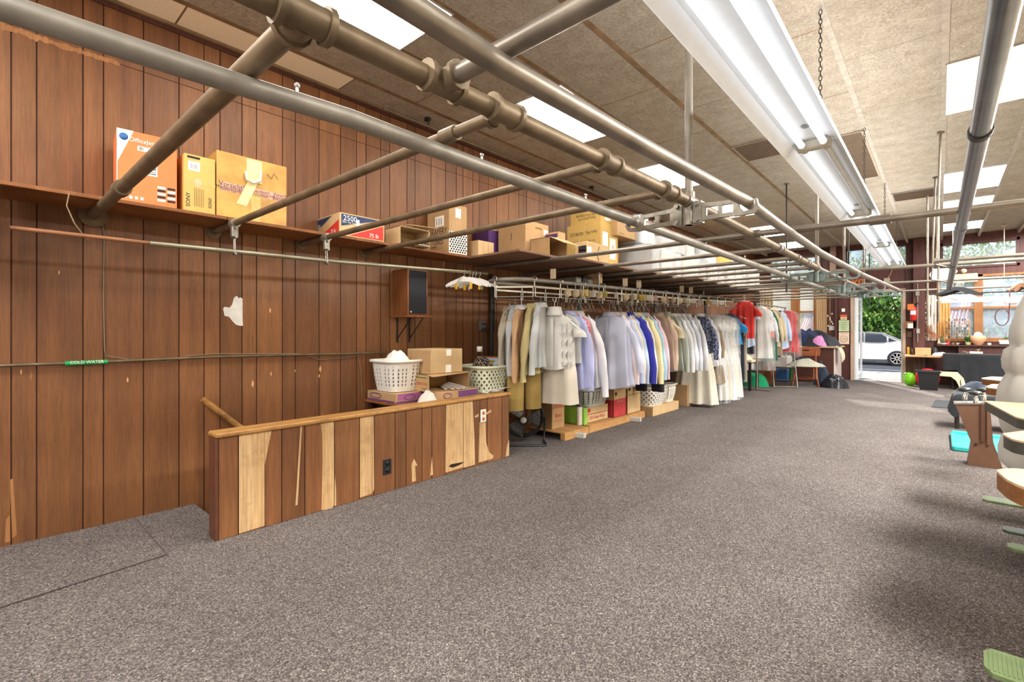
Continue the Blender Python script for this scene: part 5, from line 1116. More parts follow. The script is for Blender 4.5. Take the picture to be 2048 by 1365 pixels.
b.loft(rings, cloth('form_nylon','c9c8c0',rough=.6,weave=60), (True, True)); b.build('cover', ff)
b = MB(); b.cyl((0,0,.03),(0,0,.44), .12, DARKMETAL); b.box((-.2,-.2,0),(.2,.2,.04), DARKMETAL, .01); b.build('base', ff)
# brown sheet metal pedestal with three knobs
BRN = plain('brown_enamel','745441',.45,.1,.08)
pd = thing('pedal_pedestal', 'brown sheet metal pedestal with three black knobs on top', 'pedestal', (.26,6.05,0))
sx = lambda z: None
outl = [(.10,.548),(.21,.205),(.185,.0),(.41,.0),(.35,.23),(.326,.57)]
lo = [(x-.26,z) for x,z in outl]
b = MB(); M_ = Matrix(((1,0,0,0),(0,0,1,-.09),(0,1,0,0),(0,0,0,1)))
b.prism([lo[0],lo[1],lo[2],lo[3],lo[4],lo[5]][::-1], .012, BRN, M_); b.prism([lo[0],lo[1],lo[2],lo[3],lo[4],lo[5]][::-1], .012, BRN, Matrix(((1,0,0,0),(0,0,1,.08),(0,1,0,0),(0,0,0,1))))
for p, q in ((lo[0],lo[1]),(lo[1],lo[2])):
    b.add([(p[0],-.085,p[1]),(q[0],-.085,q[1]),(q[0],.088,q[1]),(p[0],.088,p[1]),(p[0]+.012,-.085,p[1]),(q[0]+.012,-.085,q[1]),(q[0]+.012,.088,q[1]),(p[0]+.012,.088,p[1])], [(0,1,2,3),(7,6,5,4),(0,4,5,1),(1,5,6,2),(2,6,7,3),(3,7,4,0)], BRN)
b.box((lo[5][0]-.055,-.11,.23),(lo[5][0]-.03,-.085,.56), plain('dark_brown_channel','5e4030',.5)); b.box((lo[5][0]-.02,-.105,.2),(lo[5][0]+.0,.0,.57), BRN, .003)  # channel strip in a darker brown beside the right flange
b.ell((-.02,-.1,.20), (.01,.006,.01), DARKMETAL, 10, 6); b.build('housing', pd)
b = MB(); b.prism([(-.165,-.1),(.07,-.1),(.07,.09),(-.165,.09)], .012, STEEL, Matrix.Translation((0,0,.553)) @ Matrix.Rotation(-.09,4,'Y')); b.build('top_plate', pd)
for x, y, z in ((-.09,.02,.66),(-.02,-.06,.64),(.035,.04,.665)):
    b = MB(); b.lathe([(.018,-.085),(.02,-.04),(.014,-.035),(.012,-.01)], STEEL, (x,y,z), 14); b.build('socket', pd)
    b = MB(); b.ell((x,y,z+.008),(.05,.05,.022), plain('bakelite','2a2826',.35), 18, 8); b.build('knob', pd)
# treadles of the presses
PG = plain('treadle_green','76895a',.55,.1,.12); PGD = plain('treadle_dark_green','4c5a4a',.5,.2,.12)
def treadle(label, x, y, w, z, m, L=.75):
    r = thing('foot_treadle', label, 'foot pedal', (x,y,0), -.03, 'press foot treadles on the carpet')
    b = MB(); poly = [(0,w*.3),(.0,-w*.3),(.02,-w/2),(L,-w*.62),(L,w*.62),(.02,w/2)]
    b.prism(poly, .014, m, Matrix.Translation((0,0,z-.014)));
    n = int(.34/.011)
    for i in range(n): b.box((.012+.011*i,-w*.40,z),(.016+.011*i,w*.40,z+.0025), m)
    b.build('plate', r)
    b = MB(); b.cyl((L*.8,0,.0),(L*.8,0,z-.013), .02, DARKMETAL); b.box((L*.55,-.06,0),(L,.06,.012), DARKMETAL); b.build('lever_base', r)
treadle('ribbed green foot treadle just under the nearest plywood table', .21, 4.47, .13, .10, PG); treadle('dark blue green foot treadle, upper of the close pair', .262, 3.85, .1, .10, PGD); treadle('olive foot treadle, lower of the close pair', .26, 3.56, .1, .10, PG); treadle('large ribbed green foot treadle nearest the camera', .11, 2.27, .17, .10, PG)
# turquoise tray and rubber mat
b = MB(); AQ = plain('turquoise_plastic','35b8b4',.35,0,.05)
b.box((.1,6.62,0),(.62,7.55,.03), AQ, .01); b.box((.1,6.58,0),(.62,6.66,.05), AQ, .01); b.box((.1,7.5,0),(.62,7.56,.06), AQ, .01); b.box((.09,6.6,0),(.13,7.56,.045), AQ, .01)
tag(b.build('turquoise_tray'), 'turquoise plastic tray on the carpet behind the brown pedestal', 'tray')
b = MB(); b.prism([(-.1,10.15),(.2,10.15),(.22,11.2),(-.06,11.2)], .012, plain('rubber_mat','3a3d40',.85)); tag(b.build('rubber_mat'), 'dark rubber mat lying in the aisle before the black bench', 'mat')
# black cloth covered bench
bs = thing('covered_bench', 'low bench draped in black cloth behind the brown pedestal', 'bench', (.5,8.35,0))
for x in (-.34,.34):
    for y in (-.22,.22): one('cyl', (x,y,0), (x,y,.33), .02, DARKMETAL).build('leg', bs)
b = MB()
def fbench(u, v):
    x = -.42 + .84*u; y = -.3 + .6*v; e = min(u,1-u,v,1-v); z = .43 - (.13*max(0,1-e*12) if e < .083 else 0) - .16*max(0,1-e*24)*(.6+.4*math.sin(u*23)) + .02*noise.noise(Vector((x*5,y*5,1)))
    return Vector((x*(1+.02*math.sin(v*30)), y, z))
b.grid(fbench, 40, 30, BLACKCLOTH); b.box((-.38,-.26,.31),(.38,.26,.36), BLACKCLOTH); b.build('drape', bs)
pile('dark_jeans', 'dark blue jeans heaped on the black covered bench', (.38,8.5,.43), .24,.2,.12, cloth('dark_denim','2b3442'), 'jeans', 21, amp=.6)
# ---- the work corner by the right window
dk = thing('tan_work_table', 'tan topped work table right of the shop door', 'table', (-.28,14.06,0))
one('box', (-.31,-.3,.645),(.36,.3,.68), plain('tan_laminate','c79a68',.5), .004).build('tabletop', dk)
for x in (-.05,.03):
    b = MB(); b.tube([(x,-.1,.645),(x,-.1,.03)], .014, DARKMETAL, 8); b.box((x-.015,-.25,0),(x+.015,.25,.03), DARKMETAL); b.build('leg', dk)
ct = thing('window_counter', 'long dark brown counter under the right shop window', 'counter', (1.0,14.4,0))
b = MB(); b.box((-1.04,-.2,.885),(1.2,.19,.915), DARKWOOD, .004); b.build('worktop', ct); b = MB(); b.box((-.7,-.12,0),(1.2,.19,.885), FRONT); b.build('front_panel', ct)
st_ = thing('sewing_table', 'sewing table hidden under the black cover', 'table', (.7,13.85,0))
one('box', (-.62,-.28,.70),(.6,.28,.735), DARKWOOD, .004).build('tabletop', st_)
for x in (-.5,.5):
    for y in (-.22,.22): one('cyl', (x,y,0),(x,y,.70), .018, DARKMETAL).build('leg', st_)
b = MB()
def fdr(u, v):
    x = .05 + 1.27*u; 
    if v < .5: y = 14.14 - .6*(v/.5); z = .738
    else:
        q = (v-.5)/.5; Lh = .71 if u > .22 else .33 + .38*max(0,(u-.17)/.05); y = 13.545 - .012*math.sin(u*40)*q - .1*q*(1 if u>.2 else .2) ; z = .736 - Lh*q
    return Vector((x, y + .008*noise.noise(Vector((x*6,z*6,2))), z + .004*noise.noise(Vector((x*7,y*7,0)))))
b.grid(fdr, 60, 40, BLACKCLOTH)
def fsd(u, v): return Vector((.05 - .02*v, 13.545 + .6*u, .737 - .33*v))
b.grid(fsd, 12, 10, BLACKCLOTH)
tag(b.build('black_table_cover'), 'black cloth cover hanging to the floor over the sewing table', 'cloth')
b = MB(); b.prism([(-.2,.42),(.15,.42),(.24,.3),(.3,.05),(.2,.05),(.13,.24),(.05,.32),(-.2,.33)], .04, plain('cream_casting','d8ccb0',.5), Matrix(((1,0,0,.12),(0,0,1,13.45),(0,1,0,-.05),(0,0,0,1))))
tag(b.build('machine_stand'), 'cream curved machine stand leg by the black bin', 'stand')
bn = thing('waste_bin', 'square black waste bin in front of the tan work table', 'bin', (-.175,13.2,0))
b = MB(); b.loft([[Vector((sx_*w,sy_*w,z)) for sx_,sy_ in ((-1,-1),(1,-1),(1,1),(-1,1))] for w, z in ((.14,0),(.175,.36),(.195,.365),(.195,.39),(.185,.39),(.165,.36),(.13,.01))], BLACKP, (True, True), False); b.build('tub', bn)
b = MB(); b.tube([(-.19,-.19,.385),(.19,-.19,.385),(.19,.19,.385),(-.19,.19,.385)], .012, BLACKP, 6, True); b.build('rim', bn)
wc = thing('watering_can', 'lime green watering can on the floor by the door frame', 'watering can', (-.5,13.95,0))
b = MB(); b.lathe([(.06,0),(.085,.03),(.095,.1),(.09,.2),(.06,.26),(.045,.275),(.04,.27)], plain('lime_plastic','6dc41f',.3), n=22); b.build('body', wc)
b = MB(); b.tube([(.07,0,.1),(.15,0,.16),(.17,0,.28)], [.018,.014,.01], plain('lime_plastic','6dc41f',.3), 8); b.build('spout', wc); b = MB(); b.tube([(-.08,0,.08),(-.13,0,.15),(-.1,0,.26),(-.02,0,.29),(.03,0,.26)], .01, plain('lime_plastic','6dc41f',.3), 8); b.build('handle', wc)
b = MB(); b.tube([(.0+.17*math.cos(t), .0, .21+.17*math.sin(t)) for t in [2*pi*k/24 for k in range(24)]], .035, plain('red_hose','d0202c',.4), 8, True); b.tube([(.1*math.cos(t), .02, .21+.1*math.sin(t)) for t in [2*pi*k/20 for k in range(20)]], .03, plain('red_hose','d0202c',.4), 8, True); b.lathe([(.0,-.02),(.1,-.02),(.1,.02),(0,.02)], plain('red_reel','b81c28',.4), (0,.02,.21), 20, Matrix.Rotation(pi/2,4,'X'))
tag(b.build('hose_reel', None, (-.2,13.62,.0)), 'red hose reel leaning under the tan work table', 'hose reel')
# things on the tan table
c = Carton('small_craft_box', 'small tan box on the tan work table', (-.42,14.1), (-.15,14.35), .16, CARDLT, .68); c.done()
tag(one('lathe', [(.03,0),(.03,.1),(.012,.14),(.012,.17)], plain('amber_bottle','3a2415',.2), n=16).build('spray_bottle', None, (-.47,14.02,.68)), 'dark bottle with a white label at the left end of the tan table', 'bottle')
tag(one('box', (-.02,-.02,0),(.02,.02,.17), plain('yellow_case','d8a21c',.4), .004).build('yellow_box', None, (-.54,14.2,.68)), 'upright yellow box in the corner of the tan work table', 'box')
b = MB(); b.lathe([(.05,0),(.052,.12),(.03,.17),(0,.18)], plain('grey_shaker','3c3c42',.4), n=18); tag(b.build('dark_canister', None, (-.08,14.3,.68)), 'dark rounded canister at the right of the tan work table', 'canister')
pile('white_papers', 'crumpled white papers on the tan work table', (-.0,14.02,.682), .14,.12,.05, PAPER, 'papers', 31, amp=.7)
# the window counter: urn, thread rack, small goods
ur = thing('urn', 'round peach urn with a white cloth in its mouth on the counter', 'urn', (.61,14.36,.915))
b = MB(); b.lathe([(.06,0),(.075,.02),(.12,.09),(.132,.14),(.12,.185),(.095,.2),(.09,.195)], plain('peach_clay','d9a582',.6), n=26); b.build('body', ur); pile('cloth', '', (0,0,.19), .08,.08,.07, PAPER, '', 17, parent=ur, amp=.6)
tr_ = thing('thread_rack', 'wooden rack of thread spools standing in the right window', 'thread rack', (.28,14.42,.915))
for i in range(7): one('box', (-.2,-.012,.13+.065*i),(.2,.012,.138+.065*i), PINE).build('peg_rail', tr_)
for x in (-.2,.2): one('box', (x-.008,-.02,0),(x+.008,.02,.56), PINE).build('upright', tr_)
SP = [plain('spool_'+c_, c_, .5) for c_ in ('c8b8a0','6a3a2a','d9d2c4','3a4a6a','2c2c30','b04a3a','8a7a50','4a6a50','e6e0d0','a07858')]
for i in range(7):
    for j in range(9):
        if rnd.random() < .12: continue
        m_ = SP[(i*7+j*3+rnd.randrange(4)) % 10]; k = .8+rnd.random()*.3
        tag(one('lathe', [(.013*k,0),(.013*k,.004),(.010*k,.006),(.010*k,.036),(.013*k,.038),(.013*k,.042)], m_, n=8).build('thread_spool', None, (.28-.17+.0425*j, 14.393, .915+.1385+.065*i)), 'small spool of thread on the wooden rack in the right window', 'thread spool', 'thread spools on the window rack')
for k, (x, lb) in enumerate(((.0,'green wire cone tree left of the thread rack'),)):
    b = MB()
    for q in range(6): b.lathe([(.07-.011*q,.02+.028*q),(.075-.011*q,.024+.028*q),(.02,.04+.028*q)], plain('cone_green','5a6a4a',.7), n=12, caps=(False,False))
    b.cyl((0,0,0),(0,0,.19),.006,DARKMETAL); tag(b.build('wire_tree', None, (x+.03,14.38,.915)), lb, 'ornament')
tag(one('lathe', [(.026,0),(.034,.07),(.03,.07),(.024,.01)], plain('red_cup','c8242c',.4), n=16).build('red_cup', None, (.13,14.24,.915)), 'small red cup on the counter before the thread rack', 'cup')
tag(one('box', (-.09,-.05,0),(.09,.05,.03), WHITEP, .01).build('white_dish', None, (.16,14.26,.916)).copy() if 0 else one('lathe', [(.03,0),(.09,.03),(.085,.035),(.03,.01)], WHITEP, n=20).build('white_dish', None, (.06,14.27,.915)), 'white dish on the counter left of the red cup', 'dish')
tag(one('lathe', [(.03,0),(.075,.025),(.08,.03),(.03,.012)], plain('dark_bowl','3c2820',.4), n=20).build('dark_bowl', None, (.36,14.27,.915)), 'shallow dark bowl on the counter left of the urn', 'bowl')
pp = thing('potted_plant', 'small plant in a white trough pot at the right end of the counter', 'potted plant', (1.02,14.36,.915))
b = MB(); b.loft([[Vector((sx_*w,sy_*w*.7,z)) for sx_,sy_ in ((-1,-1),(1,-1),(1,1),(-1,1))] for w, z in ((.08,.03),(.1,.11),(.085,.11),(.08,.09))], WHITEP, (True,True), False); b.build('pot', pp); one('box', (-.11,-.08,0),(.11,.08,.03), BLACKP, .004).build('saucer', pp)
def leaves(n, rx, ry, rz_, size, mats, seed=0, mb=None, c=(0,0,0), shell=.5):
    mb = mb or MB(); r = random.Random(seed)
    for i in range(n):
        while True:
            d = Vector((r.uniform(-1,1), r.uniform(-1,1), r.uniform(-1,1)))
            if .1 < d.length < 1: break
        d = d.normalized()*(shell + (1-shell)*r.random())*(.82+.3*noise.noise(d*2.3+Vector((seed,0,0)))); p = Vector((d.x*rx, d.y*ry, d.z*rz_)) + Vector(c)
        q = Matrix.Rotation(r.uniform(0,6.28),3,'Z') @ Matrix.Rotation(r.uniform(-1.2,1.2),3,'X'); s = size*r.uniform(.6,1.3)
        mb.add([p + q @ Vector(v)*s for v in ((0,-1,0),(.45,-.2,.12),(0,1,0),(-.45,-.2,.12))], [(0,1,2,3)], r.choice(mats))
    return mb
LEAF = [plain('leaf_a','4a7a35',.5,0,.3,3), plain('leaf_b','6f9a48',.5,0,.3,3), plain('leaf_c','335a2c',.5,0,.3,3), plain('leaf_d','93b560',.5,0,.3,3)]
b = leaves(60,.07,.05,.05,.02,LEAF,3,c=(0,0,.15)); b.tube([(0,0,.1),(.01,0,.2),(0,.0,.24)],.005,DARKWOOD,5); b.build('foliage', pp)
for k, (x, y, lb) in enumerate(((.47,14.4,'green leafy plant between the thread rack and urn'),)):
    r = thing('potted_plant', lb, 'potted plant', (x,y,.915)); one('lathe', [(.03,0),(.045,.06),(.04,.06)], plain('peach_clay','d9a582',.6), n=16).build('pot', r); leaves(160,.09,.07,.09,.028,LEAF,7,c=(0,0,.13)).build('foliage', r)
pb = MB(); pb.box((-.1,-.03,0),(.1,.03,.045), WHITEP, .006); pb.tube([(-.1,0,.02),(-.2,.02,.05),(-.22,-.04,.02),(-.12,-.06,.01)], .005, plain('beige_wire','b89c80',.6), 5); pb.tube([(.02,0,.045),(.06,.02,.1),(.0,.05,.08)], .005, plain('beige_wire','b89c80',.6), 5)
tag(pb.build('power_strip', None, (.56,13.9,.742)), 'white power strip with cords on the black covered table', 'power strip')
for k, (x, y, z, h, c_, lb) in enumerate(((-.02,14.33,.915,.13,'b8a48c','tan thread cone left of the wire tree on the counter'),(.21,14.3,.915,.05,'6a5a4a','small brown pot before the thread rack'),(.29,14.27,.915,.045,'a8a090','small grey pot right of the red cup'),(.44,14.26,.915,.06,'8a9a6a','small green pot right of the dark bowl'),(.78,14.34,.915,.05,'d0c8bc','small pale jar right of the urn'))):
    tag(one('lathe', [(.028,0),(.03,h*.2),(.012 if h > .1 else .03,h*.95),(.008,h)], plain('pot_'+c_, c_, .6), n=14).build('small_pot' if h < .1 else 'thread_cone', None, (x,y,z)), lb, 'pot' if h < .1 else 'thread cone')
for k, (x, y, m_, lb) in enumerate(((-.3,13.86,DARKMETAL,'dark scissors lying open at the front of the tan work table'),)):
    sc = MB(); sc.box((-.08,-.006,0),(.05,.006,.006), STEEL, 0, Matrix.Rotation(.2,4,'Z')); sc.box((-.08,-.006,0.006),(.05,.006,.011), STEEL, 0, Matrix.Rotation(-.2,4,'Z'))
    for s_ in (-1,1): sc.tube([(.07+.022*math.cos(t),s_*.02+.015*math.sin(t),.006) for t in [2*pi*q/12 for q in range(12)]], .005, m_, 5, True)
    tag(sc.build('scissors', None, (x,y,.681)), lb, 'scissors')
# strip lamp hung over the sewing table
sl = thing('strip_lamp', 'lit fluorescent strip lamp hung on rods in front of the right window', 'strip lamp', (.6,13.6,1.83))
one('cyl', (-.58,0,0),(.58,0,0), .019, emit('strip_tube','fff8f4',6)).build('tube', sl); one('box', (-.6,-.06,.03),(.62,.06,.075), WHITEENAMEL, .008).build('housing', sl)
for x in (-.4,.35):
    b = MB(); b.tube([(x,0,.075),(x,0,cz(13.6)-1.835)], .006, plain('cream_rod','d8c8b0',.5), 6); b.lathe([(.05,-.02),(.02,0)], plain('cream_rod','d8c8b0',.5), (x,0,cz(13.6)-1.835), 14); b.build('drop_rod', sl)
# black hangers on the rails, white ones behind
def suit_hanger(label, x, y, z, rz, m, w=.21, g=None, name='suit_hanger'):
    r = thing(name, label, 'hanger', (x,y,z), rz, g)
    b = MB(); b.tube([(-.016,0,-.004),(-.016,0,.01),(0,0,.022),(.016,0,.01),(.012,0,-.02),(0,0,-.05)], .0025, STEEL, 6); b.build('hook', r)
    b = MB(); b.prism([(-w,-.15),(-w+.005,-.17),(-w*.8,-.165),(0,-.10),(w*.8,-.165),(w-.005,-.17),(w,-.15),(w*.6,-.105),(.03,-.055),(-.03,-.055),(-w*.6,-.105)], .028, m, Matrix(((1,0,0,0),(0,0,1,-.014),(0,1,0,0),(0,0,0,1)))); b.build('arms', r)
BH = plain('black_hanger','23242c',.35)
for k in range(7): suit_hanger('broad black hanger in the bunch on the cross pipe left of the puffy form', .16+.012*k, 8.95+.035*k, ZB-.045, .15+.06*(k%3), BH, .21, 'black hangers bunched on the pipe')
for k in range(6): suit_hanger('dark hanger in the bunch at the right edge of the view', .78+.01*k, 9.05+.035*k, ZB-.03, .9+.1*(k%3), BH if k % 2 else plain('brown_hanger','6a4630',.4), .21, 'dark hangers at the right edge')
for k in range(4): suit_hanger('white hanger hung before the right window over the lit strip lamp', .12+.1*k, 12.6+.03*k, 1.965, .1*k, WHITEP, .2, 'white hangers before the right window')
one_rod = one('tube', [(-.2,12.65,1.94),(1.6,12.75,1.94)], .012, DARKMETAL, 8).build('hanger_rod'); tag(one_rod, 'thin dark rod carrying the white hangers before the right window', 'rod')
b = MB(); b.tube([(.0+.09*math.cos(t),0,.16*math.sin(t)) for t in [2*pi*k/20 for k in range(20)]], .008, plain('maroon_hose','5a2a34',.5), 6, True); b.tube([(.09,0,.0),(.1,.0,.3),(.1,0,.46)], .008, plain('maroon_hose','5a2a34',.5), 6)
p = P(2004,634,y=12.7); tag(b.build('hose_loop', None, (p.x,12.7,p.z)), 'maroon steam hose hanging in a loop before the right window', 'hose')
b = MB(); b.box((-.1,-.06,0),(.09,.06,.17), film('cloudy_bag','c8c0bc',.8,.3), .03); tag(b.build('hanging_bag', None, (.98,12.75,1.7)), 'cloudy bag hung above the maroon hose loop', 'bag')
# ======================================================================================= shop front: windows, door, goods by the door
def frame_bars(name, bars, m, y0=FY-.03, y1=FY+.06, kind=True):
    b = MB()
    for (x0,x1,z0,z1) in bars: b.box((x0,y0,z0),(x1,y1,z1), m, .004)
    return struct(b.build(name))
frame_bars('window_1', [(-3.74,-3.66,1.0,2.45),(-2.98,-2.78,1.0,2.45),(-2.46,-2.40,1.0,2.45),(-3.74,-2.40,1.0,1.07),(-3.74,-2.40,2.40,2.45),(-3.66,-2.98,1.70,1.745),(-2.78,-2.46,1.70,1.745)], OAK)
frame_bars('window_2', [(-3.52,-3.47,2.56,3.2),(-2.33,-2.28,2.56,3.2),(-3.52,-2.28,2.56,2.61),(-3.52,-2.28,3.15,3.2)], FRONT)
frame_bars('window_3', [(-1.80,-1.74,2.7,3.28),(-.59,-.53,2.7,3.28),(-1.80,-.53,2.7,2.75),(-1.80,-.53,3.22,3.28),(-1.42,-1.37,2.7,3.28)], FRONT)
frame_bars('window_4', [(.0,.05,2.6,3.19),(1.2,1.25,2.6,3.19),(0,1.25,2.6,2.65),(0,1.25,3.13,3.19)], FRONT)
frame_bars('window_5', [(-.06,.0,.98,2.45),(.556,.697,.98,2.45),(1.32,1.45,.98,2.45),(-.06,2.5,.98,1.07),(-.06,2.5,2.4,2.45),(.0,.556,1.70,1.745),(.697,1.32,1.70,1.745)], OAK)
def pane(name, x0, x1, z0, z1, m): struct(one('box', (x0,FY+.085,z0),(x1,FY+.095,z1), m).build(name))
MILK = glass('hazy_pane','dfe8ee',.42); CLEAR = glass('clear_pane','d4e2e2',.28)
pane('window_1_glass', -3.7,-2.42,1.05,2.43, MILK); pane('window_2_glass', -3.5,-2.3,2.58,3.19, MILK); pane('window_3_glass', -1.76,-.57,2.73,3.24, glass('pale_pane','cfdad8',.5)); pane('window_4_glass', .03,1.22,2.63,3.15, CLEAR); pane('window_5_glass', -.02,2.5,1.03,2.43, glass('blue_pane','c2d4e4',.36))
def blind(x0, x1, z0, z1, label):
    b = MB(); n = int((z1-z0)/.028)
    for i in range(n): b.box((x0,FY+.062,z0+i*.028),(x1,FY+.066,z0+i*.028+.017), WHITEP)
    b.box((x0,FY+.058,z1-.01),(x1,FY+.07,z1+.02), WHITEP); tag(b.build('window_blind'), label, 'window blind')
blind(-2.775,-2.465,1.76,2.38,'white slatted blind in the upper pane beside the curtain'); blind(-3.655,-2.985,1.76,2.38,'white slatted blind behind the second clothes rack')
def flag(label, c, w, h, tilt):
    b = MB(); RW_ = [plain('flag_red','c04a58',.8), plain('flag_white','f2f0ee',.8)]; BL = plain('flag_blue','4a5a86',.8)
    R = Matrix.Translation(c) @ Matrix.Rotation(tilt,4,'Y')
    for i in range(13):
        x0 = -w/2 + w*i/13; x1 = x0 + w/13; z0 = h*.1 if i < 7 else h/2
        def f(u, v, x0=x0, x1=x1): x = x0+(x1-x0)*u; z = -h/2 + h*(v*(.58 if i < 7 else 1)); return R @ Vector((x, .02*math.sin(z*12+x*6), z))
        b.grid(f, 2, 10, RW_[i % 2])
    def g(u, v): x = -w/2 + w*7/13*u; z = -h/2 + h*(.58+.42*v); return R @ Vector((x, .02*math.sin(z*12+x*6), z))
    b.grid(g, 6, 6, BL)
    o = b.build('hung_flag'); tag(o, label, 'flag')
    p = MB(); top = R @ Vector((-w/2-.05,0,h/2+.02)); p.cyl(top, R @ Vector((w/2+.25,-.0,h/2+.02)), .012, PINE, n=8); p.build('flag_pole', o)
    for i in range(5):
        for j in range(4): pass
flag('striped flag hanging outside the left window', (-2.6,15.0,1.5), .34, .6, .35); flag('striped flag hanging outside the right window', (.30,15.0,1.62), .4, .6, .18)
# curtains
def curtain(label, x0, x1, z0, z1, y, m, folds=6, amp=.022, gather=0):
    b = MB()
    def f(u, v):
        k = 1 - gather*math.sin(pi*min(1,v*1.0))*.5; x = x0 + (x1-x0)*(.5+(u-.5)*k); return Vector((x, y + amp*math.sin(u*2*pi*folds) + .006*math.sin(v*9+u*5), z0+(z1-z0)*v))
    b.grid(f, folds*8, 12, m); b.grid(lambda u, v: f(u,v)+Vector((0,.004,0)), folds*8, 12, m); b.cyl((x0-.03,y,z1),(x1+.03,y,z1),.012,OAK,n=8)
    tag(b.build('curtain'), label, 'curtain')
curtain('beige striped curtain between the left window and the door', -2.40,-2.16,.98,2.42,FY-.09, cloth('beige_curtain','cbb08a','b08a5c',('X',14)), 5)
curtain('white curtain gathered at the left of the right window', -.24,-.06,1.0,2.05,FY-.12, cloth('white_curtain','e6dcd0'), 3, .02)
curtain('amber curtain behind the white one at the right window', -.04,.17,1.0,2.0,FY-.07, cloth('amber_curtain','d8a868'), 4, .012)
curtain('cream striped hanging at the far left of the shop front', -3.72,-3.40,1.2,2.4,FY-.07, cloth('cream_pattern','cdb98c','8a7a58',('X',12)), 4, .01)
# door frame, open door, threshold
JAMB = plain('pinkish_jamb','b59a86',.5)
jb = MB(); 
for x0, x1, m in ((-1.665,-1.60,JAMB),(-.66,-.60,JAMB)): jb.box((x0,FY-.07,0),(x1,FY+.18,2.2), m, .004)
jb.box((-1.665,-.07+FY,2.14),(-.60,FY+.18,2.22), JAMB, .004); jb.box((-1.6,FY+.03,0),(-1.55,FY+.1,2.14), WHITEENAMEL, .004); jb.box((-.69,FY+.03,0),(-.66,FY+.1,2.14), WHITEENAMEL, .004); jb.box((-1.6,FY-.02,-.05),(-.66,FY+.2,.012), plain('metal_threshold','b8b2a4',.4,.5))
struct(jb.build('door_1'))
dl = thing('glass_door', 'white edged glass door swung open against the left jamb', 'door', (-1.545,FY+.12,.02))
b = MB(); b.box((-.02,0,0),(.02,.85,.12), WHITEENAMEL); b.box((-.02,0,1.98),(.02,.85,2.08), WHITEENAMEL); b.box((-.02,0,.12),(.02,.08,1.98), WHITEENAMEL); b.box((-.02,.77,.12),(.02,.85,1.98), WHITEENAMEL); b.build('frame', dl); one('box', (-.004,.08,.12),(.004,.77,1.98), CLEAR).build('pane', dl)
gm = MB(); gm.box((-1.55,FY+.2,-.04),(-.7,FY+.75,-.005), plain('grate_mat','6a6460',.9,0,.4,60)); tag(gm.build('door_mat'), 'grey grille mat just outside the open door', 'mat')
# column boards and shelves next to the door
cb = MB(); cb.box((-.46,FY-.22,0),(-.25,FY-.001,3.34), FRONT, .004); cb.box((-.25,FY-.1,0),(-.1,FY-.001,3.34), DARKWOOD, .003); cb.box((-.6,FY-.04,0),(-.46,FY-.001,3.3), DARKWOOD); struct(cb.build('column_1'))
cb = MB(); cb.box((-2.16,FY-.05,0),(-1.98,FY-.001,3.3), DARKWOOD); cb.box((-1.98,FY-.14,0),(-1.93,FY-.001,3.35), FRONT, .003); cb.box((-2.3,FY-.10,2.45),(-1.66,FY-.001,2.56), FRONT, .003); cb.box((-2.08,FY-.2,2.45),(-1.95,FY-.001,3.38), plain('pinkish_post','a08478',.5), .004); struct(cb.build('column_2'))
def plate(name, label, cat, u0, v0, u1, v1, m, y=FY-.002, th=.012, extra=None):
    a, c = P(u0,v0,y=y), P(u1,v1,y=y); b = MB(); b.box((a.x,y-th,c.z),(c.x,y,a.z), m, .002)
    if extra: extra(b, a, c, y-th)
    return tag(b.build(name), label, cat)
def txt(b, s, m, x, z, y, size, sx=1): b.text(s, m, (x,y-.001,z), (1,0,0), (0,0,1), size, sx=sx)
def ex_exit(b, a, c, y): txt(b, 'EXIT', plain('exit_orange','e8822a',.5), (a.x+c.x)/2, (a.z+c.z)/2-.0, y, .23, .8)
plate('exit_sign', 'orange lettered sign over the shop door', 'sign', 1698,556,1728,578, plain('exit_ground','6a3a2a',.5), FY-.03, .04, ex_exit)
plate('wall_box', 'small grey box right of the door sign', 'box', 1768,557,1780,565, plain('beige_box','b5a898',.5), FY-.01, .05); plate('wall_outlet', 'beige socket strip above the shop door', 'outlet', 1744,561,1757,567, plain('beige_box','b5a898',.5), FY-.01, .03)
def ex_g(b, a, c, y):
    for i, w in enumerate((.7,.5,.8,.6,.75,.4,.6)): b.box(((a.x+c.x)/2-.1*w,y-.0015,a.z-.05-.03*i),((a.x+c.x)/2+.1*w,y-.0005,a.z-.044-.03*i), GREENINK)
plate('green_notice', 'pale green notice on the column left of the door', 'notice', 1677.5,641,1698.5,663.5, plain('green_paper','b3c39a',.7), FY-.15, .004, ex_g)
def ex_w(b, a, c, y):
    cx, z = (a.x+c.x)/2, (a.z+c.z)/2-.02; b.tube([(cx+.075*math.cos(t),y-.002,z+.075*math.sin(t)) for t in [2*pi*k/24 for k in range(24)]], .003, INK, 5, True); txt(b,'WELCOME',REDINK,cx,a.z-.03,y,.035,.8)
    b.tube([(cx-.03,y-.002,z-.02),(cx,y-.002,z+.02),(cx+.04,y-.002,z-.01)],.004,INK,5)
plate('welcome_poster', 'cream poster with a circle below the green notice', 'poster', 1677.5,665,1698.5,689, plain('cream_poster','d8c2ac',.7), FY-.15, .004, ex_w)
def ex_h(b, a, c, y): b.box((a.x,y-.002,a.z-(a.z-c.z)*.45),(c.x,y-.0005,a.z), plain('red_header','c8542e',.6)); b.box((a.x+.02,y-.002,c.z+.03),(c.x-.02,y-.0005,c.z+.04), INK)
plate('hours_card', 'small cream card with a red heading above the green notice', 'card', 1681,630,1694,640, plain('cream_card','d9c49a',.7), FY-.15, .01, ex_h)
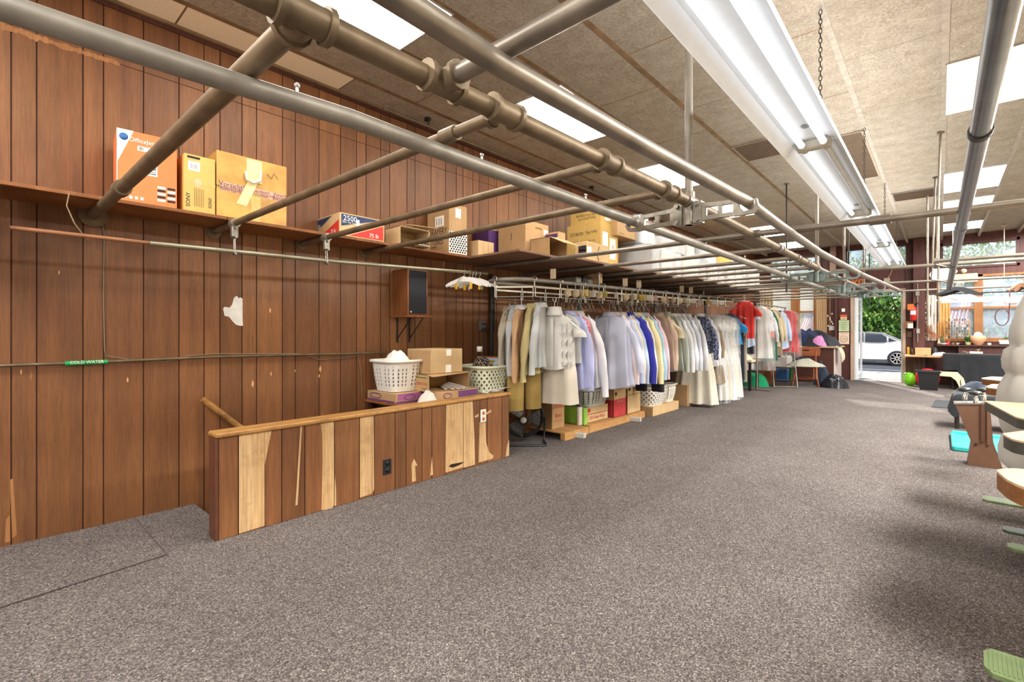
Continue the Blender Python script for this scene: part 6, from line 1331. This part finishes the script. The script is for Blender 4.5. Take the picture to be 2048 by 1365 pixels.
plate('white_switch', 'white switch box above the red headed card', 'switch', 1683.5,617.5,1690,624, WHITEP, FY-.15, .03); plate('white_card', 'white card hanging on the shelf strip left of the green notice', 'card', 1658,652,1669,661, plain('grey_card','c9c9cc',.7), FY-.05, .01)
# hanging trinkets
b = MB()
p = P(1660,600,y=14.35); b.tube([(p.x,14.35,2.5),(p.x,14.35,1.2)], .006, plain('brass','b08a50',.4,.5), 6)
for k in range(7): b.ell((p.x+rnd.uniform(-.05,.06),14.35+rnd.uniform(-.02,.02),1.35+.05*k), (.016,.016,.025), plain('cream_charm','d8cdb8',.6), 8, 6)
b.cyl((p.x,14.35,2.5),(p.x,14.5,2.5),.006,DARKMETAL,n=6); tag(b.build('hanging_charms'), 'string of small cream charms hanging left of the door column', 'ornament')
# fire extinguisher and boxes on the right column
fe = thing('fire_extinguisher', 'red fire extinguisher with an orange tag on the column right of the door', 'fire extinguisher', (-.455,FY-.3,1.46))
b = MB(); b.lathe([(.05,0),(.062,.012),(.062,.26),(.05,.3),(.022,.32),(.02,.34)], plain('extinguisher_red','c42822',.3), n=20); b.box((-.045,-.066,.13),(.045,-.06,.22), PAPER); b.build('cylinder', fe)
b = MB(); b.box((-.02,-.03,.335),(.02,.03,.36), DARKMETAL); b.tube([(-.0,0,.35),(.08,-.03,.38),(.11,-.05,.36)], .008, DARKMETAL, 6); b.tube([(0,0,.36),(.09,-.0,.41)], .008, DARKMETAL, 6); b.build('valve', fe); one('box', (-.1,-.09,.24),(.01,-.085,.37), plain('orange_tag','ee6a2c',.6)).build('inspection_tag', fe); one('box', (-.02,.06,.15),(.02,.08,.3), DARKMETAL).build('wall_bracket', fe)
plate('white_box', 'white switch box below the fire extinguisher', 'box', 1815.5,647,1826,657, WHITEP, FY-.22, .05); plate('wood_block', 'wooden mounting block behind the white switch box', 'block', 1811,643,1832,656.5, OAK, FY-.19, .03)
plate('junction_box', 'grey junction box low on the conduit right of the door', 'box', 1833,658,1839.5,667, plain('grey_box2','a8a8a0',.4,.3), FY-.22, .06); plate('wall_outlet', 'grey outlet with two sockets right of the extinguisher column', 'outlet', 1836,644.5,1848,653.5, plain('grey_box2','a8a8a0',.4,.3), FY-.1, .03)
plate('wall_outlet', 'brown outlet with tangled beige cords right of the door', 'outlet', 1814,664,1824,675, plain('brown_outlet','6a4c3a',.5), FY-.04, .03)
b = MB(); x = P(1835,y=FY-.25).x; b.tube([(x,FY-.25,2.3),(x,FY-.25,.95)], .012, GALV, 8); b.box((x-.035,FY-.28,2.02),(x+.035,FY-.22,2.14), GALV, .004); tag(b.build('conduit'), 'grey conduit with a switch box down the column right of the door', 'conduit')
b = MB(); x = P(1852,y=FY-.16).x
for k in range(26): b.ell((x+.012*math.sin(k*1.9),FY-.16,1.95-.035*k), (.014,.014,.022), plain('shell_beads','b8a894',.6) if k % 2 else plain('brown_beads','7a5a48',.6), 8, 6)
b.tube([(x,FY-.16,2.1),(x,FY-.16,1.0)], .003, DARKMETAL, 5); b.cyl((x,FY-.16,2.1),(x,FY-.1,2.1),.005,DARKMETAL,n=6); tag(b.build('bead_string'), 'string of shell beads hanging right of the fire extinguisher', 'ornament')
b = MB()
for k in range(5): b.tube([(-.12+.01*k,FY-.2,1.02+.02*k),(-.2+.02*k,FY-.22,1.12+.02*k),(-.26+.03*k,FY-.2,1.35),(-.2+.02*k,FY-.2,1.2),(-.02+.03*k,FY-.22,1.0)], .006, plain('rust_cord','a0623c',.6), 5)
tag(b.build('tangled_cords'), 'tangle of rust coloured cords hanging over the tan table end', 'cords')
# emergency light, striped boards, wires
el = thing('emergency_light', 'beige emergency light box with a lamp head before the right transom', 'emergency light', (.41,FY-.12,2.28))
one('box', (-.2,-.06,0),(.2,.06,.19), plain('beige_plastic','cfc8a6',.5), .01).build('housing', el)
for x in (-.17,-.02):
    b = MB(); b.tube([(x,-.03,.19),(x,-.04,.24)], .012, plain('beige_plastic','cfc8a6',.5), 8); b.lathe([(.03,0),(.05,.05),(.045,.08),(0,.085)], plain('beige_plastic','cfc8a6',.5), (x,-.02,.25), 16, Matrix.Rotation(pi/2,4,'X')); b.build('lamp_head', el)
b = MB(); p = P(1883,549,y=13.9)
for k in range(3): b.prism([(-.1,0),(-.05,-.13),(.05,-.13),(.1,0),(.05,.13),(-.05,.13)], .006, PAPER if k != 1 else plain('pale_blue_stripe','c6d6e2',.6), Matrix(((1,0,0,p.x-.1+.1*k),(0,0,1,13.9+.02*k),(0,1,0,p.z),(0,0,0,1))))
b.tube([(p.x-.1,13.92,p.z+.12),(p.x-.1,13.92,ZB+.9),(p.x-.1,13.95,cz(14)-.001)], .003, DARKMETAL, 5); tag(b.build('hanging_boards'), 'cluster of white hexagon boards hung left of the emergency light', 'board')
b = MB(); b.tube([P(u,v,y=FY-.06) for u,v in ((1783,566),(1778,580),(1772,584),(1740,583),(1708,582))], .008, plain('beige_wire','b89c80',.6), 6); b.tube([P(u,v,y=FY-.06) for u,v in ((1774,560),(1781,548),(1786,537))], .008, plain('beige_wire','b89c80',.6), 6)
tag(b.build('door_wires'), 'loose beige wires strung along the door header', 'wire')
# ---- the counter heaped with clothes
cn = thing('clothes_counter', 'brown counter with a pale panelled end, heaped with dark clothes', 'counter', (-2.3,13.79,0))
b = MB(); b.box((-.5,-.5,0),(.46,.55,.82), DARKWOOD); b.build('body', cn); b = MB(); b.box((.46,-.5,.0),(.475,.55,.82), plain('pinkish_white','cdbcb4',.5), .002); b.box((.475,-.49,.05),(.48,-.3,.8), plain('pinkish_white2','d8c8c0',.5)); b.build('end_panel', cn); one('box', (-.56,-.56,.82),(.54,.58,.86), plain('worn_top','b7a283',.5), .006).build('worktop', cn); one('box',(-.2,-.512,.3),(.2,-.5,.5),DARKWOOD).build('drawer', cn)
CL = [(cloth('black_heap','22242c'),'black jackets heaped on the brown counter, largest of the pile',-2.34,13.7,.56,.48,.32,3),(cloth('charcoal_heap','3a3c42'),'charcoal trousers hanging off the right of the counter pile',-1.98,13.62,.26,.26,.2,8),(cloth('navy_heap','2a3458'),'navy cloth at the top of the counter pile',-2.42,13.5,.32,.24,.36,12),(cloth('pink_heap','c878b8','f2dcea'),'pink and white print on the front of the counter pile',-2.14,13.30,.16,.08,.22,15),(cloth('pale_heap','b8b8a8'),'pale shirt tucked at the left of the counter pile',-2.62,13.45,.16,.16,.2,19)]
for m_, lb, x, y, rx, ry, h, sd in CL: pile('clothes_pile', lb, (x,y,.86), rx,ry,h, m_, 'clothes', sd, 'clothes heaped on the brown counter', .55)
b = MB(); b.grid(lambda u, v: Vector((-1.80+.10*math.sin(v*2.2)+.02*u, 13.3+.4*u+.02*math.sin(v*7), .87-.36*v+.03*math.sin(u*9)*v)), 14, 14, cloth('cream_sleeve','d8d0b0')); b.grid(lambda u, v: Vector((-1.80+.10*math.sin(v*2.2)+.02*u+.01, 13.3+.4*u+.02*math.sin(v*7), .87-.36*v+.03*math.sin(u*9)*v)), 14, 14, cloth('cream_sleeve','d8d0b0')); tag(b.build('cream_shirt'), 'cream shirt hanging over the pale end of the counter', 'shirt')
b = MB()
for q in range(3): b.grid(lambda u, v: Vector((-2.82+.03*q+.03*u-.08*math.sin(v*1.5), 13.31-.02*q-.02*math.sin(v*3), .95-.5*v)), 5, 12, (cloth('pale_stripe','b8c8c8'),BLACKCLOTH,cloth('mint_sleeve','a8c4c0'))[q])
tag(b.build('hanging_sleeves'), 'striped sleeves trailing off the left of the counter pile', 'clothes')
# wooden chair with clothes
_ = 0
ch = thing('wooden_chair', 'brown wooden chair with a slotted back, piled with clothes', 'chair', (-2.24,12.4,0), .15)
b = MB(); b.box((-.24,-.22,.40),(.24,.22,.44), CHAIRWOOD, .015); b.build('seat', ch)
for x, y, tx, ty in ((-.17,-.16,-.25,-.24),(.17,-.16,.25,-.24),(-.17,.17,-.24,.25),(.17,.17,.24,.25)): one('tube', [(x,y,.4),((x+tx)/2,(y+ty)/2,.2),(tx,ty,0)], [.018,.022,.015], CHAIRWOOD, 10).build('leg', ch)
for y in (-.2,.21): one('cyl', (-.21,y,.16),(.21,y,.16), .011, CHAIRWOOD).build('stretcher', ch)
for x in (-.18,.18): one('tube', [(x,.2,.43),(x*1.05,.26,.85)], .015, CHAIRWOOD, 8).build('back_post', ch)
b = MB(); b.prism([(-.26,.66),(-.06,.655),(.06,.655),(.26,.66),(.28,.78),(.24,.86),(.1,.84),(.06,.86),(-.06,.86),(-.1,.84),(-.24,.86),(-.28,.78)], .022, CHAIRWOOD, Matrix(((1,0,0,0),(.0,0,1,.24),(0,1,0,0),(0,0,0,1)))); b.box((-.06,.236,.765),(.06,.264,.795), BURN); b.build('backrest', ch)
pile('clothes_pile', 'grey patterned clothes spilling over the wooden chair seat', (-2.24,12.3,.44), .36,.3,.12, cloth('grey_pattern','a8a898','5a5a50'), 'clothes', 24, 'clothes on the wooden chair', .6)
pile('clothes_pile', 'black clothes on top of the wooden chair pile', (-2.3,12.45,.50), .24,.12,.12, cloth('black_heap','22242c'), 'clothes', 27, 'clothes on the wooden chair', .6)
pile('denim_bundle', 'dark denim bundle right of the wooden chair on the counter ledge', (-1.98,12.75,.0), .18,.18,.44, cloth('dark_denim','2b3442'), 'clothes', 29, amp=.4)
b = MB(); b.grid(lambda u, v: Vector((-2.05+.08*u, 12.12+.03*math.sin(u*6), .44-.26*v)), 8, 8, cloth('rust_scarf','a86a4c')); tag(b.build('rust_cloth'), 'rust cloth hanging off the front edge of the chair seat', 'cloth')
b = MB(); b.grid(lambda u, v: Vector((-2.5+.07*u-.02*v, 12.08+.03*math.sin(u*6), .42-.3*v)), 8, 8, cloth('green_print','6aa86a','e0ead8')); tag(b.build('green_cloth'), 'green printed cloth hanging at the left of the chair seat', 'cloth')
# folding step chair
fs = thing('folding_stool', 'grey tube folding step chair left of the wooden chair', 'folding chair', (-2.56,11.85,0), .35)
for x in (-.22,.22):
    one('tube', [(x,-.28,.0),(x,.12,.68),(x,.15,.74)], .012, GALV, 8).build('leg', fs); one('tube', [(x*.9,.3,.0),(x*.9,-.02,.44)], .012, GALV, 8).build('leg', fs)
one('tube', [(-.22,.14,.72),(-.2,.155,.745),(.2,.155,.745),(.22,.14,.72)], .012, GALV, 8).build('top_bar', fs); one('box', (-.2,-.14,.40),(.2,.1,.425), DARKMETAL, .01).build('seat', fs); one('box', (-.2,-.18,.14),(.2,.0,.155), DARKMETAL, .006).build('step', fs); one('cyl', (-.22,-.24,.02),(.22,-.24,.02), .01, GALV).build('brace', fs)
# bags, bench, boxes on the left
def bagmesh(name, label, loc, rx, ry, h, m, seed, strap=None):
    r = thing(name, label, 'bag', loc); pile('bag_body', '', (0,0,0), rx,ry,h, m, '', seed, parent=r, amp=.35, flat=3)
    b = MB(); b.tube([(-rx*.5,-ry*.7,h*.5),(-rx*.2,-ry*.9,h*.9),(rx*.2,-ry*.9,h*.9),(rx*.5,-ry*.7,h*.5)], .008, strap or m, 6); b.build('strap', r)
bagmesh('black_handbag', 'glossy black handbag on the carpet in front of the counter', (-1.70,12.3,0), .26,.18,.27, plain('black_leather','22252c',.18), 41)
bagmesh('green_bag', 'bottle green cloth bag lying on the carpet by the clothes', (-3.1,11.6,0), .32,.24,.26, cloth('emerald_cloth','138a5c'), 44, cloth('emerald_cloth','138a5c'))
bg = thing('work_bench', 'low cream topped bench behind the red tee shirt', 'bench', (-3.12,10.75,0))
one('box', (-.3,-.32,.58),(.3,.32,.63), plain('cream_top','d8c8a8',.5), .01).build('top', bg)
for x in (-.24,.24):
    for y in (-.26,.26): one('box', (x-.025,y-.025,0),(x+.025,y+.025,.58), DARKMETAL).build('leg', bg)
one('box', (.0,-.3,.42),(.22,.1,.57), plain('grey_card','c9c9cc',.7), .004).build('drawer', bg)
pile('folded_linen', 'cream folded linen stacked on the low bench', (-3.12,10.7,.63), .24,.24,.16, cloth('cream_linen','e0d4b8'), 'linen', 51, amp=.3)
c = Carton('brown_cabinet', 'plain brown cabinet side behind the clear bagged gown', (-3.2,12.0), (-2.86,12.5), .62, WALNUT, 0, 'cabinet'); c.done()
ck = thing('drink_cooler', 'white and blue picnic cooler standing behind the folding chair', 'cooler', (-2.95,13.1,0)); one('box', (-.25,-.2,0),(.25,.2,.3), plain('cooler_blue','3c6aa8',.4), .02).build('base', ck); one('box', (-.26,-.21,.3),(.26,.21,.62), WHITEP, .03).build('body', ck)
b = MB(); b.tube([(-2.95,11.9,.006),(-2.7,11.75,.006),(-2.4,11.95,.006)], .004, BLACKP, 5); b.ell((-2.98,11.92,.02),(.035,.025,.02),BLACKP,10,6); tag(b.build('extension_cord'), 'black cord with a round plug trailing past the folding chair', 'cord')
b = MB(); b.box((-3.5,14.0,.0),(-2.7,14.5,.8), DARKWOOD, .004); b.box((-3.55,13.96,.8),(-2.66,14.52,.84), WHITEP, .004); tag(b.build('sill_cabinet'), 'cabinet with a white top under the left shop window', 'cabinet')
# ======================================================================================= outside: street, car, trees
ex = MB(); ex.box((-40,FY+.18,-.12),(30,19.5,-.10), plain('pavement','6a6864',.9,0,.1,3)); ex.box((-40,19.5,-.4),(30,60,-.25), plain('asphalt','565659',.9,0,.12,5)); ex.box((-40,19.35,-.3),(30,19.5,-.09), plain('kerb','c2bdb2',.9)); ex.box((-40,23.0,-.25),(30,23.1,-.246), plain('road_line','e0dcd4',.8))
struct(ex.build('ground_street'))
CW = plain('car_white','dcdee0',.2,0,.02,4,spec=.6); CG = plain('car_glass','2c3a44',.08,0,.05,spec=.7)
car = thing('parked_car', 'white saloon car parked across the street, seen through the door', 'car', (-2.77,26.75,-.25), 0)
prof = [(-2.28,.30),(-2.3,.62),(-2.2,.80),(-1.55,.92),(-.95,.98),(-.25,1.40),(.35,1.45),(.95,1.40),(1.6,1.08),(2.15,1.03),(2.28,.95),(2.3,.5),(2.22,.28),(-2.2,.25)]
def section(y, inset, top):
    out = []
    for x, z in prof: out.append(Vector((x*(1-.03*inset), y, .25+(z-.25)*(1-.02*inset) )))
    return out
b = MB(); b.loft([section(-.78,1.2,0), section(-.88,.2,0), section(-.9,0,0), section(.9,0,0), section(.88,.2,0), section(.78,1.2,0)], CW, (True, True), True); b.build('body', car)
for s_ in (-1, 1):
    for poly in ([(-.82,1.0),(-.22,1.35),(.28,1.395),(.28,1.0)], [(.34,1.0),(.34,1.395),(.9,1.35),(1.08,1.22),(1.08,1.0)], [(1.14,1.02),(1.14,1.2),(1.42,1.05)]):
        m = MB(); m.prism(poly if s_ < 0 else poly[::-1], .006, CG, Matrix(((1,0,0,0),(0,0,1,-.905 if s_ < 0 else .899),(0,1,0,0),(0,0,0,1)))); m.build('side_window', car)
    for x in (-1.4, 1.42):
        m = MB(); m.lathe([(.2,-.11),(.3,-.11),(.325,-.08),(.325,.08),(.3,.11),(.2,.11)], plain('tyre','26262a',.8), (x,s_*.82,.325), 28, Matrix.Rotation(pi/2,4,'X')); w_ = m.build('wheel', car)
        m = MB(); m.lathe([(.0,.0),(.21,.0),(.22,.02),(.2,.03)], DARKMETAL, (x,s_*.9,.325), 24, Matrix.Rotation(pi/2,4,'X'))
        for q in range(8):
            a = 2*pi*q/8; m.box((.03,-.022,-.008),(.205,.022,.012), STEEL, .004, Matrix.Translation((x,s_*.935,.325)) @ Matrix.Rotation(pi/2,4,'X') @ Matrix.Rotation(a,4,'Z'))
        m.tube([(x+.215*math.cos(t),s_*.93,.325+.215*math.sin(t)) for t in [2*pi*k/24 for k in range(24)]], .012, STEEL, 6, True); m.build('rim', w_)
    m = MB()
    for x in (.12,1.0): m.box((x,s_*.9-.012,.86),(x+.18,s_*.9+.012,.885), CW, .004)
    m.build('door_handle', car)
m = MB(); m.add([(1.0,-.7,1.385),(1.57,-.72,1.1),(1.57,.72,1.1),(1.0,.7,1.385)] , [(0,1,2,3)], CG); m.v = [(x,y,z+.012) for x,y,z in m.v]; m.build('rear_window', car)
one('box', (2.18,-.82,.78),(2.29,-.5,.92), plain('tail_light','9c1c1c',.3), .02).build('tail_light', car)
def tree(label, x, y, rx, ry, rz_, h, n, seed, size=.13, mats=LEAF):
    r = thing('street_tree', label, 'tree', (x,y,-.25), 0, 'trees across the street'); b = leaves(int(n*2.4), rx, ry, rz_, size, mats, seed, c=(0,0,h), shell=.55); b.build('crown', r)
    b = MB(); b.tube([(0,0,0),(.1,.05,h*.4),(0,0,h)], [.22,.17,.08], DARKWOOD, 8)
    r_ = random.Random(seed)
    for k in range(5): a = r_.uniform(0,6.3); b.tube([(0,0,h*.5),(math.cos(a)*rx*.4,math.sin(a)*ry*.4,h*.8),(math.cos(a)*rx*.75,math.sin(a)*ry*.75,h*1.05)], [.09,.06,.03], DARKWOOD, 6)
    b.build('trunk', r); return r
for k, (x, y, rx, ry, rz_, h, n, lb) in enumerate(((-4.6,30.5,3.0,2.2,3.4,3.1,2600,'dark tree behind the left end of the parked car'),(-1.2,31.5,3.0,2.2,3.6,3.5,2600,'broad tree directly behind the parked car'),(1.6,31,2.6,2.0,3.4,3.4,2200,'tree right of the parked car, seen past the door edge'),(4.6,29,3,2.2,3.6,4.4,2200,'tree seen through the right transom window'),(-9,32,4,2.5,4.0,4.6,2200,'tree seen through the left shop windows'))):
    tree(lb, x, y, rx, ry, rz_, h, n, 60+k)
hd_ = leaves(9000,9,1.2,2.7,.15,LEAF,90,c=(0,0,2.2),shell=.3); tag(hd_.build('green_hedge', None, (-1,34,-.25)), 'long dense hedge filling the bank behind the parked car', 'hedge')
bk = MB(); bk.box((-30,35.5,-.3),(25,36,2.6), plain('bank_dark','2e3d26',1)); struct(bk.build('ground_bank'))
# ======================================================================================= camera, light, exposure
cam = bpy.data.cameras.new('camera'); co = bpy.data.objects.new('camera', cam); COL.objects.link(co)
cam.sensor_fit = 'HORIZONTAL'; cam.sensor_width = 36.0; cam.lens = 36.0*FPX/2048
co.location = (0, 0, CAMH); co.rotation_euler = (pi/2, 0, YAW)
cam.shift_x = 0.0; cam.shift_y = -(682.5 - CV)/2048
cam.clip_start = .05; cam.clip_end = 300
SC.camera = co
w = bpy.data.worlds.new('sky'); SC.world = w; w.use_nodes = True; t = w.node_tree; t.nodes.clear()
o = t.nodes.new('ShaderNodeOutputWorld'); bg = t.nodes.new('ShaderNodeBackground'); sk = t.nodes.new('ShaderNodeTexSky')
sk.sky_type = 'NISHITA'; sk.sun_disc = False; sk.sun_elevation = math.radians(38); sk.sun_rotation = math.radians(160); sk.dust_density = 2.5
bg.inputs[1].default_value = .3
t.links.new(sk.outputs[0], bg.inputs[0]); t.links.new(bg.outputs[0], o.inputs[0])
def area(name, loc, rot, sx, sy, e, c):
    l = bpy.data.lights.new(name, 'AREA'); l.shape = 'RECTANGLE'; l.size = sx; l.size_y = sy; l.energy = e; l.color = lin(c)[:3]
    ob = bpy.data.objects.new(name, l); COL.objects.link(ob); ob.location = loc; ob.rotation_euler = rot; return ob
# unseen area lights added at ceiling height, behind and beside the camera, for brightness
for (x, y, e) in ((-2.67,-.85,55),(.33,-1.0,45),(1.53,1.4,70),(1.53,4.2,150),(-.9,-1.2,45),(1.53,6.6,180),(1.53,9.0,170),(1.53,11.4,115),(1.53,13.4,45)): area('added_ceiling_fill', (x,y,CZ-.03), (0,0,0), .58, 1.15, e, 'fdfaf5')
# area lights added above the fixtures, facing up, to brighten the ceiling
for ya, yb in ((1.2,3.63),(3.63,6.03),(6.03,8.45),(8.45,10.9)): area('added_uplight', (LX,(ya+yb)/2,LZ+.155), (pi,0,0), .12, yb-ya-.1, 12, 'fffaf6')
# unseen point light added behind the camera to lift overall brightness
st = bpy.data.lights.new('added_fill_point','POINT'); st.energy = 75; st.shadow_soft_size = .4; st.color = lin('f6f8ff')[:3]
so = bpy.data.objects.new('added_fill_point', st); COL.objects.link(so); so.location = (-1.0,-2.2,1.5)
s = bpy.data.lights.new('sun', 'SUN'); s.energy = 10; s.angle = .012; s.color = (1,.95,.86)
so = bpy.data.objects.new('sun', s); COL.objects.link(so)
so.rotation_euler = Vector((.5,-1,-.62)).to_track_quat('-Z','Y').to_euler()
vs = SC.view_settings; vs.view_transform = 'Standard'; vs.look = 'None'; vs.gamma = 1.0; vs.use_curve_mapping = False; vs.exposure = 0.75
